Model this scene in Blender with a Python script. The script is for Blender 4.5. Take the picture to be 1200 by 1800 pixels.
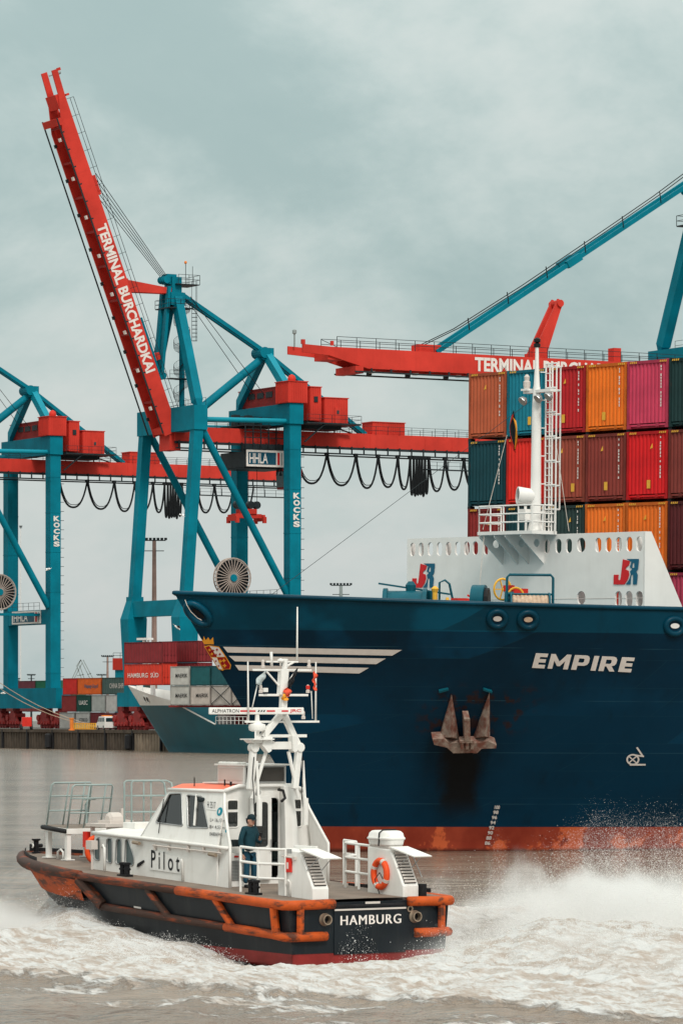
import bpy, bmesh, math, random
import numpy as np
from mathutils import Vector, Matrix, geometry

for o in list(bpy.data.objects):
    bpy.data.objects.remove(o)
SC = bpy.context.scene
COL = SC.collection
R = math.radians
rnd = random.Random(7)

# ------------------------------------------------------------------ camera
FOC, HOR, CAMH = 7000.0, 1250.0, 5.6          # focal length and horizon of the 1200 x 1800 frame, eye height in metres
cam = bpy.data.cameras.new('camera')
cam.sensor_fit = 'HORIZONTAL'
cam.sensor_width = 36.0
cam.lens = 36.0 * FOC / 1200.0
cam.shift_y = (HOR - 900.0) / 1200.0
cam.clip_start = 1.0
cam.clip_end = 20000.0
camo = bpy.data.objects.new('camera', cam)
COL.objects.link(camo)
camo.location = (0, 0, CAMH)
camo.rotation_euler = (R(90), 0, 0)
SC.camera = camo

# ------------------------------------------------------------------ world: overcast sky
W = bpy.data.worlds.new('World')
SC.world = W
W.use_nodes = True
wn, wl = W.node_tree.nodes, W.node_tree.links
wn.clear()
SUN_EL, SUN_AZ = R(44), R(163)                # azimuth clockwise from +Y (north) as the sky node counts it
sky = wn.new('ShaderNodeTexSky')
sky.sky_type = 'NISHITA'
sky.sun_disc = False
sky.sun_elevation = SUN_EL
sky.sun_rotation = SUN_AZ
sky.air_density = 1.2
sky.dust_density = 3.0
tc = wn.new('ShaderNodeTexCoord')
mp = wn.new('ShaderNodeMapping')
mp.inputs['Scale'].default_value = (5.0, 5.0, 8.0)
mp.inputs['Location'].default_value = (5.2, 4.15, 1.0)
mp.inputs['Rotation'].default_value = (0, R(24), 0)
wl.new(tc.outputs['Generated'], mp.inputs['Vector'])
n1 = wn.new('ShaderNodeTexNoise')
n1.inputs['Scale'].default_value = 1.5
n1.inputs['Detail'].default_value = 7
n1.inputs['Roughness'].default_value = 0.6
n1.inputs['Distortion'].default_value = 0.2
wl.new(mp.outputs['Vector'], n1.inputs['Vector'])
cr = wn.new('ShaderNodeValToRGB')
cr.color_ramp.interpolation = 'B_SPLINE'
e = cr.color_ramp.elements
e[0].position = 0.33; e[0].color = (0.285, 0.395, 0.400, 1)
e[1].position = 0.66; e[1].color = (0.610, 0.640, 0.628, 1)
m_ = cr.color_ramp.elements.new(0.47); m_.color = (0.445, 0.542, 0.538, 1)
wl.new(n1.outputs['Fac'], cr.inputs['Fac'])
sk = wn.new('ShaderNodeMix'); sk.data_type = 'RGBA'; sk.blend_type = 'MULTIPLY'
sk.inputs[0].default_value = 1.0
wl.new(sky.outputs['Color'], sk.inputs[6])
sk.inputs[7].default_value = (0.07, 0.07, 0.07, 1)
mx = wn.new('ShaderNodeMix'); mx.data_type = 'RGBA'
mx.inputs[0].default_value = 0.9
wl.new(sk.outputs[2], mx.inputs[6])
wl.new(cr.outputs['Color'], mx.inputs[7])
bg = wn.new('ShaderNodeBackground')
bg.inputs['Strength'].default_value = 1.0
sx_ = wn.new('ShaderNodeSeparateXYZ')
wl.new(tc.outputs['Generated'], sx_.inputs[0])
gr_ = wn.new('ShaderNodeMapRange')                 # overcast dome: luminance rises towards the zenith
gr_.inputs[1].default_value = 0.0; gr_.inputs[2].default_value = 1.0
gr_.inputs[3].default_value = 0.0; gr_.inputs[4].default_value = 1.0
wl.new(sx_.outputs[2], gr_.inputs[0])
zc = wn.new('ShaderNodeMix'); zc.data_type = 'RGBA'
wl.new(gr_.outputs[0], zc.inputs[0])
zc.inputs[6].default_value = (0.90, 0.90, 0.90, 1)
zc.inputs[7].default_value = (2.75, 2.45, 2.25, 1)
dm = wn.new('ShaderNodeVectorMath'); dm.operation = 'MULTIPLY'
wl.new(mx.outputs[2], dm.inputs[0]); wl.new(zc.outputs[2], dm.inputs[1])
wl.new(dm.outputs[0], bg.inputs['Color'])
wo = wn.new('ShaderNodeOutputWorld')
wl.new(bg.outputs['Background'], wo.inputs['Surface'])

sl = bpy.data.lights.new('sun', 'SUN')
sl.energy = 1.5
sl.angle = R(14)
sl.color = (1.0, 0.95, 0.88)
so = bpy.data.objects.new('sun', sl)
COL.objects.link(so)
so.location = (60, -60, 120)
sd = Vector((math.sin(SUN_AZ) * math.cos(SUN_EL), math.cos(SUN_AZ) * math.cos(SUN_EL), math.sin(SUN_EL)))
so.rotation_euler = (-sd).to_track_quat('-Z', 'Y').to_euler()

SC.view_settings.view_transform = 'Standard'
SC.view_settings.look = 'None'
SC.view_settings.gamma = 1.0
SC.view_settings.exposure = 0.22
SC.view_settings.use_curve_mapping = False

V = Vector
# ------------------------------------------------------------------ helpers: materials
def mat(name, col, rough=0.5, metal=0.0, var=0.12, scale=1.5, streak=0.0, dirt=(0.12, 0.09, 0.07), dirtamt=0.0,
        bump=0.0, bscale=20.0, spec=0.2, dscale=1.0, dlo=0.55, dhi=0.72, dvec=(1, 1, 1)):
    """procedural paint: tonal variation, vertical streaks, dirt or rust patches, fine relief"""
    m = bpy.data.materials.new(name)
    m.use_nodes = True
    n, l = m.node_tree.nodes, m.node_tree.links
    b = n['Principled BSDF']
    b.inputs['Roughness'].default_value = rough
    b.inputs['Metallic'].default_value = metal
    b.inputs['Specular IOR Level'].default_value = spec
    t = n.new('ShaderNodeTexCoord')
    nz = n.new('ShaderNodeTexNoise')
    nz.inputs['Scale'].default_value = scale
    nz.inputs['Detail'].default_value = 5
    l.new(t.outputs['Object'], nz.inputs['Vector'])
    r_ = n.new('ShaderNodeMapRange')
    r_.inputs[1].default_value = 0.3; r_.inputs[2].default_value = 0.7
    r_.inputs[3].default_value = 1 - var; r_.inputs[4].default_value = 1 + var
    l.new(nz.outputs['Fac'], r_.inputs[0])
    v = n.new('ShaderNodeMix'); v.data_type = 'RGBA'; v.blend_type = 'MULTIPLY'
    v.inputs[0].default_value = 1
    v.inputs[6].default_value = (*col, 1)
    cb = n.new('ShaderNodeCombineColor')
    for i in range(3):
        l.new(r_.outputs[0], cb.inputs[i])
    l.new(cb.outputs[0], v.inputs[7])
    out = v.outputs[2]
    def patch(out, vec_scale, sc, lo, hi, amt, colr):
        mpn = n.new('ShaderNodeMapping'); mpn.inputs['Scale'].default_value = vec_scale
        l.new(t.outputs['Object'], mpn.inputs['Vector'])
        z = n.new('ShaderNodeTexNoise'); z.inputs['Scale'].default_value = sc; z.inputs['Detail'].default_value = 8
        z.inputs['Roughness'].default_value = 0.65
        l.new(mpn.outputs[0], z.inputs['Vector'])
        q = n.new('ShaderNodeMapRange')
        q.inputs[1].default_value = lo; q.inputs[2].default_value = hi; q.inputs[4].default_value = amt
        l.new(z.outputs['Fac'], q.inputs[0])
        x = n.new('ShaderNodeMix'); x.data_type = 'RGBA'
        l.new(q.outputs[0], x.inputs[0]); l.new(out, x.inputs[6]); x.inputs[7].default_value = (*colr, 1)
        return x.outputs[2]
    if streak > 0:
        out = patch(out, (1, 1, 0.07), 2.2 * dscale, 0.5, 0.75, streak, dirt)
    if dirtamt > 0:
        out = patch(out, dvec, 1.7 * dscale, dlo, dhi, dirtamt, dirt)
    l.new(out, b.inputs['Base Color'])
    if bump > 0:
        bz = n.new('ShaderNodeTexNoise'); bz.inputs['Scale'].default_value = bscale; bz.inputs['Detail'].default_value = 4
        l.new(t.outputs['Object'], bz.inputs['Vector'])
        bp = n.new('ShaderNodeBump'); bp.inputs['Strength'].default_value = bump; bp.inputs['Distance'].default_value = 0.02
        l.new(bz.outputs['Fac'], bp.inputs['Height']); l.new(bp.outputs[0], b.inputs['Normal'])
    return m

_mc = {}
def M(key):
    return _mc[key]
def defm(key, *a, **k):
    _mc[key] = mat(key, *a, **k)
RUST = (0.10, 0.035, 0.018)
defm('teal', (0.0008, 0.172, 0.242), 0.55, var=.16, scale=.35, streak=.42, dirt=(0.004, .10, .135), dirtamt=.25, dscale=.35, spec=.08, bump=.1, bscale=3)
defm('teal_light', (0.0012, 0.235, 0.32), 0.55, var=.08, scale=.4, streak=.2, dirt=(0.01, .15, .18))
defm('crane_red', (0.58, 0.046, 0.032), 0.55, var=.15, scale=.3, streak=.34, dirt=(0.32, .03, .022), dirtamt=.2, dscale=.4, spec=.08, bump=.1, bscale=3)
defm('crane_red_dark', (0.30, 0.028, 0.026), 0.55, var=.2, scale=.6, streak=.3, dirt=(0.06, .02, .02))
defm('dark_steel', (0.018, 0.026, 0.03), 0.5, var=.3, scale=2)
defm('cable', (0.008, 0.010, 0.012), 0.6)
defm('white', (0.80, 0.785, 0.76), 0.42, var=.04, scale=1.2, streak=.10, dirt=(0.42, .36, .30))
defm('white_boat', (0.80, 0.785, 0.755), 0.35, var=.04, scale=1.4, streak=.24, dirt=(0.40, .33, .26), dirtamt=.18, dscale=1.3, bump=.06, bscale=6)
defm('white_paint', (0.76, 0.70, 0.66), 0.5, var=.06, scale=3)
defm('grey_rail', (0.30, 0.37, 0.36), 0.45, var=.1)
defm('black_rubber', (0.018, 0.018, 0.020), 0.6, var=.3, scale=4)
defm('black_hull', (0.009, 0.013, 0.017), 0.4, var=.25, scale=1.2, streak=.35, dirt=(0.05, .05, .05), bump=.08, bscale=4)
defm('red_bottom', (0.22, 0.022, 0.02), 0.4, var=.25, scale=2, dirtamt=.5, dirt=(0.03, .015, .012))
defm('deck', (0.20, 0.155, 0.125), 0.65, var=.18, scale=2, dirtamt=.4, dirt=(0.10, .08, .07), bump=.2, bscale=40)
defm('fender', (0.50, 0.080, 0.012), 0.6, var=.15, scale=3, dirtamt=.92, dirt=(0.055, .026, .018), dscale=2.0, dlo=.50, dhi=.62, dvec=(.25, 1.0, 1.5), bump=.3, bscale=14)
defm('fender_worn', (0.32, 0.058, 0.016), 0.65, var=.2, scale=3, dirtamt=.96, dirt=(0.045, .028, .022), dscale=1.9, dlo=.34, dhi=.50, dvec=(.22, 1.3, 1.5), bump=.3, bscale=14)
defm('roof_orange', (0.80, 0.17, 0.09), 0.5, var=.06, streak=.12, dirt=(0.45, .10, .06))
defm('navy', (0.004, 0.034, 0.060), 0.4, var=.1)
defm('ship_teal', (0.003, 0.085, 0.115), 0.42, var=.15, scale=.3, streak=.25, dirt=(0.02, .05, .06))
defm('deck_teal', (0.003, 0.085, 0.12), 0.45, var=.15)
defm('logo_red', (0.62, 0.02, 0.025), 0.45, var=.04)
defm('logo_blue', (0.008, 0.11, 0.19), 0.45, var=.04)
defm('orange', (0.78, 0.22, 0.04), 0.5, var=.1)
defm('yellow', (0.78, 0.42, 0.05), 0.5, var=.1)
defm('gold', (0.80, 0.33, 0.03), 0.5, var=.08)
defm('red', (0.62, 0.03, 0.02), 0.45, var=.1)
defm('black', (0.010, 0.010, 0.012), 0.5)
defm('ink', (0.012, 0.013, 0.016), 0.5)
defm('interior', (0.10, 0.11, 0.11), 0.6)
defm('rope', (0.50, 0.36, 0.26), 0.85, var=.25, scale=6, bump=.5, bscale=40)
defm('rope_white', (0.62, 0.56, 0.50), 0.85, var=.2, scale=6)
defm('anchor', (0.30, 0.23, 0.19), 0.85, var=.35, scale=3, dirtamt=.85, dirt=(0.17, .045, .028), dscale=1.6, dlo=.42, dhi=.62, bump=.9, bscale=9)
defm('concrete', (0.085, 0.065, 0.05), 0.85, var=.3, scale=.7, streak=.6, dirt=(0.025, .022, .02), bump=.5, bscale=3)
defm('concrete_light', (0.26, 0.20, 0.15), 0.85, var=.3, scale=.7, streak=.5, dirt=(0.06, .05, .045))
defm('paving', (0.16, 0.15, 0.14), 0.85, var=.2, scale=.2)
defm('metal', (0.42, 0.42, 0.42), 0.35, metal=.8)
defm('brass', (0.35, 0.27, 0.20), 0.4, metal=.6)
defm('lamp_pole', (0.30, 0.20, 0.17), 0.6, var=.15)
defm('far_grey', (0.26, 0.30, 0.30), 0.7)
defm('skin', (0.46, 0.25, 0.18), 0.55, var=.06)
defm('jacket', (0.008, 0.040, 0.055), 0.75, var=.25, scale=5, bump=.6, bscale=9)
defm('trousers', (0.008, 0.050, 0.085), 0.75, var=.25, scale=5, bump=.6, bscale=9)
defm('cap', (0.006, 0.022, 0.030), 0.7)
defm('life_ring', (0.78, 0.085, 0.02), 0.5, var=.08)
defm('reel', (0.40, 0.33, 0.29), 0.6, var=.15)
defm('pale_panel', (0.60, 0.54, 0.50), 0.6, var=.05)
defm('grill', (0.055, 0.05, 0.045), 0.6)
defm('gull', (0.78, 0.77, 0.76), 0.7)
defm('flag_red', (0.78, 0.10, 0.05), 0.8)
defm('flag_pale', (0.52, 0.58, 0.58), 0.8)
defm('sign_blue', (0.010, 0.075, 0.12), 0.4)
defm('crest_red', (0.33, 0.008, 0.012), 0.5, var=.05)

def glass(name, col, rough=.06):
    m = bpy.data.materials.new(name); m.use_nodes = True
    b = m.node_tree.nodes['Principled BSDF']
    b.inputs['Base Color'].default_value = (*col, 1)
    b.inputs['Roughness'].default_value = rough
    b.inputs['Specular IOR Level'].default_value = .5
    b.inputs['Alpha'].default_value = 1
    _mc[name] = m
    return m
glass('glass_dark', (0.012, 0.035, 0.042))
glass('glass_grey', (0.10, 0.135, 0.14), .25)
gm = bpy.data.materials.new('glass_clear'); gm.use_nodes = True
_n = gm.node_tree.nodes; _l = gm.node_tree.links
_b = _n['Principled BSDF']
_tr = _n.new('ShaderNodeBsdfTransparent'); _tr.inputs[0].default_value = (.55, .70, .70, 1)
_gl = _n.new('ShaderNodeBsdfGlossy'); _gl.inputs['Roughness'].default_value = .04
_fr = _n.new('ShaderNodeFresnel'); _fr.inputs[0].default_value = 1.9
_ms = _n.new('ShaderNodeMixShader')
_l.new(_fr.outputs[0], _ms.inputs[0]); _l.new(_tr.outputs[0], _ms.inputs[1]); _l.new(_gl.outputs[0], _ms.inputs[2])
_l.new(_ms.outputs[0], _n['Material Output'].inputs['Surface'])
_mc['glass_clear'] = gm

# ------------------------------------------------------------------ helpers: objects and meshes
def tag(o, label=None, cat=None, group=None, kind=None):
    if label: o['label'] = label
    if cat: o['category'] = cat
    if group: o['group'] = group
    if kind: o['kind'] = kind
    return o
def thing(name, label, cat, loc=(0, 0, 0), rot=(0, 0, 0), group=None):
    o = bpy.data.objects.new(name, None)
    COL.objects.link(o)
    o.empty_display_size = .5
    o.location = loc
    o.rotation_euler = rot
    return tag(o, label, cat, group)
def copy_tree(o, parent=None):
    c = o.copy()
    COL.objects.link(c)
    c.parent = parent
    for ch in list(o.children):
        copy_tree(ch, c)
    return c

def fill2d(rings):
    """triangles of an outline with holes, indices into the concatenated rings"""
    flat = [V((a, b)) for r in rings for a, b in r]
    es = []; i0 = 0
    for r in rings:
        k = len(r)
        es += [(i0 + i, i0 + (i + 1) % k) for i in range(k)]
        i0 += k
    vs, _e, fs, ov, _oe, _of = geometry.delaunay_2d_cdt(flat, es, [], 0, 1e-7)
    def inside(p, r):
        c = False
        for i in range(len(r)):
            (x0, y0), (x1, y1) = r[i - 1], r[i]
            if (y0 > p[1]) != (y1 > p[1]) and p[0] < (x1 - x0) * (p[1] - y0) / (y1 - y0) + x0: c = not c
        return c
    near = [ov[i][0] if ov[i] else min(range(len(flat)), key=lambda k: (flat[k] - vs[i]).length) for i in range(len(vs))]
    if any(not q for q in ov): print('crossing outline', len(rings), [tuple(round(c_, 2) for c_ in vs[i]) for i in range(len(vs)) if not ov[i]])
    out = []
    for f in fs:
        c = sum((vs[i] for i in f), V((0, 0))) / len(f)
        if inside(c, rings[0]) and not any(inside(c, r) for r in rings[1:]):
            out.append(tuple(near[i] for i in f))
    return out
class MB:
    def __init__(s):
        s.v = []; s.f = []
    def add(s, vs, fs):
        b = len(s.v)
        s.v.extend([tuple(p) for p in vs])
        s.f.extend([tuple(i + b for i in f) for f in fs])
        return s
    def box(s, x0, x1, y0, y1, z0, z1):
        vs = [(x, y, z) for z in (z0, z1) for y in (y0, y1) for x in (x0, x1)]
        return s.add(vs, [(0, 2, 3, 1), (4, 5, 7, 6), (0, 1, 5, 4), (2, 6, 7, 3), (0, 4, 6, 2), (1, 3, 7, 5)])
    def bar(s, p0, p1, w, h=None, up=(0, 0, 1), w1=None, h1=None):
        p0, p1 = V(p0), V(p1)
        h = w if h is None else h
        w1 = w if w1 is None else w1
        h1 = h if h1 is None else h1
        d = (p1 - p0).normalized()
        u = V(up)
        if abs(d.dot(u)) > .995: u = V((1, 0, 0))
        a = d.cross(u).normalized()
        b = a.cross(d).normalized()
        vs = []
        for p, ww, hh in ((p0, w, h), (p1, w1, h1)):
            for i, j in ((-1, -1), (1, -1), (1, 1), (-1, 1)):
                vs.append(p + a * (i * ww / 2) + b * (j * hh / 2))
        return s.add(vs, [(3, 2, 1, 0), (4, 5, 6, 7), (0, 1, 5, 4), (1, 2, 6, 5), (2, 3, 7, 6), (3, 0, 4, 7)])
    def tube(s, p0, p1, r, r1=None, n=8, cap=True):
        p0, p1 = V(p0), V(p1)
        r1 = r if r1 is None else r1
        d = (p1 - p0).normalized()
        a = d.orthogonal().normalized(); b = d.cross(a)
        vs = []
        for p, q in ((p0, r), (p1, r1)):
            for i in range(n):
                t = 2 * math.pi * i / n
                vs.append(p + (a * math.cos(t) + b * math.sin(t)) * q)
        fs = [(i, (i + 1) % n, n + (i + 1) % n, n + i) for i in range(n)]
        if cap: fs += [tuple(range(n - 1, -1, -1)), tuple(range(n, 2 * n))]
        return s.add(vs, fs)
    def path(s, pts, r, n=6, closed=False):
        pts = [V(p) for p in pts]
        m = len(pts)
        rr = r if isinstance(r, (list, tuple)) else [r] * m
        rings = []
        a = None
        for i, p in enumerate(pts):
            if closed: d = pts[(i + 1) % m] - pts[i - 1]
            else: d = pts[min(i + 1, m - 1)] - pts[max(i - 1, 0)]
            d.normalize()
            if a is None: a = d.orthogonal().normalized()
            a = (a - d * a.dot(d))
            a = a.normalized() if a.length > 1e-6 else d.orthogonal().normalized()
            b = d.cross(a)
            rings.append([p + (a * math.cos(2 * math.pi * k / n) + b * math.sin(2 * math.pi * k / n)) * rr[i] for k in range(n)])
        return s.loft(rings, True, not closed, closed)
    def loft(s, rings, closed=True, caps=True, loop=False):
        n = len(rings[0]); m = len(rings)
        vs = [p for r in rings for p in r]
        fs = []
        for i in range(m if loop else m - 1):
            i2 = (i + 1) % m
            for k in range(n if closed else n - 1):
                k2 = (k + 1) % n
                fs.append((i * n + k, i * n + k2, i2 * n + k2, i2 * n + k))
        if caps and closed:
            fs += [tuple(range(n - 1, -1, -1)), tuple((m - 1) * n + k for k in range(n))]
        return s.add(vs, fs)
    def plate(s, outer, holes, fn, t0, t1):
        """flat plate with holes: 2-D rings mapped by fn(a, b, t), thick from t0 to t1"""
        rings = [outer] + list(holes)
        tris = fill2d(rings)
        flat = [p for r in rings for p in r]
        n = len(flat)
        vs = [fn(a, b, t0) for a, b in flat] + [fn(a, b, t1) for a, b in flat]
        fs = [tuple(t) for t in tris] + [tuple(i + n for i in reversed(t)) for t in tris]
        b = 0
        for r in rings:
            k = len(r)
            fs += [(b + i, b + (i + 1) % k, n + b + (i + 1) % k, n + b + i) for i in range(k)]
            b += k
        return s.add(vs, fs)
    def prism(s, poly, fn, t0, t1):
        return s.plate(poly, [], fn, t0, t1)
    def sheet(s, nu, nv, fn):
        vs = [fn(i / nu, j / nv) for j in range(nv + 1) for i in range(nu + 1)]
        fs = [(j * (nu + 1) + i, j * (nu + 1) + i + 1, (j + 1) * (nu + 1) + i + 1, (j + 1) * (nu + 1) + i) for j in range(nv) for i in range(nu)]
        return s.add(vs, fs)
    def lathe(s, p, axis, prof, n=20):
        p = V(p); d = V(axis).normalized(); a = d.orthogonal().normalized(); b = d.cross(a)
        rings = [[p + d * h + (a * math.cos(2 * math.pi * k / n) + b * math.sin(2 * math.pi * k / n)) * r for k in range(n)] for h, r in prof]
        return s.loft(rings, True, True)
    def torus(s, c, ax, ay, r, n=28, m=8):
        """ring through c + ax cos + ay sin"""
        c, ax, ay = V(c), V(ax), V(ay)
        return s.path([c + ax * math.cos(2 * math.pi * i / n) + ay * math.sin(2 * math.pi * i / n) for i in range(n)], r, m, True)
    def rail(s, pts, h, r=.025, bars=(.5, 1.0), n=6, up=(0, 0, 1)):
        """posts at each point and rails between them"""
        u = V(up)
        for p in pts: s.tube(V(p), V(p) + u * h, r, n=n)
        for a, b in zip(pts[:-1], pts[1:]):
            for q in bars: s.tube(V(a) + u * (h * q), V(b) + u * (h * q), r, n=n)
        return s
    def mesh(s, name, smooth=False):
        me = bpy.data.meshes.new(name)
        me.from_pydata(s.v, [], s.f)
        me.update()
        bm = bmesh.new(); bm.from_mesh(me)
        bmesh.ops.recalc_face_normals(bm, faces=bm.faces)
        bm.to_mesh(me); bm.free()
        if smooth:
            me.polygons.foreach_set('use_smooth', [True] * len(me.polygons))
        return me
    def build(s, name, m, parent=None, smooth=False, bevel=0, label=None, auto=False):
        me = s.mesh(name, smooth)
        me.materials.append(M(m) if isinstance(m, str) else m)
        o = bpy.data.objects.new(name, me)
        COL.objects.link(o)
        if parent is not None: o.parent = parent
        if bevel:
            b = o.modifiers.new('bevel', 'BEVEL'); b.width = bevel; b.segments = 2; b.limit_method = 'ANGLE'; b.angle_limit = R(35)
        if smooth and auto:
            b = o.modifiers.new('edges', 'EDGE_SPLIT'); b.split_angle = R(40)
        if label: o['label'] = label
        return o

_tc = {}
def text2d(body, bold=0.0, shear=0.0, spacing=1.0):
    """outline of some lettering as a flat mesh, normalised to a unit square"""
    k = (body, bold, shear, spacing)
    if k in _tc: return _tc[k]
    cu = bpy.data.curves.new('lettering', 'FONT')
    cu.body = body; cu.size = 1; cu.offset = bold; cu.shear = shear; cu.space_character = spacing
    cu.resolution_u = 3
    ob = bpy.data.objects.new('lettering', cu)
    COL.objects.link(ob)
    dg = bpy.context.evaluated_depsgraph_get()
    me = bpy.data.meshes.new_from_object(ob.evaluated_get(dg))
    vs = np.array([v.co[:] for v in me.vertices])
    fs = [tuple(p.vertices) for p in me.polygons]
    bpy.data.objects.remove(ob); bpy.data.curves.remove(cu); bpy.data.meshes.remove(me)
    lo, hi = vs.min(0), vs.max(0)
    vs = (vs - lo) / np.maximum(hi - lo, 1e-6)
    _tc[k] = (vs[:, :2].tolist(), fs)
    return _tc[k]
def lettering(body, fn, m, parent, name='lettering', bold=0.0, shear=0.0, spacing=1.0):
    vs, fs = text2d(body, bold, shear, spacing)
    mb = MB(); mb.add([fn(a, b) for a, b in vs], fs)
    me = bpy.data.meshes.new(name); me.from_pydata(mb.v, [], mb.f); me.update()
    me.materials.append(M(m))
    o = bpy.data.objects.new(name, me); COL.objects.link(o); o.parent = parent
    return o
def quadmap(p00, p10, p01, off=(0, 0, 0)):
    p00, p10, p01, off = V(p00), V(p10), V(p01), V(off)
    return lambda a, b: p00 + (p10 - p00) * a + (p01 - p00) * b + off

def glyphs(word, fn, m, parent, name='name_lettering'):
    """heavy block capitals drawn as outlines; fn(a, b) over the whole word"""
    for ch, x0, x1 in word:
        out, holes = GLYPH[ch]
        MB().plate([(x0 + (x1 - x0) * a, b) for a, b in out], [[(x0 + (x1 - x0) * a, b) for a, b in h_] for h_ in holes], lambda a, b, t: fn(a, b, t), .025, .035).build(name, m, parent)
GLYPH = {
    'E': ([(0, 0), (1, 0), (1, .23), (.42, .23), (.42, .39), (.95, .39), (.95, .61), (.42, .61), (.42, .77), (1, .77), (1, 1), (0, 1)], []),
    'M': ([(0, 0), (.23, 0), (.23, .56), (.43, .2), (.57, .2), (.77, .56), (.77, 0), (1, 0), (1, 1), (.78, 1), (.5, .5), (.22, 1), (0, 1)], []),
    'P': ([(0, 0), (.33, 0), (.33, .3), (.75, .3), (.93, .38), (1, .52), (1, .80), (.93, .94), (.78, 1), (0, 1)], [[(.33, .5), (.62, .5), (.68, .55), (.68, .74), (.62, .79), (.33, .79)]]),
    'I': ([(0, 0), (1, 0), (1, 1), (0, 1)], []),
    'R': ([(0, 0), (.32, 0), (.32, .33), (.42, .33), (.68, 0), (1, 0), (.74, .36), (.9, .42), (.98, .55), (.98, .8), (.9, .94), (.76, 1), (0, 1)], [[(.32, .5), (.6, .5), (.66, .55), (.66, .74), (.6, .79), (.32, .79)]])}
class Frame:
    """an upright frame on the ground plan: turns a sight line of the photograph into a point on one of its planes"""
    def __init__(s, ox, oy, fx, fy):
        s.o = (ox, oy); s.f = (fx, fy); s.p = (-fy, fx)
        s.rz = math.atan2(fy, fx)
    def at(s, px, py, x=None, y=None):
        m, n = (px - 600) / FOC, (HOR - py) / FOC
        ox, oy = s.o; fx, fy = s.f; qx, qy = s.p
        if y is not None: x = (m * (oy + qy * y) - ox - qx * y) / (fx - m * fy)
        else: y = (m * (oy + fy * x) - ox - fx * x) / (qx - m * qy)
        return V((x, y, CAMH + n * (oy + fy * x + qy * y)))
def oval(cx, cy, w, h, n=8):
    """stadium outline standing upright"""
    r = w / 2; d = max(h / 2 - r, 0)
    pts = [(cx + r * math.cos(math.pi * i / n), cy + d + r * math.sin(math.pi * i / n)) for i in range(n + 1)]
    pts += [(cx + r * math.cos(math.pi + math.pi * i / n), cy - d + r * math.sin(math.pi + math.pi * i / n)) for i in range(n + 1)]
    return pts
def rrect(x0, x1, y0, y1, r=.08, n=4):
    pts = []
    for cx, cy, a in ((x1 - r, y1 - r, 0), (x0 + r, y1 - r, 90), (x0 + r, y0 + r, 180), (x1 - r, y0 + r, 270)):
        for i in range(n + 1):
            t = R(a + 90 * i / n)
            pts.append((cx + r * math.cos(t), cy + r * math.sin(t)))
    return pts
def rpoly(pts, r=.08, n=4):
    """polygon with rounded corners"""
    out = []
    m = len(pts)
    for i in range(m):
        p, a, b = V(pts[i]), V(pts[i - 1]), V(pts[(i + 1) % m])
        da, db = (a - p), (b - p)
        ra = min(r, da.length * .45, db.length * .45)
        p0, p1 = p + da.normalized() * ra, p + db.normalized() * ra
        for k in range(n + 1):
            t = k / n
            q = p0 * (1 - t) ** 2 + p * 2 * t * (1 - t) + p1 * t ** 2
            out.append((q.x, q.y))
    return out

# value noise for the water surface
_tab = np.random.RandomState(3).rand(256, 256)
def vnoise(x, y):
    xi, yi = np.floor(x).astype(int), np.floor(y).astype(int)
    fx, fy = x - xi, y - yi
    fx = fx * fx * (3 - 2 * fx); fy = fy * fy * (3 - 2 * fy)
    g = lambda i, j: _tab[i % 256, j % 256]
    return (g(xi, yi) * (1 - fx) + g(xi + 1, yi) * fx) * (1 - fy) + (g(xi, yi + 1) * (1 - fx) + g(xi + 1, yi + 1) * fx) * fy
def fbm(x, y, o=4, gain=.5):
    s = 0; a = 1; t = 0
    for k in range(o):
        s = s + a * vnoise(x + 17.3 * k, y + 9.1 * k); t += a
        a *= gain; x = x * 2.03; y = y * 2.03
    return s / t

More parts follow.
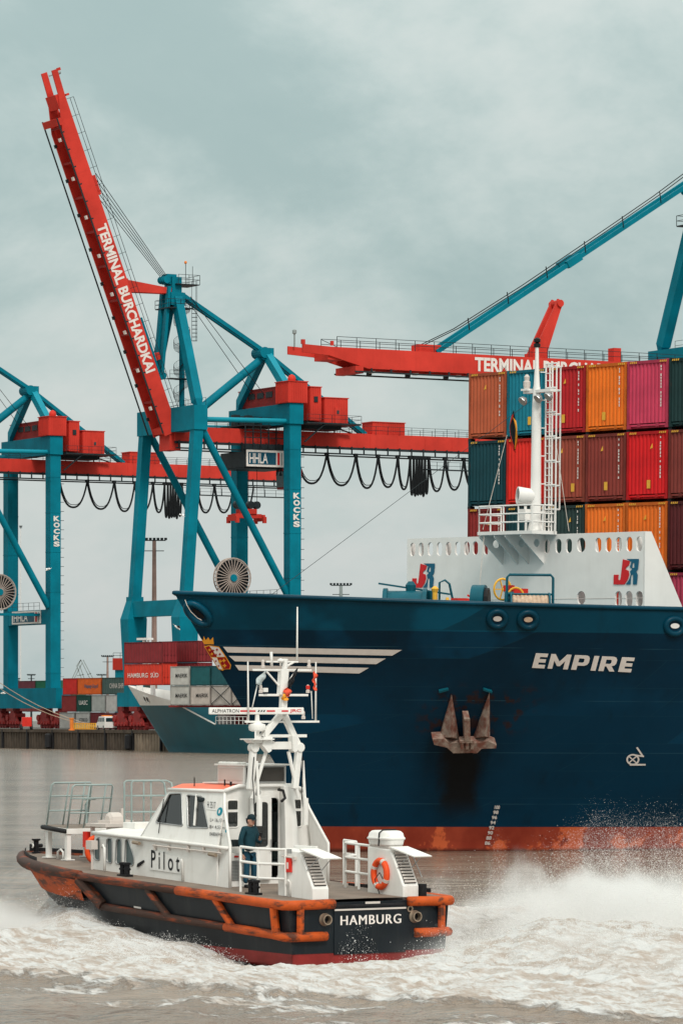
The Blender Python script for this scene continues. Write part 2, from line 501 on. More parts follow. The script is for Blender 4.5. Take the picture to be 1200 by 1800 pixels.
# ================================================================== SETTING: water
BO = V((.635, 92.27, 0)); BF = V((-.559, .829, 0)); BP = V((-.829, -.559, 0))     # pilot boat: stern, forward, port
def smooth(a, b, x):
    t = np.clip((x - a) / (b - a), 0, 1)
    return t * t * (3 - 2 * t)
def boat_half(x):
    return np.where(x < 6, 2.1, 2.1 * np.clip(1 - np.clip((x - 6) / 8.7, 0, 1) ** 1.8, 0, 1))
def sea(X, Y):
    """height and foam of the water at plan positions"""
    dx, dy = X - BO.x, Y - BO.y
    bx = dx * BF.x + dy * BF.y
    by = dx * BP.x + dy * BP.y
    near = smooth(60, 66, Y) * (1 - smooth(120, 150, Y)) * smooth(-17, -13, X) * (1 - smooth(13, 17, X))
    z = (fbm(X * .32 + 5, Y * .22, 3) - .5) * .34 + (fbm(X * 1.1, Y * .6 + 3, 4) - .5) * .20
    # wash thrown out by the bow, port and starboard
    n_ = fbm(X * .5 + 9, Y * .4, 4) - .5
    n2 = fbm(X * 1.8, Y * 1.3 + 30, 4) - .5
    foam = np.zeros_like(X)
    for sgn in (1, -1):
        ay = by * sgn
        out = 1.2 + np.clip(14.2 - bx, 0, None) * .72
        out = np.minimum(out, np.clip(11.6 - .2 * np.clip(-2 - bx, 0, None), 8.6, 99)) + n_ * 2.6
        hull = np.where(bx > 0, boat_half(bx), 0.0)
        ins = smooth(-.25, .15, ay - hull + .1) * (1 - smooth(-1.1, .8, ay - out))
        along = (1 - smooth(13.2, 14.8, bx))
        f = ins * along
        foam = np.maximum(foam, f)
        crest = out - 1.6
        h = (.80 if sgn > 0 else .85) * np.exp(-((ay - crest * (.66 if sgn > 0 else .62)) / (1.0 + .13 * np.clip(14 - bx, 0, 30))) ** 2) * along * smooth(15, 13, bx)
        h = h * (.10 + .90 * smooth(2, 13, bx) if sgn > 0 else (.6 + .4 * smooth(-12, 2, bx)))
        z = z + h
        # rolled outer lip
        z = z + .20 * np.exp(-((ay - out + .55) / .55) ** 2) * along * (1 - smooth(8, 13, bx))
    # trough at the transom, then the churned hump of the screws
    t = np.clip(-bx, 0, None)
    ax_ = np.exp(-(by / (2.3 + .06 * t)) ** 2)
    z = z - .72 * np.exp(-((by - .5) / 4.0) ** 4) * smooth(4.5, 0, bx) * (1 - smooth(2.0, 5.6, t))
    hump = smooth(3.6, 7.2, t) * (1 - .7 * smooth(7, 22, t))
    z = z + .95 * ax_ * hump * (1 + .5 * n_)
    foam = np.maximum(foam, smooth(0, .9, t) * (1 - smooth(2.6, 4.2, np.abs(by) - .08 * t)))
    # smoother brown hollow beside the starboard quarter
    hol = np.exp(-((by + 4.2) / 1.0) ** 2 - ((bx - .4) / 2.2) ** 2)
    foam = foam * (1 - .85 * hol); z = z - .25 * hol
    # streaky old foam in front, towards the camera
    old = smooth(8.2, 10.2, by) * (1 - smooth(12, 16, by)) * smooth(1, -8, bx)
    foam = np.maximum(foam, .60 * old * smooth(-.05, .12, fbm(X * .35 + 2, Y * .6 + 8, 4) - .5))
    rid = 1 - np.abs(2 * fbm(X * 2.2 + 1, Y * 1.7, 4, .6) - 1) * 2.2
    calm = 1 - .8 * np.exp(-(np.maximum(np.abs(by) - 2.2, 0) / .9) ** 2) * smooth(-4.5, -.5, bx)
    chop = foam * calm * ((rid - .4) * .02 + (fbm(X * 4.5 + 4, Y * 3.4, 4, .65) - .5) * .15 + n2 * .14)
    z = (z + chop) * near
    foam = foam * near
    ins_hull = (bx > .2) & (bx < 14) & (np.abs(by) < boat_half(bx) - .15)
    z = np.where(ins_hull, np.minimum(z, -.35), z)
    return z, foam
def spaced(lo, a, b, hi, step, grow=1.35):
    inner = list(np.arange(a, b + 1e-6, step))
    l, r = [], []
    s, x = step, a
    while x > lo: s *= grow; x -= s; l.append(max(x, lo))
    s, x = step, inner[-1]
    while x < hi: s *= grow; x += s; r.append(min(x, hi))
    return np.array(l[::-1] + inner + r)
xs = spaced(-6000, -12.5, 12.5, 6000, .065)
ys = spaced(-60, 69, 116, 9000, .115)
GX, GY = np.meshgrid(xs, ys)
GZ, GF = sea(GX, GY)
wm = bpy.data.meshes.new('water')
nx, ny = len(xs), len(ys)
co = np.stack([GX, GY, GZ], -1).reshape(-1, 3)
idx = np.arange(nx * ny).reshape(ny, nx)
quads = np.stack([idx[:-1, :-1], idx[:-1, 1:], idx[1:, 1:], idx[1:, :-1]], -1).reshape(-1, 4)
wm.vertices.add(len(co)); wm.vertices.foreach_set('co', co.ravel())
wm.loops.add(quads.size); wm.loops.foreach_set('vertex_index', quads.ravel())
wm.polygons.add(len(quads))
wm.polygons.foreach_set('loop_start', np.arange(0, quads.size, 4))
wm.polygons.foreach_set('loop_total', np.full(len(quads), 4))
wm.update(); wm.validate()
wm.polygons.foreach_set('use_smooth', [True] * len(wm.polygons))
at = wm.attributes.new('foam', 'FLOAT', 'POINT')
at.data.foreach_set('value', GF.ravel())
wmat = bpy.data.materials.new('river_water'); wmat.use_nodes = True
n, l = wmat.node_tree.nodes, wmat.node_tree.links
b = n['Principled BSDF']
t = n.new('ShaderNodeTexCoord')
fa = n.new('ShaderNodeAttribute'); fa.attribute_name = 'foam'
def noise(vec, sc, det=5, ro=.55, dist=0):
    z = n.new('ShaderNodeTexNoise'); z.inputs['Scale'].default_value = sc; z.inputs['Detail'].default_value = det
    z.inputs['Roughness'].default_value = ro; z.inputs['Distortion'].default_value = dist
    l.new(vec, z.inputs['Vector']); return z.outputs['Fac']
def mth(op, a, b_=None, c=None):
    q = n.new('ShaderNodeMath'); q.operation = op
    for i, v in enumerate((a, b_, c)):
        if v is None: continue
        if isinstance(v, (int, float)): q.inputs[i].default_value = v
        else: l.new(v, q.inputs[i])
    return q.outputs[0]
def mpr(v, a, b_, c=0., d=1.):
    q = n.new('ShaderNodeMapRange'); q.interpolation_type = 'SMOOTHSTEP'
    for i, u in enumerate((a, b_, c, d)): q.inputs[i + 1].default_value = u
    l.new(v, q.inputs[0]); return q.outputs[0]
def mixc(f, a, b_):
    q = n.new('ShaderNodeMix'); q.data_type = 'RGBA'
    if isinstance(f, float): q.inputs[0].default_value = f
    else: l.new(f, q.inputs[0])
    for i, v in ((6, a), (7, b_)):
        if isinstance(v, tuple): q.inputs[i].default_value = (*v, 1)
        else: l.new(v, q.inputs[i])
    return q.outputs[2]
mp2 = n.new('ShaderNodeMapping'); mp2.inputs['Scale'].default_value = (.55, 1, 1)
l.new(t.outputs['Object'], mp2.inputs[0])
rt = n.new('ShaderNodeMapping'); rt.inputs['Rotation'].default_value = (0, 0, -math.atan2(BF.y, BF.x)); l.new(t.outputs['Object'], rt.inputs[0])
rs2 = n.new('ShaderNodeMapping'); rs2.inputs['Scale'].default_value = (.42, 1.25, 1); l.new(rt.outputs[0], rs2.inputs[0])
lace = noise(rs2.outputs[0], 2.6, 9, .70, .8)
ff = mth('ADD', fa.outputs['Fac'], mth('MULTIPLY', mth('SUBTRACT', lace, .5), 1.7))
ff = mpr(ff, .34, .66)
murk = noise(mp2.outputs[0], .12, 4)
wcol = mixc(mpr(murk, .35, .65), (.190, .138, .100), (.27, .205, .156))
fcol = mixc(mpr(noise(rs2.outputs[0], 2.2, 9, .70, .7), .38, .60), (.45, .37, .315), (.69, .685, .68))
l.new(mixc(ff, wcol, fcol), b.inputs['Base Color'])
l.new(mpr(ff, 0, 1, .13, .85), b.inputs['Roughness'])
b.inputs['Specular IOR Level'].default_value = .5
h1 = noise(mp2.outputs[0], .9, 6, .6, .3)
h2 = noise(mp2.outputs[0], .22, 4, .5)
hh = mth('ADD', mth('MULTIPLY', h1, .46), mth('MULTIPLY', h2, .60))
hh = mth('ADD', hh, mth('MULTIPLY', noise(mp2.outputs[0], 3.5, 4, .6, .2), .09))
hh = mth('ADD', hh, mth('MULTIPLY', mth('MULTIPLY', noise(t.outputs['Object'], 6, 8, .7), ff), .11))
bp = n.new('ShaderNodeBump'); bp.inputs['Strength'].default_value = .9; bp.inputs['Distance'].default_value = 1.0
l.new(hh, bp.inputs['Height']); l.new(bp.outputs[0], b.inputs['Normal'])
wm.materials.append(wmat)
water = bpy.data.objects.new('water', wm); COL.objects.link(water)
tag(water, 'murky brown river churned white by the passing pilot boat', 'water', kind='structure')

# ================================================================== SETTING: quay (parallel to the crane rails)
QO = V((-23.8, 560, 0)); QR = R(30)                       # local x runs inland, y runs away along the rails
QZ = 2.8
quay = thing('quay', 'old concrete and sheet pile quay wall under the cranes', 'quay', QO, (0, 0, QR))
quay['kind'] = 'structure'
MB().box(-3.6, 420, -420, 500, -2, QZ).build('quay_deck', 'paving', quay)
MB().box(-4.3, -3.4, -420, 500, QZ - .35, QZ + .12).build('coping', 'concrete', quay)
y = -9.0
i = 0
panel = MB().box(-.42, 0, -4.12, 4.12, -1.5, QZ - .35)
for q in (-3.6, -2.7, -1.8, -.9, 0, .9, 1.8, 2.7, 3.6): panel.box(-.50, -.42, q - .22, q + .22, -1.5, QZ - .35)
pm = panel.mesh('wall_panel'); pm.materials.append(M('concrete'))
pm2 = pm.copy(); pm2.materials.clear(); pm2.materials.append(M('concrete_light'))
post = MB().box(-.75, 0, -.14, .14, -1.5, QZ + .02).mesh('wall_post'); post.materials.append(M('black_rubber'))
while y < 80:
    o = bpy.data.objects.new('wall_panel', pm2 if i == 1 else pm); COL.objects.link(o); o.parent = quay; o.location = (-3.62 - rnd.uniform(0, .06), y, 0)
    o = bpy.data.objects.new('wall_post', post); COL.objects.link(o); o.parent = quay; o.location = (-3.62, y + 4.3, 0)
    y += 8.6; i += 1
fm = MB().lathe((0, 0, 0), (0, 0, 1), [(0, .25), (.2, .5), (2.0, .5), (2.2, .25)], 10).mesh('tyre_fender'); fm.materials.append(M('black_rubber'))
for yy in (4.3, 30.1, 51.6):
    o = bpy.data.objects.new('tyre_fender', fm); COL.objects.link(o); o.parent = quay; o.location = (-4.75, yy, .1)

# ================================================================== ship-to-shore cranes
def crane_common(root):
    yl = 7.8
    for sg in (-1, 1):
        # waterside leg: battered upper length, wider foot
        MB().bar((0, sg * yl, 48), (-1.9, sg * yl, 21.6), 1.4, 1.4, (1, 0, 0)).build('waterside_leg', 'teal', root)
        f = MB()
        f.loft([[(cx + sx * w, sg * yl + sy * w2, z) for sx, sy in ((-1, -1), (1, -1), (1, 1), (-1, 1))] for cx, w, w2, z in
                ((-1.9, .95, .85, 21.8), (-1.9, .95, .85, 21.2), (-2.1, 1.5, 1.25, 18.6), (-2.0, 1.15, 1.0, 8.9), (-2.0, 1.1, 1.0, 7.2), (-2.0, .8, .7, 6.4))])
        f.build('leg_foot', 'teal', root)
        MB().box(14.1, 15.9, sg * yl - .9, sg * yl + .9, 6.0, 46.0).build('landside_leg', 'teal', root)
        for zz in (11.5, 24.3, 30.6, 36.8, 42.4): MB().box(14.06, 15.94, sg * yl - .94, sg * yl + .94, zz, zz + .12).build('leg_flange', 'teal', root)
        MB().tube((.4, sg * yl, 46.2), (14.4, sg * yl, 46.4), .36, n=12).build('tie_tube', 'teal_light', root, True, auto=True)
        MB().tube((.4, sg * yl, 45.2), (14.2, sg * yl, 22.0), .52, n=14).build('brace_tube', 'teal', root, True, auto=True)
    # cross beams
    MB().box(-1.1, 1.0, -8.7, 8.7, 44.7, 48.1).build('waterside_beam', 'teal', root)
    MB().box(13.9, 16.1, -9.0, 9.0, 46.0, 48.9).build('landside_beam', 'teal', root)
    MB().box(-2.75, -1.1, -6.7, 6.7, 18.9, 21.1).build('waterside_portal_beam', 'teal', root)
    MB().box(14.15, 15.85, -6.9, 6.9, 19.3, 21.6).build('landside_portal_beam', 'teal', root)
    MB().box(13.7, 16.3, -11.5, 11.5, 6.0, 9.2).build('sill_beam', 'teal', root)
    MB().box(-3.1, -.9, -11.0, 11.0, 6.2, 8.2).build('sill_beam', 'teal', root)
    # bogies
    for cx in (-2.0, 15.0):
        for sg in (-1, 1):
            g = MB()
            for k in (-1, 1):
                cy = sg * 8.2 + k * 2.5
                for dx in (-.62, .62):
                    g.prism([(cy - 2.2, 3.5), (cy + 2.2, 3.5), (cy + 2.0, 4.1), (cy + .5, 5.6), (cy - .5, 5.6), (cy - 2.0, 4.1)], lambda a, b_, t_, dx=dx: (cx + dx + t_, a, b_), -.12, .12)
                g.box(cx - .4, cx + .4, cy - .45, cy + .45, 4.6, 6.3)
                for w in (-1.5, -.5, .5, 1.5):
                    g.tube((cx - .3, cy + w, 3.28), (cx + .3, cy + w, 3.28), .46, n=12)
                    g.tube((cx - .9, cy + w, 3.7), (cx + .9, cy + w, 3.7), .3, n=8)
                g.tube((cx - .9, cy + 1.7, 4.5), (cx + .9, cy + 1.7, 4.5), .5, n=10)
                g.tube((cx - .9, cy - 1.2, 4.9), (cx + .9, cy - 1.2, 4.9), .35, n=10)
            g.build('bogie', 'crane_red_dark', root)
    # A-frames and stays
    for sg in (-1, 1):
        MB().bar((.1, sg * 7.3, 48.7), (.2, sg * 1.0, 63.6), 1.35, 1.2, (1, 0, 0)).bar((.1, sg * 7.7, 47.9), (.1, sg * 7.3, 48.8), .6, .6, (1, 0, 0), 1.35, 1.2).build('pylon_leg', 'teal', root)
        MB().bar((15, sg * 7.5, 50), (14.9, sg * .6, 56.3), 1.15, 1.0, (1, 0, 0)).bar((15, sg * 8.2, 48.8), (15, sg * 7.4, 50.1), .5, .5, (1, 0, 0), 1.15, 1.0).build('a_frame_leg', 'teal_light', root)
        MB().bar((1.2, sg * .5, 64.3), (14.9, sg * .5, 56.6), .45, .55).bar((14.9, sg * .5, 56.6), (31.2, sg * .5, 45.6), .45, .55).build('backstay', 'teal', root)
    MB().tube((.2, 0, 45), (14.7, 0, 56.0), .6, n=14).build('pylon_strut', 'teal', root, True, auto=True)
    MB().box(14.0, 15.7, -1.2, 1.2, 55.6, 57.3).tube((14.2, -1.4, 56.6), (14.2, 1.4, 56.6), .8, n=14).build('a_frame_head', 'teal', root)
    # pylon head with platforms and rails
    h = MB().box(-.9, 1.3, -1.5, 1.5, 62.6, 64.4).box(-.6, .9, -1.2, 1.2, 64.4, 66.6).box(-1.2, .3, -.8, .8, 65.6, 67.0)
    for q in (-.9, -.3, .3, .9): h.tube((-1.3, q - .08, 66.2), (-1.3, q + .08, 66.2), .55, n=12)
    h.build('pylon_head', 'teal', root)
    p = MB().box(-1.6, 2.2, -2.1, 2.1, 62.1, 62.25).box(-.2, 3.4, -1.9, 1.9, 65.5, 65.62)
    p.rail([(-1.6, -2.1, 62.2), (.3, -2.1, 62.2), (2.2, -2.1, 62.2), (2.2, 0, 62.2), (2.2, 2.1, 62.2), (.3, 2.1, 62.2), (-1.6, 2.1, 62.2), (-1.6, 0, 62.2), (-1.6, -2.1, 62.2)], 1.2, .04, n=4)
    p.rail([(0, -1.9, 65.6), (1.7, -1.9, 65.6), (3.4, -1.9, 65.6), (3.4, 0, 65.6), (3.4, 1.9, 65.6), (1.7, 1.9, 65.6), (0, 1.9, 65.6)], 1.3, .04, n=4)
    p.tube((1.5, -1.2, 65.6), (1.5, -1.2, 68.6), .05, n=5).tube((2.6, -1.2, 65.6), (2.6, -1.2, 68.2), .04, n=5)
    for k in range(9): p.torus((2.3, -2.4, 57.6 + k * .55), (.38, 0, 0), (0, .38, 0), .03, 8, 4)
    for q in ((2.68, -2.4), (2.3, -2.78), (1.95, -2.2)): p.tube((*q, 57.6), (*q, 66), .03, n=4)
    p.build('head_platform', 'dark_steel', root)
    MB().lathe((1.5, -1.2, 68.5), (0, 0, 1), [(0, .12), (.1, .2), (.3, .2), (.4, .1)], 8).build('beacon', 'orange', root)
    # stair tower with spiral steps
    s_ = MB().tube((.9, -1.2, 48.1), (.9, -1.2, 62.5), .38, n=10)
    s_.build('stair_column', 'teal', root)
    st = MB()
    prev = None
    for k in range(84):
        a = k * .30; z = 48.3 + k * .165
        c_, s0 = math.cos(a), math.sin(a)
        st.bar((.9 + .38 * c_, -1.2 + .38 * s0, z), (.9 + 1.15 * c_, -1.2 + 1.15 * s0, z), .24, .05)
        q = V((.9 + 1.15 * c_, -1.2 + 1.15 * s0, z + .95))
        st.tube((q.x, q.y, z), q, .018, n=4)
        if prev is not None: st.tube(prev, q, .022, n=4)
        prev = q
    st.lathe((.9, -1.2, 52.2), (0, 0, 1), [(0, 1.2), (.08, 1.3)], 12)
    st.rail([(-1.4, -2.0, 52.3), (.2, -2.4, 52.3), (2.0, -2.2, 52.3), (2.0, 0, 52.3)], 1.1, .03, n=4)
    st.box(-1.4, 2.0, -2.3, -.4, 52.2, 52.28)
    st.rail([(.9, -8.4, 48.1), (.9, -6.0, 48.1), (.9, -4.0, 48.1), (.9, -2.0, 48.1), (.9, 0, 48.1), (.9, 3, 48.1), (.9, 6, 48.1)], 1.1, .03, n=4)
    st.build('spiral_stair', 'dark_steel', root)
    # rear girder, walkway, trolley rail
    MB().box(-.6, 62, -2.0, 2.0, 43.5, 45.55).box(-1.2, .5, -1.6, 1.6, 42.2, 45.2).build('girder', 'crane_red', root)
    MB().prism([(-.6, 45.56), (2.6, 45.56), (.2, 47.2)], lambda a, b_, t_: (a, t_, b_), -1.7, -1.2).prism([(-.6, 45.56), (2.6, 45.56), (.2, 47.2)], lambda a, b_, t_: (a, t_, b_), 1.2, 1.7).build('hinge_bracket', 'crane_red', root)
    tr = MB()
    tr.box(-.6, 62, -2.35, -2.2, 42.4, 42.6).box(-.6, 62, 2.2, 2.35, 42.4, 42.6).box(-.6, 62, -2.05, -1.9, 43.15, 43.5)
    for k in range(32): tr.box(-.2 + k * 2, 0 + k * 2, -2.32, -2.2, 42.5, 43.6)
    tr.build('trolley_rail', 'dark_steel', root)
    w = MB()
    w.rail([(2 + k * 2.0, -2.1, 45.5) for k in range(30)], 1.15, .035, (.5, 1.0), 4)
    w.rail([(2 + k * 2.0, 2.1, 45.5) for k in range(30)], 1.15, .035, (.5, 1.0), 4)
    w.rail([(40 + k * 2.0, -2.6, 40.7) for k in range(12)], 1.1, .035, (.5, 1.0), 4).box(40, 62, -2.9, -2.0, 40.6, 40.75)
    for k in range(6): w.tube((40 + k * 4, -2.4, 40.7), (40 + k * 4, -2.3, 42.5), .06, n=4)
    w.build('walkway_rail', 'dark_steel', root)
    for k in range(13):
        sx0 = 3.5 + k * 4.6
        MB().box(sx0, sx0 + .10, -2.03, -2.0, 43.52, 45.53).build('girder_seam', 'crane_red', root)
    # caged ladder up the near landside leg
    ld = MB()
    for q in (-.25, .25): ld.tube((16.15, -7.8 + q, 9.5), (16.15, -7.8 + q, 46), .04, n=4)
    for k in range(60): ld.tube((16.15, -8.05, 9.8 + k * .6), (16.15, -7.55, 9.8 + k * .6), .03, n=4)
    for k in range(24): ld.path([(16.1, -8.2, 11 + k * 1.45), (16.7, -8.2, 11 + k * 1.45), (16.9, -7.8, 11 + k * 1.45), (16.7, -7.4, 11 + k * 1.45), (16.1, -7.4, 11 + k * 1.45)], .03, 4)
    ld.build('leg_ladder', 'dark_steel', root)
    # machinery houses
    def house(x0, x1, y0, y1, z0, z1, m='crane_red'):
        o = MB().box(x0, x1, y0, y1, z0, z1)
        q = MB()
        k = x0 + .2
        while k < x1 - .1: q.box(k, k + .14, y0 - .05, y0, z0 + .1, z1 - .1); k += .36
        k = y0 + .2
        while k < y1 - .1: q.box(x0 - .05, x0, k, k + .14, z0 + .1, z1 - .1); k += .36
        ob = o.build('machinery_house', m, root)
        q.build('corrugation', m, ob)
        MB().box(x0 - .12, x1 + .12, y0 - .12, y1 + .12, z1, z1 + .12).build('roof', m, ob)
        return ob
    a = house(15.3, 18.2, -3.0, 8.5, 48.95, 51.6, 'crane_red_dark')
    for k in range(4): MB().box(15.18, 15.24, -1.6 + k * 2.6, .3 + k * 2.6, 50.3, 51.1).build('vent_louvre', 'dark_steel', a)
    a = house(13.5, 16.6, -9.3, -5.6, 48.95, 51.9)
    a = house(17.4, 19.2, -8.6, -4.4, 46.6, 51.3)
    MB().box(18.0, 18.6, -8.75, -8.66, 49.2, 50.0).build('hatch', 'dark_steel', a)
    a = house(20.0, 23.8, -8.2, -4.0, 46.3, 49.9)
    MB().box(21.6, 22.6, -8.34, -8.26, 46.4, 48.6).build('door', 'crane_red', a)
    MB().box(21.9, 22.25, -8.40, -8.35, 47.7, 48.2).build('door_window', 'glass_dark', a)
    pl = MB().box(16.4, 25.2, -9.6, -2.2, 46.1, 46.3).box(18, 24, -6, -2, 45.6, 46.1)
    pl.rail([(16.4, -9.6, 46.3), (18.4, -9.6, 46.3), (20.4, -9.6, 46.3), (22.6, -9.6, 46.3), (25.2, -9.6, 46.3), (25.2, -7, 46.3), (25.2, -4, 46.3)], 1.1, .035, n=4)
    for q in ((18, -4), (21, -4), (24, -4)): pl.tube((*q, 45.4), (*q, 46.2), .12, n=5)
    pl.bar((16.2, -9.2, 43.5), (19.5, -9.2, 46.2), .5, .1)
    pl.bar((24.6, -3.0, 46.2), (27.5, -2.6, 45.5), .6, .08).rail([(24.6, -3.3, 46.2), (27.5, -2.9, 45.5)], 1.0, .03, n=4)
    pl.build('house_platform', 'dark_steel', root)
    MB().lathe((15, -7.6, 51.95), (0, 0, 1), [(0, .5), (.5, .6), (.9, .45), (1.1, .1)], 12).build('roof_ventilator', 'crane_red', root, True)
    a = house(31.8, 37.2, -1.5, 1.5, 45.6, 47.3)
    # festoon cables
    x = 18.6; gaps = [5.0, 4.8, 3.7, 3.3, 2.1, .6, .5, .45, .45, .5, .6, 2.8, 3.2, 3.5, 3.8]
    for gp in gaps:
        dep = min(5.4, 4.0 + 2.6 / (gp + 1.2)) + rnd.uniform(-.2, .2)
        pts = []
        for i_ in range(15):
            u = -1 + i_ / 7
            pts.append((x + gp * (.5 + .5 * u * (1.12 - .12 * u * u)), -2.5, 42.35 - dep * (1 - abs(u) ** 2.3)))
        f = MB().path(pts, .16, 6)
        f.path([(p_[0] * .96 + (x + gp / 2) * .04, p_[1] - .22, p_[2] + .42 * (1 - abs(-1 + i_ / 7))) for i_, p_ in enumerate(pts)], .07, 4)
        f.box(x - .25, x + .25, -2.75, -2.2, 42.1, 42.6)
        f.build('festoon_cable', 'cable', root)
        x += gp
    # cable reel by the landside portal
    rl = MB()
    cx, cy, cz = 7.2, -4.4, 24.3
    for rr, yy in ((2.75, cy - .35), (2.75, cy + .35)):
        rl.torus((cx, yy, cz), (rr, 0, 0), (0, 0, rr), .12, 32, 6)
    for k in range(30):
        a_ = k * math.tau / 30
        for yy in (cy - .35, cy + .35):
            rl.tube((cx + .5 * math.cos(a_), yy, cz + .5 * math.sin(a_)), (cx + 2.7 * math.cos(a_), yy, cz + 2.7 * math.sin(a_)), .075, n=4)
    reel = rl.build('cable_reel', 'reel', root)
    MB().tube((cx, cy - .6, cz), (cx, cy + .6, cz), .52, n=14).build('reel_hub', 'teal', reel)
    MB().tube((cx, cy - .22, cz), (cx, cy + .22, cz), 2.55, n=28).build('wound_cable', 'cable', reel)
    MB().box(5.5, 15, cy - .7, cy + .8, 20.6, 21.0).box(cx - .4, cx + .4, cy + .5, cy + 1.0, 21, 24.4).build('reel_bracket', 'teal', root)
    wk = MB().rail([(13.0, -7 + k * 2, 21.6) for k in range(8)], 1.1, .035, (.5, 1.0), 4)
    wk.build('portal_rail', 'dark_steel', root)
    # painted signs
    sg_ = MB().box(14.02, 14.1, -5.3, 5.3, 19.45, 21.5).build('owner_sign', 'white_paint', root)
    hhla_face(sg_, lambda a, c_, d: (14.02 - d, 5.3 - 10.6 * a, 19.45 + 2.05 * c_))
    for k, ch in enumerate('KOCKS'):
        z1 = 36.3 - k * 1.0
        lettering(ch, quadmap((14.62, -8.76, z1 - .82), (15.70, -8.76, z1 - .82), (14.62, -8.76, z1)), 'white_paint', root, 'maker_lettering', bold=.05)
def hhla_face(parent, fn):
    """owner's sign; fn(a, b, d): across, up, lift off the board"""
    def q(a0, a1, b0, b1, m, nm, d):
        MB().add([fn(a0, b0, d), fn(a1, b0, d), fn(a1, b1, d), fn(a0, b1, d)], [(0, 1, 2, 3)]).build(nm, m, parent)
    q(.045, .78, .13, .87, 'sign_blue', 'sign_field', .02)
    q(.815, .875, .13, .87, 'logo_red', 'sign_bar', .02)
    q(.915, .945, .13, .87, 'far_grey', 'sign_bar', .02)
    lettering('HHLA', lambda a, b_: fn(.075 + a * .485, .20 + b_ * .60, .04), 'white_paint', parent, 'lettering', bold=.012, spacing=.95)

def crane_boom(root, ang):
    """boom hinged at (-1, 0, 44.5); drawn lowered along -x, then luffed by ang"""
    c = MB()
    L = 53.0; H2 = 1.10; Wd = 1.75
    prof = [(0, -H2), (-44.5, -H2), (-49.5, .15), (-52.8, .35), (-52.8, 1.25), (-49.2, H2), (0, H2)]
    for y0, y1 in ((-Wd, -Wd + .22), (Wd - .22, Wd)):
        c.prism(prof, lambda a, b_, t_: (a, t_, b_), y0, y1)
    c.box(-47, -.3, -Wd + .22, Wd - .22, H2 - .15, H2 - .05)
    c.box(-1.2, -.3, -Wd + .22, Wd - .22, -H2 + .05, H2 - .15)
    c.box(-49.5, -47.5, -Wd + .22, Wd - .22, -.3, .9)
    c.box(-46.4, -45.4, -2.2, 2.2, -1.7, -.9)
    c.box(-49.2, -48.9, -Wd - .01, -Wd + .3, 1.25, 1.75).box(-52.9, -52.5, -Wd - .01, -Wd + .3, 1.25, 1.75)
    b_ = c.build('boom', 'crane_red', root)
    for k in range(9): MB().box(-5.2 - k * 5.0, -4.9 - k * 5.0, -Wd + .23, Wd - .23, -H2 + .1, -H2 + .5).build('boom_cross_member', 'crane_red_dark', b_)
    b_.location = (-1.0, 0, 44.5)
    b_.rotation_euler = (0, R(ang), 0)
    d = MB().box(-46.5, -.5, -2.35, -2.2, -1.62, -1.45).box(-46.5, -.5, 2.2, 2.35, -1.62, -1.45)
    for k in range(18): d.box(-2 - k * 2.5, -1.8 - k * 2.5, -2.32, -2.2, -1.55, -1.1)
    for k in range(9): d.box(-3 - k * 5, -2.5 - k * 5, .9, 1.3, -1.55, -1.25)
    d.build('trolley_rail', 'dark_steel', b_)
    for k in range(8): MB().box(-4.5 - k * 5.6, -4.0 - k * 5.6, -1.0, -.5, -1.5, -1.26).build('floodlight', 'white_paint', b_)
    w = MB()
    w.rail([(-1 - k * 2.5, -Wd, H2) for k in range(20)], 1.15, .04, (.5, 1.0), 4)
    w.rail([(-1 - k * 2.5, Wd, H2) for k in range(20)], 1.15, .04, (.5, 1.0), 4)
    w.tube((-48.5, -Wd, H2), (-48.5, Wd, H2 + 1.1), .04, n=4)
    w.build('boom_rail', 'dark_steel', b_)
    # prop arm that stands up when the boom is lowered
    ar = MB()
    d0 = V((-21.5, 0, 1.2)); dr = V((math.cos(R(66)), 0, math.sin(R(66))))
    pp = V((-dr.z, 0, dr.x))
    for yy in (-.75, .45):
        ar.loft([[d0 + dr * s0 + pp * (q * w0) + V((0, yy + e0, 0)) for q, e0 in ((-1, 0), (1, 0), (1, .3), (-1, .3))] for s0, w0 in ((0, .85), (6.4, .42), (7.3, .4))])
    ar.box(-22.4, -20.4, -.9, .9, 1.2, 1.7)
    ar.tube(d0 + dr * 6.9 + V((0, -1, 0)), d0 + dr * 6.9 + V((0, 1, 0)), .42, n=10)
    ar.build('prop_arm', 'crane_red', b_)
    MB().box(-37.4, -34.6, -.9, .9, H2, 2.0).build('stay_bracket', 'crane_red', b_)
    MB().box(-11.2, -10.2, -.6, .6, H2, 2.8).build('buffer_post', 'crane_red', b_)
    MB().lathe((-52.2, 1.2, 1.2), (0, 0, 1), [(0, .1), (1.4, .1), (1.45, .25), (1.8, .25), (1.9, .1)], 8).build('tip_beacon', 'far_grey', b_)
    # owner lettering on the side that faces the camera, reads from tip to hinge
    def fn(a, b__): return (-30.7 + a * 21.6, -Wd - .03, -.80 + b__ * 1.6)
    lettering('TERMINAL BURCHARDKAI', fn, 'white_paint', b_, 'lettering', bold=.035)
    return b_

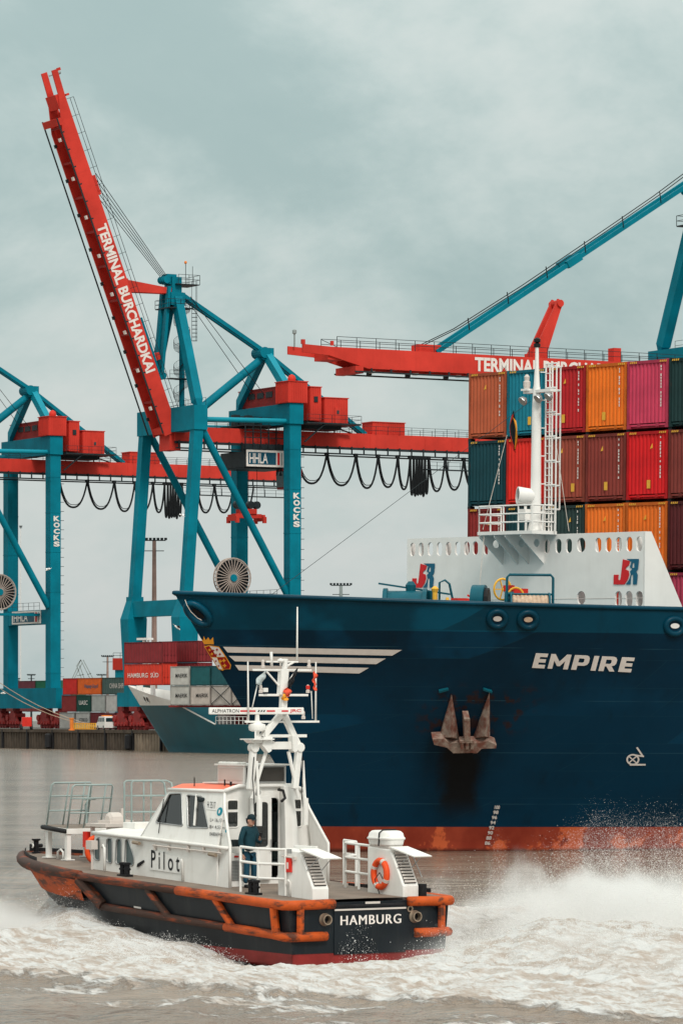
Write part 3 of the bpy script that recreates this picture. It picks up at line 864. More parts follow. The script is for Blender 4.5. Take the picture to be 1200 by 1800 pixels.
CRANE_K = {'raised': 0, 'left': 77, 'right': -128}
def crane_at(k, label):
    return thing('gantry_crane', label, 'crane', QO + V((-.5 * k, .866 * k, 0)), (0, 0, QR), 'ship-to-shore cranes on the quay')
craneA = crane_at(0, 'teal gantry crane with red boom luffed up steeply, trolley and spreader under it')
crane_common(craneA)
craneB = copy_tree(craneA)
craneB.location = QO + V((-.5 * 77, .866 * 77, 0))
craneB['label'] = 'teal gantry crane cut by the left edge of the picture'
craneC = copy_tree(craneA)
craneC.location = V((41.5, 463.5, 0))
craneC['label'] = 'gantry crane with lowered horizontal red boom above the stacked containers'
crane_boom(craneA, 69)
crane_boom(craneB, 69)
crane_boom(craneC, 0)
# forestays: folded on the raised crane, stretched on the lowered one
for cr_ in (craneA, craneB):
    for sg in (-.9, .9):
        MB().bar((-1.0, sg, 65.2), (-2.2, sg, 52.6), .45, .8, (0, 1, 0)).build('forestay_link', 'teal', cr_)
        MB().bar((-2.4, sg * .6, 52.8), (-5.4, sg * .6, 60.6), .45, .7, (0, 1, 0)).build('forestay_link', 'teal', cr_)
    MB().tube((-2.2, -1.5, 52.6), (-2.2, 1.5, 52.6), .55, n=12).build('stay_hinge', 'teal', cr_)
    c = MB()
    for k in range(5):
        c.tube((-12.6 + k * .12, -1.2 + k * .6, 80.3 - k * .45), (-1.3, -.9 + k * .45, 66.6), .055, n=4)
    for sg in (-1.5, 1.5): c.tube((2.5, sg * .5, 64), (14, sg, 50.5), .05, n=4)
    c.build('hoist_rope', 'cable', cr_)
for sg in (-.9, .9):
    MB().bar((-1.2, sg, 67.2), (-36.2, sg, 45.7), .35, .5).bar((-17.0, sg, 57.5), (-18.8, sg, 56.4), .55, .85).build('forestay_link', 'teal', craneC)
c = MB()
for sg in (-.6, .6):
    c.path([(-1.0, sg, 68.6), (-6, sg, 65.2), (-12, sg, 61.4), (-24, sg, 53.9), (-33, sg, 48.6), (-38.2, sg, 46.2)], .06, 4)
for k in range(6): c.tube((-6 - k * 5.2, -1.1, 64.3 - k * 3.18), (-6.2 - k * 5.2, -1.1, 65.6 - k * 3.18), .06, n=4)
c.build('hoist_rope', 'cable', craneC)
# trolley, cabin and sign of the raised crane
tb = MB().box(9.6, 16.2, -3.6, 3.6, 45.9, 46.1).box(9.6, 16.2, -3.4, -2.8, 41.9, 43.4)
for k in range(12):
    x0 = 9.9 + rnd.uniform(0, 5.4); y0 = rnd.uniform(-3.4, 2.2)
    tb.box(x0, x0 + rnd.uniform(.4, 1.1), y0, y0 + rnd.uniform(.6, 1.3), 46.1, 46.8 + rnd.uniform(.2, 1.0))
for k in range(6): tb.tube((9.8 + k * 1.25, -3.5, 41.9), (9.8 + k * 1.25, -3.5, 46.0), .1, n=4)
for z in (42.6, 44.2, 45.0): tb.box(9.5, 16.3, -3.65, -3.5, z, z + .12)
tb.box(9.8, 16.6, -3.2, 3.2, 39.9, 40.2)
for k in range(9):
    tb.bar((15.0 + rnd.uniform(0, 2.5), rnd.uniform(-4, -2), 39), (15.5 + rnd.uniform(0, 2.5), rnd.uniform(-4, -2), 43), .14, .14)
tb.rail([(9.6 + k * 1.3, -3.6, 46.1) for k in range(6)], 1.1, .04, n=4)
trolley = tb.build('trolley', 'dark_steel', craneA)
sb = MB().box(9.8, 15.9, -3.86, -3.74, 40.15, 42.5).build('owner_sign', 'white_paint', craneA)
hhla_face(sb, lambda a, c_, d: (9.8 + 6.1 * a, -3.86 - d, 40.15 + 2.35 * c_))
MB().box(9.7, 15.9, -3.70, 3.7, 40.1, 42.3).build('trolley_housing', 'dark_steel', craneA)
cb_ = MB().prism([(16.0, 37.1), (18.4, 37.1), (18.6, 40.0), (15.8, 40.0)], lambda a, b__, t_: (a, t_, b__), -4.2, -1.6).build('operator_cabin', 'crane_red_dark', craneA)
MB().prism([(15.86, 37.4), (15.72, 39.6), (15.8, 39.6), (15.94, 37.4)], lambda a, b__, t_: (a, t_, b__), -4.1, -1.7).build('cabin_window', 'glass_dark', cb_)
MB().box(16.4, 18.0, -4.26, -4.21, 38.0, 39.5).build('cabin_window', 'glass_dark', cb_)
sp = thing('spreader', 'red container spreader hanging on ropes under the raised crane', 'spreader', QO, (0, 0, QR))
s1 = MB().box(9.9, 13.9, -.9, .9, 33.0, 33.6).box(9.5, 9.9, -1.2, 1.2, 32.6, 33.5).box(13.9, 14.3, -1.2, 1.2, 32.6, 33.5).box(10.8, 13.0, -1.1, 1.1, 33.6, 34.3)
for q in (9.7, 14.1): s1.box(q - .25, q + .25, -1.5, -1.1, 32.3, 33.2).box(q - .25, q + .25, 1.1, 1.5, 32.3, 33.2)
s1.build('frame', 'crane_red', sp)
s1 = MB()
for q in (10.4, 12.5, 13.5): s1.tube((q, -.35, 34.9), (q, .35, 34.9), .55, n=14)
s1.build('sheave', 'dark_steel', sp)
s1 = MB()
for q in (10.4, 12.2, 13.6): s1.tube((q, 0, 34.9), (q, 0, 40), .04, n=4)
s1.build('rope', 'cable', sp)

# ================================================================== container ship with navy hull
SHM = Matrix.Translation((7.78, 165, 0)) @ Matrix.Rotation(R(220), 4, 'Z') @ Matrix.Rotation(-.0128, 4, 'X')
SHI = SHM.inverted()
ship = thing('container_ship', 'large navy blue container ship with white stripes, crest and stowed anchor on its bow', 'ship')
ship.matrix_world = SHM
ship.location, ship.rotation_euler = SHM.to_translation(), SHM.to_euler()
ZK = 8.75
def stem(z): return 10.9 + (.765 * z if z > 0 else .35 * z)
def top(u): return 9.72 + .42 * max(0., u / 18.6) ** 2
def hb(u, z):
    s = stem(z) - u
    if s <= 0: return s * .8
    t_ = max(0., min(z, ZK)) / ZK
    L_, p_ = 34 - 10 * t_, 2.1 + .3 * t_
    w = 11.2 * (1 - (1 - min(s / L_, 1)) ** p_)
    return w
def sight(px, py):
    o = SHI @ V((0, 0, CAMH))
    d = SHI.to_3x3() @ V(((px - 600) / FOC, 1, (HOR - py) / FOC))
    return o, d
def HP(px, py, off=.02):
    """point of the hull side under a sight line, lifted off the plating"""
    for tries in range(40):
        o, d = sight(px, py)
        f = lambda t_: (lambda p_: p_.y - hb(p_.x, p_.z))(o + d * t_)
        a = 140.0
        while a < 185 and f(a) > 0: a += .5
        if a < 185: break
        px += .6
    lo, hi = a - .5, a
    for k in range(30):
        m_ = (lo + hi) / 2
        if f(m_) > 0: lo = m_
        else: hi = m_
    p_ = o + d * lo
    e_ = .05
    nrm = V((-(hb(p_.x + e_, p_.z) - hb(p_.x - e_, p_.z)) / (2 * e_), 1, -(hb(p_.x, p_.z + e_) - hb(p_.x, p_.z - e_)) / (2 * e_))).normalized()
    return p_ + nrm * off
def SP(px, py, u=None, v=None):
    """point on a plane of the ship (u forward or v to port fixed) under a sight line"""
    o, d = sight(px, py)
    t_ = ((u - o.x) / d.x) if u is not None else ((v - o.y) / d.y)
    return o + d * t_

# hull plating material: navy paint with touched-up patches, weld lines and the anchor's stain
anc = HP(812, 1305, 0)
anl = HP(806, 1432, 0)
ans = (anc.x - anl.x) / (anc.z - anl.z)
def hull_paint(name, base, lighter, boot=False):
    m = bpy.data.materials.new(name); m.use_nodes = True
    n, l = m.node_tree.nodes, m.node_tree.links
    b = n['Principled BSDF']
    t = n.new('ShaderNodeTexCoord')
    sx = n.new('ShaderNodeSeparateXYZ'); l.new(t.outputs['Object'], sx.inputs[0])
    def nz(sc, det, vec=(1, 1, 1), ro=.55):
        mp_ = n.new('ShaderNodeMapping'); mp_.inputs['Scale'].default_value = vec; l.new(t.outputs['Object'], mp_.inputs[0])
        z = n.new('ShaderNodeTexNoise'); z.inputs['Scale'].default_value = sc; z.inputs['Detail'].default_value = det; z.inputs['Roughness'].default_value = ro
        l.new(mp_.outputs[0], z.inputs['Vector']); return z.outputs['Fac']
    def mr(v, a, b_, c=0., d=1.):
        q = n.new('ShaderNodeMapRange'); q.interpolation_type = 'SMOOTHSTEP'
        for i_, u in enumerate((a, b_, c, d)): q.inputs[i_ + 1].default_value = u
        l.new(v, q.inputs[0]); return q.outputs[0]
    def mm(op, a, b_):
        q = n.new('ShaderNodeMath'); q.operation = op
        for i_, v in enumerate((a, b_)):
            if isinstance(v, (int, float)): q.inputs[i_].default_value = v
            else: l.new(v, q.inputs[i_])
        return q.outputs[0]
    def mix(f, a, b_):
        q = n.new('ShaderNodeMix'); q.data_type = 'RGBA'; l.new(f, q.inputs[0])
        for i_, v in ((6, a), (7, b_)):
            if isinstance(v, tuple): q.inputs[i_].default_value = (*v, 1)
            else: l.new(v, q.inputs[i_])
        return q.outputs[2]
    if boot:
        c_ = mix(mr(nz(.9, 6, (1, 1, .5)), .35, .7), (.28, .040, .022), (.40, .066, .034))
        c_ = mix(mr(nz(.45, 9, (1, 1, .9), .62), .52, .56, 0, .9), c_, (.72, .15, .055))
        c_ = mix(mr(nz(2.6, 8, (1, 1, .25), .7), .60, .72, 0, .7), c_, (.10, .022, .016))
        c_ = mix(mm('MULTIPLY', mr(sx.outputs[2], .22, .05), .8), c_, (.035, .02, .015))
        b.inputs['Roughness'].default_value = .5
    else:
        c_ = mix(mr(nz(.18, 5), .35, .65), base, lighter)  # noise mixes the darker and the lighter navy tone at random
        vo = n.new('ShaderNodeTexBrick'); vo.inputs['Scale'].default_value = 1; vo.inputs['Mortar Size'].default_value = .012; vo.inputs['Mortar Smooth'].default_value = .3
        mp_ = n.new('ShaderNodeCombineXYZ'); l.new(mm('ADD', sx.outputs[0], sx.outputs[1]), mp_.inputs[0]); l.new(sx.outputs[2], mp_.inputs[1])
        vo.inputs['Brick Width'].default_value = 2.6; vo.inputs['Row Height'].default_value = 1.1; vo.inputs['Bias'].default_value = 0
        vo.inputs['Color1'].default_value = (0, 0, 0, 1); vo.inputs['Color2'].default_value = (1, 1, 1, 1)
        l.new(mp_.outputs[0], vo.inputs['Vector'])
        pf = mm('MULTIPLY', mr(vo.outputs['Color'], .5, .9, 0, .6), mr(nz(.35, 3), .45, .6))
        c_ = mix(pf, c_, tuple(q * 1.7 for q in lighter))
        c_ = mix(mr(nz(1.2, 7, (1, 1, .06), .6), .55, .78, 0, .45), c_, (.0035, .011, .015))
        wl_ = mm('PINGPONG', mm('ADD', sx.outputs[2], .1), 1.03)
        c_ = mix(mm('MULTIPLY', mr(wl_, .018, .006), mr(nz(.4, 3), .35, .55, 0, .55)), c_, (.03, .10, .14))
        c_ = mix(mm('MULTIPLY', vo.outputs['Fac'], mr(nz(.5, 4), .35, .6, .05, .34)), c_, (.012, .060, .085))
        # black weathered streak below the anchor
        du = mm('ABSOLUTE', mm('SUBTRACT', mm('ADD', sx.outputs[0], mm('MULTIPLY', mm('SUBTRACT', nz(1.6, 5, (1, 1, .15)), .5), .8)), mm('ADD', anc.x, mm('MULTIPLY', mm('SUBTRACT', sx.outputs[2], anc.z), ans))), 0)
        st = mm('MULTIPLY', mr(du, .85, .35), mm('MULTIPLY', mr(sx.outputs[2], anc.z + .7, anc.z - .1), mr(sx.outputs[2], 1.0, 2.3)))
        c_ = mix(mm('MULTIPLY', st, .93), c_, (.006, .006, .006))
        du2 = mm('ABSOLUTE', mm('SUBTRACT', sx.outputs[0], anc.x), 0)
        ru = mm('MULTIPLY', mm('MULTIPLY', mr(du2, 2.2, 1.2), mr(sx.outputs[2], anc.z + .1, anc.z + .7)), mm('MULTIPLY', mr(sx.outputs[2], anc.z + 2.5, anc.z + 1.7), mr(nz(2.2, 7), .5, .62)))
        c_ = mix(mm('MULTIPLY', ru, .8), c_, (.03, .012, .008))
        c_ = mix(mr(nz(2.4, 8, (.25, .25, 2.2), .7), .62, .74, 0, .35), c_, (.012, .055, .075))
        c_ = mix(mr(nz(.9, 9, (1, 1, .12), .7), .66, .76, 0, .55), c_, (.030, .014, .009))
        b.inputs['Roughness'].default_value = .36
    l.new(c_, b.inputs['Base Color'])
    b.inputs['Specular IOR Level'].default_value = .14
    bz = n.new('ShaderNodeBump'); bz.inputs['Strength'].default_value = .45; bz.inputs['Distance'].default_value = .06
    l.new(nz(.55, 3), bz.inputs['Height']); l.new(bz.outputs[0], b.inputs['Normal'])
    _mc[name] = m
hull_paint('hull_navy', (.0004, .0185, .039), (.0005, .031, .066))
hull_paint('bulwark_skylit', (.0005, .036, .064), (.0007, .050, .088))  # lighter copy of the navy; the upright band's skylight is in its colour
hull_paint('hull_boot', None, None, True)
def hull_part(name, zs, m):
    mb = MB(); n_ = 46
    for sg in (1, -1):
        rings = []
        for z in zs:
            row = []
            smax = stem(min(z, 10.2)) + 34
            for i_ in range(n_ + 1):
                s_ = smax * (i_ / n_) ** 2.0
                zz = z if z < 9 else ZK + .0 + (top(stem(z) - s_) - ZK) * (z - ZK) / (9.72 - ZK)
                u = stem(zz) - s_
                row.append((u, sg * max(hb(u, zz), 0), zz))
            rings.append(row)
        mb.loft(rings, False, False)
    return mb.build(name, m, ship, True)
hull_part('boot_top', [-2.5, -1.0, -.3, 0, .5, 1.03], 'hull_boot')
hull_part('hull', [1.03, 1.6, 2.2, 2.9, 3.6, 4.4, 5.2, 6.0, 6.7, 7.4, 8.0, 8.4, ZK], 'hull_navy')
hull_part('bulwark', [ZK, 9.2, 9.72], 'bulwark_skylit')
cap_ = MB()
for sg in (1, -1):
    us_ = [stem(top(18)) - .01 - 42 * (i_ / 60) ** 2 for i_ in range(61)]
    cap_.path([(u, sg * max(hb(u, top(u)), .02), top(u)) for u in us_], .09, 6)
cap_.build('bulwark_rail', 'bulwark_skylit', ship, True)
dk = MB()
us_ = [17.4 - 42 * (i_ / 40) ** 1.6 for i_ in range(41)]
dk.loft([[(u, -max(hb(u, 8.6) - .05, .02), 8.6) for u in us_], [(u, max(hb(u, 8.6) - .05, .02), 8.6) for u in us_]], False, False)
dk.build('deck', 'deck_teal', ship)

# painted marks
def hull_poly(name, pts, m, off=.03, sub=1, parent=None):
    mb = MB()
    pts = [V(p_) for p_ in pts]
    dense = []
    for a, b_ in zip(pts, pts[1:] + pts[:1]):
        for k in range(sub): dense.append(a + (b_ - a) * k / sub)
    mb.add([HP(p_.x, p_.y, off) for p_ in dense], fill2d([[(p_.x, p_.y) for p_ in dense]]))
    return mb.build(name, m, parent or ship)
def hull_band(name, tl, tr, bl, br, m, off=.03, n_=24):
    tl, tr, bl, br = V(tl), V(tr), V(bl), V(br)
    mb = MB().sheet(n_, 2, lambda a, b_: HP(*((tl * (1 - a) + tr * a) * (1 - b_) + (bl * (1 - a) + br * a) * b_), off))
    return mb.build(name, m, ship)
hull_band('stripe', (392, 1136.5), (706, 1142), (400, 1146.5), (689, 1152), 'white_paint')
hull_band('stripe', (402, 1152.5), (678, 1157), (413, 1162), (661, 1167), 'white_paint')
hull_band('stripe', (413, 1168.5), (648, 1173.5), (420, 1178), (631, 1183.5), 'white_paint')
bl, br, tl = V((934.3, 1173.4)), V((1107.9, 1181.5)), V((941.2, 1147.8))
def ename(a, b_, t_):
    q = bl + (br - bl) * a + (tl - bl) * b_
    return HP(q.x, q.y, t_)
glyphs([(ch, (x0 - 78) / 950, (x1 - 78) / 950) for ch, x0, x1 in (('E', 78, 197), ('M', 227, 421), ('P', 453, 604), ('I', 640, 688), ('R', 715, 870), ('E', 905, 1028))], ename, 'white_paint', ship)
for k, tx in enumerate(('100', '98', '96', '94', '92', '90', '88', '86')):
    cx, cy = 873 - k * 2.45, 1419 + k * 9
    lettering(tx, lambda a, b_: HP(cx - 4.6 + a * 9.2 + b_ * .8, cy + 3.2 - b_ * 6.4, .025), 'white_paint', ship, 'draught_mark', bold=.03)
def stroke(p0, p1, w, off=.03):
    p0, p1 = V(p0), V(p1)
    d = (p1 - p0).normalized(); q = V((-d.y, d.x)) * w / 2
    return hull_poly('bow_thruster_mark', [p0 - q, p1 - q, p1 + q, p0 + q], 'white_paint', off)
stroke((1118.5, 1313.5), (1129, 1329), 3); stroke((1131, 1329.5), (1114, 1327), 2.6)
stroke((1106, 1344), (1134, 1344), 3); stroke((1105.5, 1330), (1117.5, 1340.5), 2.2); stroke((1105.5, 1340), (1117.5, 1329.5), 2.2)
rg = MB()
ro = [(1111.5 + 11.5 * math.cos(k * math.tau / 24), 1335 + 10 * math.sin(k * math.tau / 24)) for k in range(24)]
ri = [(1111.5 + 8.6 * math.cos(k * math.tau / 24), 1335 + 7.2 * math.sin(k * math.tau / 24)) for k in range(24)]
rg.loft([[HP(*p_, .03) for p_ in ro], [HP(*p_, .03) for p_ in ri]], True, False).build('bow_thruster_mark', 'white_paint', ship)

# crest near the stem
sh_out = [(358.5, 1135.8), (367.5, 1133.6), (385.3, 1136.4), (397.3, 1153.8), (406.2, 1168.6), (404.8, 1175.8), (394.3, 1176.4), (391.8, 1178.6), (384, 1176.4)]
crest = hull_poly('crest', sh_out, 'gold', .03)
hull_poly('crest_quarter', [(361, 1137), (367.8, 1135), (380.6, 1154), (371.5, 1153.6)], 'crest_red', .045, parent=crest)
hull_poly('crest_quarter', [(368.6, 1135), (384.6, 1137.6), (395.4, 1153.6), (381.8, 1154)], 'white_paint', .045, parent=crest)
hull_poly('crest_quarter', [(372.5, 1155), (381, 1155.4), (391, 1176), (384.6, 1174.6)], 'white_paint', .045, parent=crest)
hull_poly('crest_quarter', [(382.2, 1155.4), (396.2, 1154.8), (404.6, 1169), (403.4, 1174.6), (393.6, 1175)], 'crest_red', .045, parent=crest)
def cross(cx, cy, r_, m):
    w = r_ * .34
    hull_poly('crest_cross', [(cx - w, cy - r_), (cx + w, cy - r_), (cx + w, cy - w), (cx + r_, cy - w), (cx + r_, cy + w), (cx + w, cy + w), (cx + w, cy + r_), (cx - w, cy + r_), (cx - w, cy + w), (cx - r_, cy + w), (cx - r_, cy - w), (cx - w, cy - w)], m, .06, parent=crest)
for q in ((375, 1142.4), (381.6, 1141), (380, 1150), (386.6, 1149)): cross(*q, 2.1, 'crest_red')
for q in ((387, 1161.5), (393.6, 1160), (395, 1169)): cross(*q, 3.2, 'gold')
for q in ((368.5, 1141.5), (372.6, 1148.5)): cross(*q, 2.4, 'gold')
for q in ((379.6, 1161), (384.4, 1169.5)): cross(*q, 1.7, 'crest_red')
hull_poly('crown', [(359, 1132), (352.5, 1121), (357, 1125.5), (358, 1117.5), (362, 1124.8), (366, 1119.6), (369.6, 1125.2), (374.6, 1119.4), (376, 1132)], 'gold', .03)

# chocks: cast rings in the bulwark
def chock(cx, cy, rx, ry, rot=0., tube=.10, inner='pale_panel', lift=.02):
    c_, s_ = math.cos(rot), math.sin(rot)
    def pt(k, f, off):
        a = k * math.tau / 24
        x_, y_ = rx * f * math.cos(a), ry * f * math.sin(a)
        return HP(cx + x_ * c_ - y_ * s_, cy + x_ * s_ + y_ * c_, off)
    ring = MB().path([pt(k, 1, lift) for k in range(24)], tube, 8, True).build('chock', 'bulwark_skylit', ship, True)
    MB().loft([[pt(k, 1, lift + tube * .6) for k in range(24)], [pt(k, .72, .05) for k in range(24)], [pt(k, .5, .03) for k in range(24)]], True, False).build('chock_throat', 'bulwark_skylit', ring, True)
    MB().add([HP(cx + (rx * .52 * math.cos(a_)) * c_ - (ry * .34 * math.sin(a_) - ry * .08) * s_, cy + (rx * .52 * math.cos(a_)) * s_ + (ry * .34 * math.sin(a_) - ry * .08) * c_, .07) for a_ in [k * math.tau / 24 for k in range(24)]], [tuple(range(24))]).build('chock_opening', inner, ring)
    MB().add([pt(k, .66, .045) for k in range(24)], [tuple(range(24))]).build('chock_plate', 'hull_navy', ring)
    return ring
chock(873.5, 1088, 14.5, 13.5, 0, .12, 'pale_panel')
chock(927.5, 1089.5, 15, 13.5, 0, .12, 'rope')
chock(1184.5, 1101, 15, 13.5, 0, .12, 'white')
big = chock(348, 1078, 25, 12, R(40), .13, 'black', .05)
MB().path([HP(326, 1052, .12), HP(331, 1058, .3), HP(338, 1068, .35), HP(349, 1080, .3), HP(356, 1085, .25)], .016, 5).build('mooring_line', 'rope_white', ship)

# anchor
def AP(px, py, t_): return HP(px, py, t_)
an = MB()
def wedge(pts, t0, t1): an.prism(pts, lambda a, b_, t_: AP(a, b_, t_), t0, t1)
# two flukes, crown bar, palms, shank
def fluke(base0, base1, tip, mid, hgt):
    pts = [V(p_) for p_ in (base0, base1, tip)]
    m_ = V(mid)
    n0 = len(an.v)
    vs = [AP(pts[0].x, pts[0].y, .25), AP(pts[1].x, pts[1].y, .25), AP(pts[2].x, pts[2].y, .12), AP(m_.x, m_.y, hgt),
          AP(pts[0].x, pts[0].y, .05), AP(pts[1].x, pts[1].y, .05), AP(pts[2].x, pts[2].y, .03)]
    an.add(vs, [(0, 1, 3), (1, 2, 3), (2, 0, 3), (0, 4, 5, 1), (1, 5, 6, 2), (2, 6, 4, 0)])
fluke((772, 1291), (806, 1294), (793, 1219), (790, 1278), .75)
fluke((832, 1292), (859, 1292), (859.5, 1216), (846, 1276), .75)
wedge([(757, 1285), (775, 1284), (788, 1292), (835, 1292), (852, 1288), (868, 1295), (867, 1301), (842, 1302), (835, 1309), (793, 1310), (782, 1300), (760, 1295)], .1, .62)
wedge([(797, 1309), (837, 1309), (835, 1313), (828, 1313), (827, 1310), (805, 1310), (804, 1313), (798, 1312)], .1, .5)
an.build('anchor', 'anchor', ship, label='rusty mud-caked anchor with two pointed flukes')
sk_ = MB().prism([(811, 1245), (821, 1245), (822, 1284), (812, 1284)], lambda a, b_, t_: AP(a, b_, t_), .2, .8)
sk_.prism([(803, 1284), (827, 1284), (828, 1288), (803, 1288)], lambda a, b_, t_: AP(a, b_, t_), .5, .78)
for q in (808, 817, 826): sk_.prism([(q - 2.5, 1286), (q + 2.5, 1286), (q + 2, 1300), (q - 3, 1300)], lambda a, b_, t_: AP(a, b_, t_), .5, .74)
sk_.build('anchor_shank', 'anchor', ship)
for q in ([(770.5, 1212), (787, 1208.5), (788, 1211), (771, 1215.5)], [(849, 1208.5), (864, 1213), (863.5, 1216), (848, 1211)]):
    MB().prism(q, lambda a, b_, t_: HP(a, b_, t_), 0, .14).build('anchor_guard', 'deck_teal', ship)

# breakwater with oval openings
bw = MB()
v0, v1, zt = SP(717, 960, u=0).y, SP(1131, 950, u=0).y, SP(717, 947, u=0).z
zt1 = SP(1131, 934, u=0).z
holes = []
for px in (724.5, 740, 756, 772, 788, 804, 820, 835, 854):
    q = SP(px, 966 - (px - 724) * .022, u=0); holes.append(oval(max(q.y, v0 + .3), q.z, .34, .58))
for px in (960.5, 981, 999.5, 1051, 1069, 1087, 1105.5, 1123):
    q = SP(px, 960.5 - (px - 960) * .027, u=0); holes.append(oval(q.y, q.z, .36, .60))
q = SP(1021, 958, u=0); holes.append(oval(q.y, q.z, .50, .60))
q = SP(1021, 1051, u=0); holes.append(oval(q.y, q.z, .50, .56))
for px in (1086.5, 1105, 1123):
    q = SP(px, 1053, u=0); holes.append(oval(q.y, q.z, .40, .64))
bw.plate([(v0, 8.55), (v1, 8.55), (v1, zt1), (v0, zt)], holes, lambda a, b_, t_: (t_, a, b_), -.09, 0)
bw.build('breakwater', 'white', ship)
# stiffeners behind and the raked wing walls aft
st_ = MB()
for k in range(11):
    v = -7.1 + k * 1.32 + (.3 if k % 2 else 0)
    st_.prism([(-.1, 8.6), (-.1, zt - .15), (-.35, zt - .15), (-1.3, 8.6)], lambda a, b_, t_, v=v: (a, v + t_, b_), 0, .04)
st_.build('breakwater_stiffener', 'white', ship)
for v, zz in ((v1 + .02, zt1), (v0 - .06, zt)):
    MB().prism([(0, 8.6), (0, zz), (-.35, zz), (-2.9, 8.6)], lambda a, b_, t_, v=v: (a, v + t_, b_), 0, .06).build('wing_wall', 'white', ship)
sm_ = MB().box(.004, .012, v0, v1, 10.22, 10.235)
sm_.build('weld_seam', 'pale_panel', ship)
# owner's logo: two letters with a running figure left white between them
J = [(778, 332), (826, 345), (822, 372), (798, 392), (797, 404), (818, 412), (822, 440), (814, 470), (790, 508), (712, 508), (714, 440), (748, 440), (745, 470), (752, 480), (760, 474), (764, 452)]
Rr = [(802, 330), (890, 330), (890, 348), (884, 402), (872, 418), (882, 440), (876, 508), (849, 508), (850, 440), (836, 442), (832, 508), (798, 508), (824, 470), (833, 438), (828, 414), (842, 404), (838, 394), (826, 390), (838, 352)]
Rh = [(846, 358), (860, 358), (857, 392), (844, 392)]
def logo(px0, px1, py0, py1):
    def fn(a, b_, t_):
        q = SP(px0 + (a - 712) / 178 * (px1 - px0), py0 + (b_ - 330) / 178 * (py1 - py0), u=.02)
        return (q.x + t_, q.y, q.z)
    MB().plate(J, [], fn, 0, .01).build('logo_letter', 'logo_red', ship)
    MB().plate(Rr, [Rh], fn, 0, .01).build('logo_letter', 'logo_blue', ship)
logo(1078, 1122.5, 982.5, 1027.5)
logo(724, 764, 990.5, 1033)

# foremast on its bracketed platform
PZ = zt - .02
mp_ = MB().box(.002, 1.38, -1.85, 1.5, PZ, PZ + .14)
mp_.build('mast_platform', 'white', ship)
for v in (-1.78, -.86, -.2, .72):
    MB().plate([(.002, PZ), (1.33, PZ), (1.33, PZ - .1), (.002, PZ - 1.2)], [[(.42 + .17 * math.cos(k * math.tau / 12), PZ - .34 + .17 * math.sin(k * math.tau / 12)) for k in range(12)]], lambda a, b_, t_, v=v: (a, v + t_, b_), -.03, .03).build('platform_bracket', 'white', ship)
rl = MB()
pz = PZ + .14
rl.rail([(1.33, -1.8, pz), (1.33, -1.1, pz), (1.33, -.3, pz), (1.33, .6, pz), (1.33, 1.45, pz), (.75, 1.45, pz), (.1, 1.45, pz)], 1.05, .035, (.35, .68, 1.0))
rl.rail([(1.33, -1.8, pz), (.7, -1.8, pz), (.1, -1.8, pz)], 1.05, .035, (.35, .68, 1.0))
rl.build('platform_rail', 'white', ship, True, auto=True)
mu, mv = .55, .80
MB().lathe((mu, mv, pz), (0, 0, 1), [(0, .34), (.12, .32), (.5, .23), (5.0, .19), (5.9, .15), (6.0, .13), (6.9, .08), (7.6, .07)], 14).build('mast', 'white', ship, True, auto=True)
MB().lathe((mu, mv, pz + 7.55), (0, 0, 1), [(0, .05), (.05, .14), (.16, .14), (.2, .06), (.24, .14), (.36, .14), (.42, .05)], 12).build('mast_lantern', 'black', ship)
ya = MB().bar((mu - .1, mv - .75, pz + 5.75), (mu + .1, mv + 1.1, pz + 5.75), .3, .12).box(mu - .2, mu + .2, mv - .75, mv - .35, pz + 5.8, pz + 5.88)
ya.build('mast_yard', 'white', ship)
for q, z_ in ((-.55, 5.5), (.38, 5.55), (1.0, 5.6)):
    MB().lathe((mu + .1, mv + q, pz + z_), (.6, -.1, -.5), [(0, .05), (.1, .16), (.22, .2), (.25, .2)], 10).build('mast_floodlight', 'metal', ship)
MB().lathe((mu, mv - .6, pz + 5.88), (0, 0, 1), [(0, .12), (.12, .15), (.3, .15), (.34, .1), (.5, .12), (.6, .05)], 10).build('navigation_light', 'pale_panel', ship)
lad = MB()
la = (.05, 1.05)
for q in (.98, 1.22, 1.38, 1.62):
    lad.tube((.2, q, pz), (.2, q, pz + 6.9), .035, n=5)
for k in range(7): lad.tube((.2, .98, pz + .9 + k), (.2, 1.62, pz + .9 + k), .04, n=5)
k = 0
while k * .3 < 6.7: lad.tube((.2, .98, pz + .2 + k * .3), (.2, 1.38, pz + .2 + k * .3), .022, n=4); k += 1
for k in range(7):
    z_ = pz + .9 + k * .98
    lad.path([(.2, .98, z_), (-.2, .92, z_), (-.42, 1.18, z_), (-.2, 1.44, z_), (.2, 1.38, z_)], .03, 4)
for q in ((-.2, .92), (-.42, 1.18), (-.2, 1.44)): lad.tube((*q, pz + .9), (*q, pz + 6.8), .025, n=4)
for k in range(6): lad.tube((mu - .1, mv + .1, pz + .8 + k * 1.15), (.2, 1.0, pz + .8 + k * 1.15), .03, n=4)
lad.build('mast_ladder', 'white', ship)
hn = MB().lathe((mu + .35, mv - .3, pz + 1.45), (.8, -.45, .05), [(-.45, .12), (-.38, .30), (.25, .36), (.30, .36), (.3, .30), (.12, .26)], 16).build('ship_horn', 'white', ship, True, auto=True)
MB().lathe((mu + .35, mv - .3, pz + 1.45), (.8, -.45, .05), [(.20, .29), (.22, .05)], 16).build('horn_mouth', 'black', hn)
MB().box(mu + .15, mu + .5, mv - .5, mv - .1, pz + .45, pz + .9).tube((mu + .3, mv - .3, pz + .9), (mu + .3, mv - .3, pz + 1.15), .06).tube((mu + .45, mv - .1, pz), (mu + .45, mv - .1, pz + .5), .05).build('horn_mount', 'white', ship)
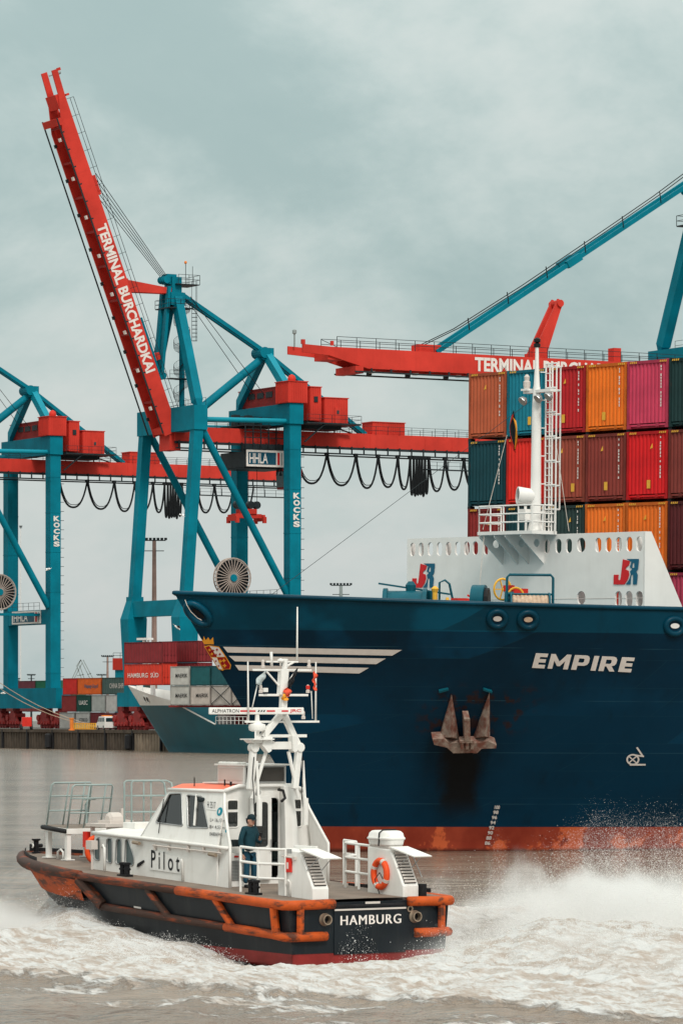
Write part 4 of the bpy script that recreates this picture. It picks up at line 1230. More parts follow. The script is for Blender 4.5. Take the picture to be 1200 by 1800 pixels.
# stays
sy = MB()
b0 = SP(475, 1047, v=0.6)
MB().tube((mu + .2, mv - .15, pz + 5.35), b0, .011, n=4).build('forestay', 'dark_steel', ship)
sy.tube((.9, -.6, pz + 4.0), (1.3, -1.6, pz + .1), .014, n=4).tube((1.3, -1.5, pz), (1.9, -1.2, 10.0), .014, n=4)
sy.tube((0, 1.45, pz + 3.4), (-.3, 1.9, pz), .014, n=4)
sy.build('mast_stay', 'rope_white', ship)

# mooring gear on the forecastle
def gear(px, py, v): return SP(px, py, v=v)
g = gear(712, 1052, 1.0); g.z = 9.75
w = MB().tube(g + V((.5, -.55, .05)), g + V((-.5, .55, .05)), .62, n=20)
w.build('windlass_drum', 'deck_teal', ship, True, auto=True)
w = MB().tube(g + V((.62, -.62, .05)), g + V((.5, -.5, .05)), .72, n=20).tube(g + V((-.5, .5, .05)), g + V((-.62, .62, .05)), .72, n=20)
w.bar(g + V((.9, -.6, .95)), g + V((-1.6, .9, .55)), .07).box(g.x - 1.1, g.x - .7, g.y + .2, g.y + .7, 9.5, 10.4)
w.lathe(g + V((-.2, .1, .65)), (0, 0, 1), [(0, .2), (.25, .22), (.4, .1)], 10)
w.build('windlass', 'deck_teal', ship)
g = gear(764, 1048, 2.2)
MB().lathe((g.x, g.y, 8.6), (0, 0, 1), [(0, .1), (1.75, .1), (1.9, .16), (2.0, .05)], 10).build('yellow_post', 'yellow', ship)
g = gear(772, 1048, 2.2)
MB().path([(g.x, g.y, 8.6), (g.x, g.y, 10.75), (g.x - .2, g.y + .1, 10.85), (g.x - .35, g.y + .2, 10.7), (g.x - .75, g.y + .45, 8.6)], .05, 6).build('chain_frame', 'deck_teal', ship, True)
g = gear(786, 1050, 2.8)
MB().lathe((g.x, g.y, 8.6), (0, 0, 1), [(0, .09), (1.4, .09), (1.55, .05)], 8).build('yellow_post', 'yellow', ship)
g = gear(808, 1052, 3.2); g.z = 10.0
MB().box(g.x - .3, g.x + .3, g.y - .2, g.y + .2, 9.2, 10.12).bar(g + V((.1, 0, 0)), g + V((-.9, .5, .15)), .08).bar(g + V((-.3, .1, .25)), g + V((-.9, .5, -.1)), .07).build('chain_stopper', 'red', ship)
g = gear(848, 1046, 3.4); g.z = 10.05
wd = MB().tube(g + V((.25, -.3, 0)), g + V((-.05, .12, 0)), .62, n=20).build('winch_drum', 'deck_teal', ship, True, auto=True)
MB().tube(g + V((-.05, .1, 0)), g + V((-.15, .22, 0)), .5, n=18).build('winch_flange', 'black', wd)
hw = MB().torus(g + V((-.75, .35, .45)), V((.35, -.12, 0)), V((0, 0, .42)), .045, 20, 6)
for k in range(5):
    a_ = k * math.tau / 5
    hw.tube(g + V((-.75, .35, .45)), g + V((-.75 + .35 * math.cos(a_), .35 - .12 * math.cos(a_), .45 + .42 * math.sin(a_))), .03, n=4)
hw.build('hand_wheel', 'yellow', ship)
MB().box(g.x - 2.0, g.x - 1.2, g.y, g.y + .5, 9.3, 10.55).build('winch_motor', 'red', ship)
MB().box(g.x - 1.9, g.x - .7, g.y + .3, g.y + .8, 9.3, 10.0).build('winch_base', 'deck_teal', ship)
g = gear(893, 1050, 4.2); g.z = 10.05
MB().tube(g + V((.1, -.1, 0)), g + V((-.15, .15, 0)), .36, n=14).box(g.x - .4, g.x + .3, g.y - .2, g.y + .2, 9.3, 9.9).build('winch_gearbox', 'deck_teal', ship)
hw = MB().torus(gear(906, 1050, 4.4) + V((0, 0, 0)), V((.3, -.15, 0)), V((0, 0, .38)), .04, 20, 6).build('hand_wheel', 'yellow', ship)
g = gear(931, 1056, 5.0); g.z = 9.75
ax_ = V((-.62, .50, 0))
rp = MB()
for k in range(9): rp.torus(g - ax_ * .8 + ax_ * (1.6 * k / 8), V((.32, .40, 0)).normalized() * .42, V((0, 0, .42)), .11, 18, 6)
rp.build('rope_coil', 'rope', ship, True)
fl = MB().tube(g + ax_ * .92, g + ax_ * 1.0, .62, n=20).tube(g - ax_ * 1.0, g - ax_ * .92, .62, n=20)
fl.build('rope_reel_flange', 'deck_teal', ship)
fr = MB()
a_, b_ = g - ax_ * 1.15, g + ax_ * 1.15
fr.path([(a_.x, a_.y, 8.6), (a_.x, a_.y, 10.95), tuple(a_ + ax_ * .12 + V((0, 0, 1.32))), tuple(b_ - ax_ * .12 + V((0, 0, 1.32))), (b_.x, b_.y, 10.95), (b_.x, b_.y, 8.6)], .06, 6)
fr.tube((a_.x, a_.y, 10.3), (b_.x, b_.y, 10.3), .045, n=5)
fr.build('reel_frame', 'deck_teal', ship, True, auto=True)
g = gear(894, 1036, 4.0)
MB().box(g.x - .08, g.x + .08, g.y - .25, g.y + .25, g.z - .08, g.z + .16).tube((g.x, g.y, 8.6), g, .04).build('fire_hydrant', 'red', ship)
mflag = thing('flag', 'limp black, red and gold flag beside the ship foremast', 'flag')
mflag.matrix_world = SHM; mflag.location, mflag.rotation_euler = SHM.to_translation(), SHM.to_euler()
def limp(z0, z1, w0, w1, ph):
    def fn(a, b_):
        z = z0 + (z1 - z0) * b_
        x_ = w0 + (w1 - w0) * a
        s_ = math.sin(math.pi * min(1, b_ * 1.05)) ** .8 + .06
        return (.95 + .05 * math.sin(9 * a + ph + 4 * b_), -.15 - .28 * (1 - b_) * 0 + x_ * s_ * .62 + .1 * b_, z)
    return fn
MB().sheet(3, 10, limp(pz + 5.0, pz + 3.35, -.32, .12, 0)).build('black_stripe', 'black', mflag, True)
MB().sheet(3, 10, limp(pz + 4.85, pz + 3.25, -.40, -.31, 1)).build('red_stripe', 'red', mflag, True)
MB().sheet(3, 10, limp(pz + 4.7, pz + 3.4, .121, .28, 2)).build('gold_stripe', 'gold', mflag, True)

# ================================================================== shipping containers
_cm = {}
def corr(mb, length, z0, z1, n_, dep, fn):
    """trapezoid corrugation along one wall; fn(s, depth, z)"""
    pr = [(0, 0)]
    w = length / n_
    for k in range(n_):
        s0 = k * w
        pr += [(s0 + .30 * w, 0), (s0 + .45 * w, dep), (s0 + .80 * w, dep), (s0 + .95 * w, 0)]
    pr.append((length, 0))
    mb.loft([[fn(s_, d_, z0) for s_, d_ in pr], [fn(s_, d_, z1) for s_, d_ in pr]], False, False)
def cont_meshes(L, H, doors=False, nside=22):
    k = (L, H, doors)
    if k in _cm: return _cm[k]
    w = 1.22
    b = MB()
    if not doors: corr(b, 2 * w - .2, .22, H - .14, 10, .045, lambda s_, d_, z: (-.03 - d_, -w + .1 + s_, z))
    for sg in (1, -1):
        corr(b, L - .2, .16, H - .14, nside, .045, lambda s_, d_, z, sg=sg: (-.1 - s_, sg * (w - .03 - d_), z))
    b.box(-L + .02, -L + .06, -w + .1, w - .1, .16, H - .14)
    b.box(-L + .05, -.05, -w + .05, w - .05, H - .10, H - .03)
    b.box(-L + .05, -.05, -w + .05, w - .05, .10, .17)
    f = MB()
    for x in (0, -L):
        e = -.12 if x == 0 else .12
        for y in (-w, w):
            d = .12 if y < 0 else -.12
            f.box(min(x, x + e), max(x, x + e), min(y, y + d), max(y, y + d), .12, H - .12)
            f.box(min(x, x + e * 1.5) , max(x, x + e * 1.5), min(y - .008, y + d * 1.5), max(y + .008, y + d * 1.5), 0, .12)
            f.box(min(x, x + e * 1.5) , max(x, x + e * 1.5), min(y - .008, y + d * 1.5), max(y + .008, y + d * 1.5), H - .12, H)
        f.box(min(x, x + e * .7), max(x, x + e * .7), -w + .12, w - .12, H - .14, H - .015)
        f.box(min(x + e, x + e * 1.7), max(x + e, x + e * 1.7), -w + .12, w - .12, .02, .20)
        for y in (-.55, .55): f.box(min(x + e * .3, x + e), max(x + e * .3, x + e), y - .09, y + .09, .06, .2)
    for y in (-w, w):
        d = .08 if y < 0 else -.08
        f.box(-L + .12, -.12, min(y, y + d), max(y, y + d), H - .11, H - .02)
        f.box(-L + .12, -.12, min(y, y + d), max(y, y + d), .02, .17)
    dm = rm = None
    if doors:
        dr = MB()
        dr.box(-.06, -.02, 0, w - .1, .17, H - .14)
        dm = dr.mesh('door')
        rb = MB()
        for y in (.25, .75): rb.tube((.01, y, .15), (.01, y, H - .12), .03, n=6).box(0, .05, y - .12, y + .12, 1.0, 1.15)
        rm = rb.mesh('lock_rod')
    _cm[k] = (b.mesh('wall'), f.mesh('frame'), dm, rm)
    return _cm[k]
_cmat = {}
def cmat(col):
    if col not in _cmat:
        _cmat[col] = (mat('container_paint', col, .55, var=.14, scale=.9, streak=.18, dirt=tuple(c * .5 + .01 for c in col), dirtamt=.18, dscale=.8, bump=.1, bscale=4),
                      mat('container_frame', tuple(c * .62 for c in col), .6, var=.2, scale=1.5, dirtamt=.5, dirt=RUST, dscale=1.4))
    return _cmat[col]
def shared(name, me, m, parent, loc=(0, 0, 0)):
    if not me.materials: me.materials.append(None)
    o = bpy.data.objects.new(name, me); COL.objects.link(o); o.parent = parent; o.location = loc
    o.material_slots[0].link = 'OBJECT'; o.material_slots[0].material = m
    return o
def container(label, col, L, H, mw, group, doors=False, nside=22):
    """origin: bottom middle of the front end, length runs along -x"""
    t = thing('shipping_container', label, 'container', group=group)
    t.location, t.rotation_euler = mw.to_translation(), mw.to_euler()
    b, f, d, r_ = cont_meshes(L, H, doors, nside)
    pm_, fm_ = cmat(col)
    shared('wall', b, pm_, t); shared('frame', f, fm_, t)
    if doors:
        for q in (0, 1):
            o = shared('door', d, pm_, t, (0, 0 if q else -1.12, 0))
            shared('lock_rod', r_, fm_, o)
    return t
def hazard(t, H):
    mb = MB()
    for sg in (-1, 1):
        for k in range(4):
            y = sg * (.72 + k * .11)
            mb.prism([(y, H - .12), (y + .06, H - .12), (y + .09, H - .04), (y + .03, H - .04)], lambda a, b_, t_: (t_, a, b_), .004, .012)
    mb.build('hazard_stripe', 'yellow', t)
def codes(t, y, z1, z0):
    mb = MB(); z = z1
    while z > z0:
        hgt = rnd.uniform(.07, .12)
        mb.box(-.025, -.018, y - .035 + rnd.uniform(0, .02), y + .03, z - hgt, z)
        z -= hgt + rnd.choice((.03, .03, .04, .14))
    mb.build('code_marking', 'white_paint', t)
def sticker(t, y, z, w, h, m='yellow', tri=False):
    if tri: MB().prism([(y - w / 2, z), (y + w / 2, z + .03), (y + w / 2 - .02, z + h)], lambda a, b_, t_: (t_, a, b_), -.026, -.016).build('warning_triangle', m, t)
    else: MB().box(-.026, -.016, y - w / 2, y + w / 2, z, z + h).build('sticker', m, t)
CW, CHT, CPZ = 2.50, 2.86, 2.975
c0 = SP(823, 657, u=-5)
names = ['leftmost', 'second from the left', 'third from the left', 'fourth from the left', 'fifth from the left', 'sixth from the left', 'rightmost']
rows = ['top', 'second', 'third', 'lowest']
grid = [
    [('rust orange', (.50, .115, .05)), ('teal blue', (.008, .20, .28)), ('deep red', (.50, .018, .022)), ('bright orange', (.86, .19, .018)), ('magenta', (.60, .055, .115)), ('blackish green', (.012, .042, .042)), ('deep red', (.35, .02, .02))],
    [('dark petrol green', (.006, .055, .07)), ('bright red', (.76, .030, .02)), ('dull red-brown', (.33, .065, .04)), ('maroon brown', (.26, .045, .034)), ('scarlet', (.68, .014, .018)), ('dark brown', (.22, .042, .033)), ('dark brown', (.15, .03, .03))],
    [('dark red', (.27, .026, .024)), ('dark teal', (.008, .05, .06)), ('grey-green', (.026, .055, .052)), ('light orange', (.88, .20, .025)), ('orange', (.84, .18, .02)), ('very dark maroon', (.10, .016, .018)), ('maroon', (.15, .03, .03))],
    [('dark green', (.01, .06, .05)), ('dark red', (.22, .03, .03)), ('brown', (.2, .05, .04)), ('red', (.5, .04, .02)), ('red-orange', (.55, .07, .02)), ('pink red', (.45, .05, .10)), ('pink red', (.45, .04, .10))]]
for r_ in range(4):
    for c_ in range(7):
        nm, col = grid[r_][c_]
        y = c0.y + CW * (c_ + .5)
        z = c0.z - CHT - r_ * CPZ
        mw = SHM @ Matrix.Translation((-5, y, z))
        t = container('%s container, %s in the %s row aboard the navy ship' % (nm, names[c_], rows[r_]), col, 12.19, CHT, mw, 'containers stacked on the navy ship')
        hazard(t, CHT)
        if r_ < 3:
            codes(t, .78, CHT - .25, CHT - 1.9)
            if rnd.random() < .75: sticker(t, rnd.uniform(-.3, .3), CHT - .75, .15, .22, tri=True)
            if rnd.random() < .6: sticker(t, rnd.uniform(-.3, .75), .45, .2, .35)
# lashing bridge and hatch below the stack
MB().box(-17.5, -5.05, c0.y, c0.y + CW * 7, 7.6, c0.z - CHT - 3 * CPZ - .03).build('hatch_cover', 'deck_teal', ship)
tm = MB().box(-.25, 0, -.1, .1, 0, CPZ - CHT).mesh('twist_lock'); tm.materials.append(M('dark_steel'))
for r_ in range(1, 4):
    for c_ in range(8):
        o = bpy.data.objects.new('twist_lock', tm); COL.objects.link(o); o.parent = ship; o.location = (-5.1, c0.y + CW * c_, c0.z - r_ * CPZ)

# ================================================================== pilot boat
bf = Frame(BO.x, BO.y, BF.x, BF.y)
boat = thing('pilot_boat', 'white and black pilot boat with orange fenders speeding past the ship', 'boat', BO, (0, 0, bf.rz))
def zd(x): return 1.17 + .0375 * x
def hbD(x): return 2.3 - .05 * max(0, 1 - x) if x < 8 else 2.3 * (1 - ((x - 8) / 8.12) ** 2.4)
def hbW(x): return 2.12 if x < 6 else 2.12 * max(0, 1 - ((x - 6) / 8.9) ** 1.8)
def keel(x):
    if x < 12.6: return -.75
    if x < 14.6: return -.75 + (x - 12.6) / 2.0 * 1.35
    return .6 + (x - 14.6) / 1.5 * 1.12
def chine(x): return max(-.22 + max(0, (x - 8) / 8) ** 2 * 1.35, keel(x) + .02)
def side(x, z):
    """half-breadth of the hull at height z"""
    zc, zt_ = chine(x), zd(x)
    t_ = min(1, max(0, (z - zc) / max(zt_ - zc, .01)))
    return hbW(x) + (max(hbD(x), 0) - hbW(x)) * t_ ** 1.15 if hbW(x) < hbD(x) else hbW(x) + (hbD(x) - hbW(x)) * t_
xs_ = [0, .5, 1, 2, 3, 4, 5, 6, 7, 8, 9, 10, 11, 12, 12.6, 13.2, 13.8, 14.3, 14.8, 15.2, 15.5, 15.8, 16.0, 16.1]
up_, lo_ = MB(), MB()
for sg in (1, -1):
    ru, rl_ = [], []
    for x in xs_:
        zc = chine(x); zl = max(.02 + .01 * x, zc + .02) if x < 12.5 else zc + .02
        zl = min(zl, zd(x) - .05)
        h_ = [zd(x) + .02 - (zd(x) + .02 - zl) * k / 6 for k in range(7)]
        ru.append([(x, sg * max(side(x, z), .005), z) for z in h_])
        rl_.append([(x, sg * max(side(x, zl), .005), zl), (x, sg * max(hbW(x), .004), zc), (x, sg * .5 * hbW(x), (zc + keel(x)) / 2 - .05), (x, 0, keel(x))])
    up_.loft(ru, False, False); lo_.loft(rl_, False, False)
up_.build('hull', 'black_hull', boat, True)
lo_.build('hull_bottom', 'red_bottom', boat, True)
tz = MB().plate([(-side(0, .02), .02), (side(0, .02), .02), (side(0, 1.19), 1.19), (-side(0, 1.19), 1.19)], [], lambda a, b_, t_: (t_, a, b_), -.03, .02)
tz.build('transom', 'black_hull', boat)
MB().plate([(-2.12, .019), (-2.12, -.22), (0, -.6), (2.12, -.22), (2.12, .019)], [], lambda a, b_, t_: (t_, a, b_), -.02, .02).build('transom_bottom', 'red_bottom', boat)
dk = MB()
dk.loft([[(x, -max(hbD(x) - .04, .01), zd(x) + .03 + .04 * min(1, hbD(x))) for x in xs_], [(x, 0, zd(x) + .09) for x in xs_], [(x, max(hbD(x) - .04, .01), zd(x) + .03 + .04 * min(1, hbD(x))) for x in xs_]], False, False)
dk.build('deck', 'deck', boat)
def dz(x): return zd(x) + .09
# fenders
def edge(x, sg, o=.06, z=0): return (x, sg * (hbD(x) + o), zd(x) + z)
for sg in (1, -1):
    MB().path([(-.10, sg * 1.05, 1.16), (-.12, sg * 2.0, 1.15), (-.09, sg * 2.25, 1.15), (.08, sg * 2.36, 1.15)] + [edge(x, sg, .06, -.02) for x in (.5, 1, 2, 3, 4, 4.6)], .115, 10).build('upper_fender', 'fender', boat, True)
    MB().path([edge(x, sg, .055, -.015) for x in (4.55, 5.5, 6, 7, 8, 8.8, 9.4)], .105, 10).build('upper_fender', 'fender_worn', boat, True)
    MB().path([(-.09, sg * 1.25, .42), (-.11, sg * 2.0, .42), (-.08, sg * 2.2, .42), (.1, sg * 2.28, .42)] + [(x, sg * (side(x, .43 + .042 * x) + .06), .43 + .042 * x) for x in (.6, 1.5, 2.6)], .11, 10).build('lower_fender', 'fender', boat, True)
    MB().path([(x, sg * (side(x, .43 + .042 * x) + .055), .43 + .042 * x) for x in (2.55, 3.5, 4.5, 6, 7.2, 8.4)], .095, 10).build('lower_fender', 'fender_worn', boat, True)
    MB().path([edge(x, sg, .05, 0) for x in (9.3, 10, 11, 12, 13, 14, 14.8, 15.3, 15.7, 15.98, 16.12)], [.13, .13, .14, .15, .15, .15, .15, .15, .15, .14, .12], 10).build('bow_fender', 'fender_worn', boat, True)
    sp_ = MB().sheet(14, 4, lambda a, b_: (9.4 + a * 4.0, sg * (side(9.4 + a * 4.0, zd(9.4 + a * 4.0) - .12 - b_ * .52) + .09), zd(9.4 + a * 4.0) - .12 - b_ * .52))
    sp_.sheet(14, 1, lambda a, b_: (9.4 + a * 4.0, sg * (side(9.4 + a * 4.0, zd(9.4 + a * 4.0) - .12) + .09 * b_), zd(9.4 + a * 4.0) - .12))
    sp_.sheet(14, 1, lambda a, b_: (9.4 + a * 4.0, sg * (side(9.4 + a * 4.0, zd(9.4 + a * 4.0) - .64) + .09 * b_), zd(9.4 + a * 4.0) - .64))
    sp_.build('bow_pad', 'fender', boat)
    for xa, xb, r_, m in ((9.35, 8.35, .15, 'fender_worn'), (6.0, 5.15, .09, 'fender_worn'), (2.95, 2.3, .09, 'fender')):
        za, zb = zd(xa) - .1, .45 + .042 * xb
        MB().tube((xa, sg * (side(xa, za) + .06), za), (xb, sg * (side(xb, zb) + .06), zb), r_, n=8).build('fender_strut', m, boat, True, auto=True)
    MB().tube((.42, sg * 2.36, 1.08), (.42, sg * 2.29, .46), .10, n=8).build('fender_strut', 'fender', boat, True, auto=True)
    MB().tube((-.12, sg * 1.98, 1.06), (-.11, sg * 1.98, .46), .09, n=8).build('fender_strut', 'fender', boat, True, auto=True)
    # engine-room ventilator housings
    y0, y1 = (1.03, 1.48) if sg > 0 else (-1.50, -1.05)
    prof = [(.12, 1.16), (1.6, 1.16), (1.6, 2.40), (.64, 2.34), (.12, 1.5)]
    hs = MB().prism(prof, lambda a, b_, t_: (a, t_, b_), y0, y1).build('vent_housing', 'white_boat', boat, bevel=.03)
    e0, e1 = V((.60, 0, 2.27)), V((.15, 0, 1.56))
    nrm = V((-(2.27 - 1.56), 0, .45)).normalized()
    MB().add([e0 + nrm * .01 + V((0, y0 + .06, 0)), e0 + nrm * .01 + V((0, y1 - .06, 0)), e1 + nrm * .01 + V((0, y1 - .06, 0)), e1 + nrm * .01 + V((0, y0 + .06, 0))], [(0, 1, 2, 3)]).build('vent_recess', 'black', hs)
    slat = MB().bar((0, y0 + .06, 0), (0, y1 - .06, 0), .05, .022, nrm).mesh('louvre_slat'); slat.materials.append(M('pale_panel'))
    for k in range(10):
        o = bpy.data.objects.new('louvre_slat', slat); COL.objects.link(o); o.parent = hs; o.location = e0 + (e1 - e0) * ((k + .5) / 10) + nrm * .03
    fp = MB().prism([(.66, 2.38), (.62, 2.42), (-.38, 2.22), (-.36, 2.19)], lambda a, b_, t_: (a, t_, b_), y0 - .03, y1 + .03).build('vent_flap', 'white_boat', boat, bevel=.01)
    MB().tube((-.1, y0 + .04, 2.24), (.38, y0 + .02, 1.92), .012, n=5).tube((-.1, y1 - .04, 2.24), (.38, y1 - .02, 1.92), .012, n=5).build('flap_stay', 'metal', boat)
    ex = MB().lathe((0, sg * 1.26, .80), (-1, 0, 0), [(0, .15), (.06, .15), (.08, .13), (.18, .12), (.18, .095), (.05, .09)], 18).build('exhaust', 'brass', boat, True, auto=True)
    MB().lathe((-.05, sg * 1.26, .80), (-1, 0, 0), [(0, .095), (.01, .01)], 14).build('exhaust_bore', 'black', ex)
# transom door and lettering
MB().box(-.05, -.03, -1.0, 1.0, -.02, 1.06).build('transom_door', 'black_hull', boat)
MB().box(-.075, -.05, -1.0, 1.0, .99, 1.03).box(-.07, -.05, -.27, .14, 1.12, 1.18).build('transom_sill', 'pale_panel', boat)
MB().box(-.08, -.03, -.98, .98, 1.08, 1.13).build('transom_rubber', 'black_rubber', boat)
for sh in (-.010, .010):
    lettering('HAMBURG', quadmap((-.062 - abs(sh + .01) * .2, .83 + sh, .655), (-.062 - abs(sh + .01) * .2, -.86 + sh, .655), (-.062 - abs(sh + .01) * .2, .83 + sh, .875)), 'white_paint', boat, 'port_lettering', spacing=1.15)
MB().lathe((0, -1.13, .98), (-1, 0, 0), [(0, .08), (.06, .08), (.06, .05), (.0, .04)], 12).build('drain', 'brass', boat)

# ---- deckhouse
def yw(z): return 1.42 - max(0, z - 2.40) * .23
def tl_(x): return 2.33 + .036 * (x - 3.8)
def DW(px, py):
    """sight line on the port wall of the deckhouse -> (x, z)"""
    y = 1.42
    for k in range(8):
        p_ = bf.at(px, py, y=y); y = yw(p_.z)
    return (p_.x, p_.z)
# lower trunk: side plates with windows, top, front
tw = []
for poly in ([(171, 1474), (176, 1472.5), (176, 1514), (165, 1511), (164, 1495)], [(188, 1474), (198, 1474.5), (197.5, 1519), (187, 1516)], [(205, 1475), (214.5, 1475.5), (214, 1521), (203, 1518.5)], [(221, 1476), (226, 1476), (236, 1507), (235, 1523), (219.5, 1520)]):
    tw.append(rpoly([DW(*p_) for p_ in poly], .1))
low = [(4.35, dz(4.35) - .06), (10.25, dz(10.25) - .06), (10.13, 2.56), (7.96, tl_(7.96)), (4.35, tl_(4.35))]
for sg in (1, -1):
    wl_ = MB().plate(low, tw, lambda a, b_, t_: (a, sg * (yw(b_) - t_), b_), 0, .05).build('cabin_side', 'white_boat', boat)
    for w_ in tw:
        MB().plate(w_, [], lambda a, b_, t_: (a, sg * (yw(b_) - t_), b_), .03, .045).build('cabin_window', 'glass_grey', wl_)
        fr_ = MB().path([(a, sg * (yw(b_) + .005), b_) for a, b_ in w_], .018, 5, True).build('window_rim', 'metal', wl_, True)
MB().add([(10.25, -1.42, dz(10.2) - .06), (10.25, 1.42, dz(10.2) - .06), (10.13, 1.39, 2.56), (10.13, -1.39, 2.56)], [(0, 1, 2, 3)]).build('cabin_front', 'white_boat', boat)
MB().sheet(6, 6, lambda a, b_: (7.3 + 2.83 * a, -1.38 + 2.76 * b_, tl_(7.3 + 2.83 * a) + .10 * math.sin(math.pi * b_) + .02)).build('trunk_top', 'white_boat', boat, True)
# rubbing strake along the trunk top
rs = MB().path([(10.15, 1.45, 2.545), (9, 1.45, 2.51), (7.65, 1.45, 2.47), (6, 1.45, 2.41), (4.3, 1.45, 2.35), (3.82, 1.45, 2.33)], .045, 6)
rs.build('cabin_rail', 'white_boat', boat, True)
rs = MB().path([(7.2, 1.47, 2.31), (6, 1.47, 2.27), (4.9, 1.47, 2.235), (4.1, 1.47, 2.21)], .02, 5)
for x in (7.15, 6.5, 5.6, 4.9, 4.2): rs.box(x - .03, x + .03, 1.42, 1.48, 2.20, 2.34)
rs.build('hand_rail', 'pale_panel', boat, True, auto=True)
# wheelhouse side plates with two windows
W1 = rpoly([DW(297.5, 1396), DW(319.5, 1395), DW(321.5, 1452.5), DW(274, 1446.5)], .07)
W2 = rpoly([DW(329, 1397.5), DW(355.5, 1400.5), DW(367, 1456), DW(330, 1455)], .07)
up = [(4.35, tl_(4.35)), (7.96, tl_(7.96)), (7.0, 3.69), (4.50, 3.69), (4.35, 3.3)]
for sg in (1, -1):
    ws = MB().plate(up, [W1, W2], lambda a, b_, t_: (a, sg * (yw(b_) - t_), b_), 0, .05).build('wheelhouse_side', 'white_boat', boat)
    for w_ in (W1, W2):
        MB().plate(w_, [], lambda a, b_, t_: (a, sg * (yw(b_) - t_), b_), .025, .035).build('window_pane', 'glass_clear', ws)
        MB().path([(a, sg * (yw(b_) + .004), b_) for a, b_ in w_], .02, 5, True).build('window_rim', 'metal', ws, True)
    # sliding frame in the second window
    xa, xb = DW(341.5, 1398)[0], DW(341.5, 1398)[0]
    MB().path([(DW(345, 1399)[0], sg * (yw(3.58) + .0), 3.58), (DW(340.5, 1456)[0] , sg * (yw(2.83) + .0), 2.83)], .03, 5).build('window_bar', 'white_boat', ws)
    # wing screens aft of the wall
    wg = [(4.34, dz(4) - .05), (3.79, dz(3.8) - .05), (3.79, 2.40), (4.34, 3.24)]
    MB().plate(wg, [], lambda a, b_, t_: (a, sg * (yw(b_) - t_), b_), 0, .05).build('wing_screen', 'white_boat', boat)
    MB().path([(3.79, sg * 1.40, dz(3.8) - .03), (3.79, sg * 1.40, 2.40), (4.34, sg * (yw(3.24) - .02), 3.24), (4.5, sg * (yw(3.69) - .02), 3.69)], .04, 6).build('wing_edge', 'white_boat', boat, True)
# windscreen
def wsf(a, b_, t_):
    z = tl_(7.7) + .0 + b_ * (3.69 - tl_(7.7))
    return (7.95 - b_ * .96 - t_, a * yw(z), z)
scr = MB().plate([(-1, 0), (1, 0), (1, 1), (-1, 1)], [rrect(-.93, -.36, .2, .93, .06), rrect(-.30, .30, .2, .93, .06), rrect(.36, .93, .2, .93, .06)], wsf, 0, .05).build('windscreen', 'white_boat', boat)
for a0, a1 in ((-.93, -.36), (-.30, .30), (.36, .93)):
    MB().plate(rrect(a0, a1, .2, .93, .06), [], wsf, .02, .03).build('window_pane', 'glass_clear', scr)
# aft wall with door opening and two windows
AX = 4.5
wL, wR = rrect(.72, 1.03, 2.80, 3.46, .06), rrect(-1.10, -.82, 2.78, 3.46, .06)
dop = rrect(-.44, .30, 1.55, 3.50, .10)
aw = MB().plate([(-1.38, 1.3), (1.38, 1.3), (1.40, 2.4), (1.10, 3.68), (.75, 3.80), (-.75, 3.80), (-1.10, 3.68), (-1.40, 2.4)], [wL, wR, dop], lambda a, b_, t_: (t_, a, b_), AX, AX + .05).build('aft_wall', 'white_boat', boat)
for w_ in (wL, wR):
    MB().plate(w_, [], lambda a, b_, t_: (t_, a, b_), AX + .015, AX + .03).build('window_pane', 'glass_clear', aw)
    MB().path([(AX, a, b_) for a, b_ in w_], .022, 5, True).build('window_rim', 'white_boat', aw, True)
    ym = sum(p_[0] for p_ in w_) / len(w_)
    MB().box(AX - .02, AX + .03, ym - .15, ym + .15, 3.17, 3.23).build('window_bar', 'white_boat', aw)
# sliding door, pushed half open
dr = MB().plate(rrect(-.18, .42, 1.52, 3.56, .10), [rrect(-.08, .32, 2.32, 3.40, .08)], lambda a, b_, t_: (t_, a, b_), AX - .09, AX - .03).build('door', 'white_boat', boat, bevel=.008)
MB().plate(rrect(-.08, .32, 2.32, 3.40, .08), [], lambda a, b_, t_: (t_, a, b_), AX - .07, AX - .06).build('door_pane', 'glass_clear', dr)
MB().tube((AX - .13, -.13, 2.2), (AX - .13, -.13, 2.5), .014, n=5).build('door_handle', 'metal', dr)
# ventilation trunk beside the door
MB().loft([[(AX - .02, -.46, 1.35), (AX - .30, -.46, 1.35), (AX - .30, -.94, 1.35), (AX - .02, -.94, 1.35)], [(AX - .02, -.46, 3.0), (AX - .26, -.46, 3.0), (AX - .26, -.80, 3.0), (AX - .02, -.80, 3.0)], [(AX - .02, -.46, 3.79), (AX - .2, -.46, 3.79), (AX - .2, -.74, 3.79), (AX - .02, -.74, 3.79)]]).build('vent_trunk', 'white_boat', boat, bevel=.02)
# lockers and grille on the aft wall, floodlight, pipe
lk = MB().box(4.05, AX - .002, .78, 1.34, 1.36, 2.20).build('locker', 'white_boat', boat, bevel=.01)
gr = MB()
for k in range(14): gr.box(4.03, 4.05, .84, 1.28, 1.55 + k * .035, 1.57 + k * .035)
gr.build('locker_grille', 'metal', lk)
MB().box(4.03, 4.048, 1.0, 1.12, 2.10, 2.14).build('locker_plate', 'red', lk)
MB().box(4.0, 4.3, .80, 1.30, 2.36, 2.52).build('shelf', 'dark_steel', boat)
MB().lathe((4.28, .38, 3.66), (-1, 0, -.2), [(0, .03), (.05, .07), (.14, .08), (.15, .06)], 10).build('deck_floodlight', 'metal', boat)
MB().path([(4.3, -.30, 3.7), (4.12, -.32, 3.68), (4.05, -.33, 3.5), (4.05, -.22, 3.42)], .035, 6).build('hose', 'black_rubber', boat, True)
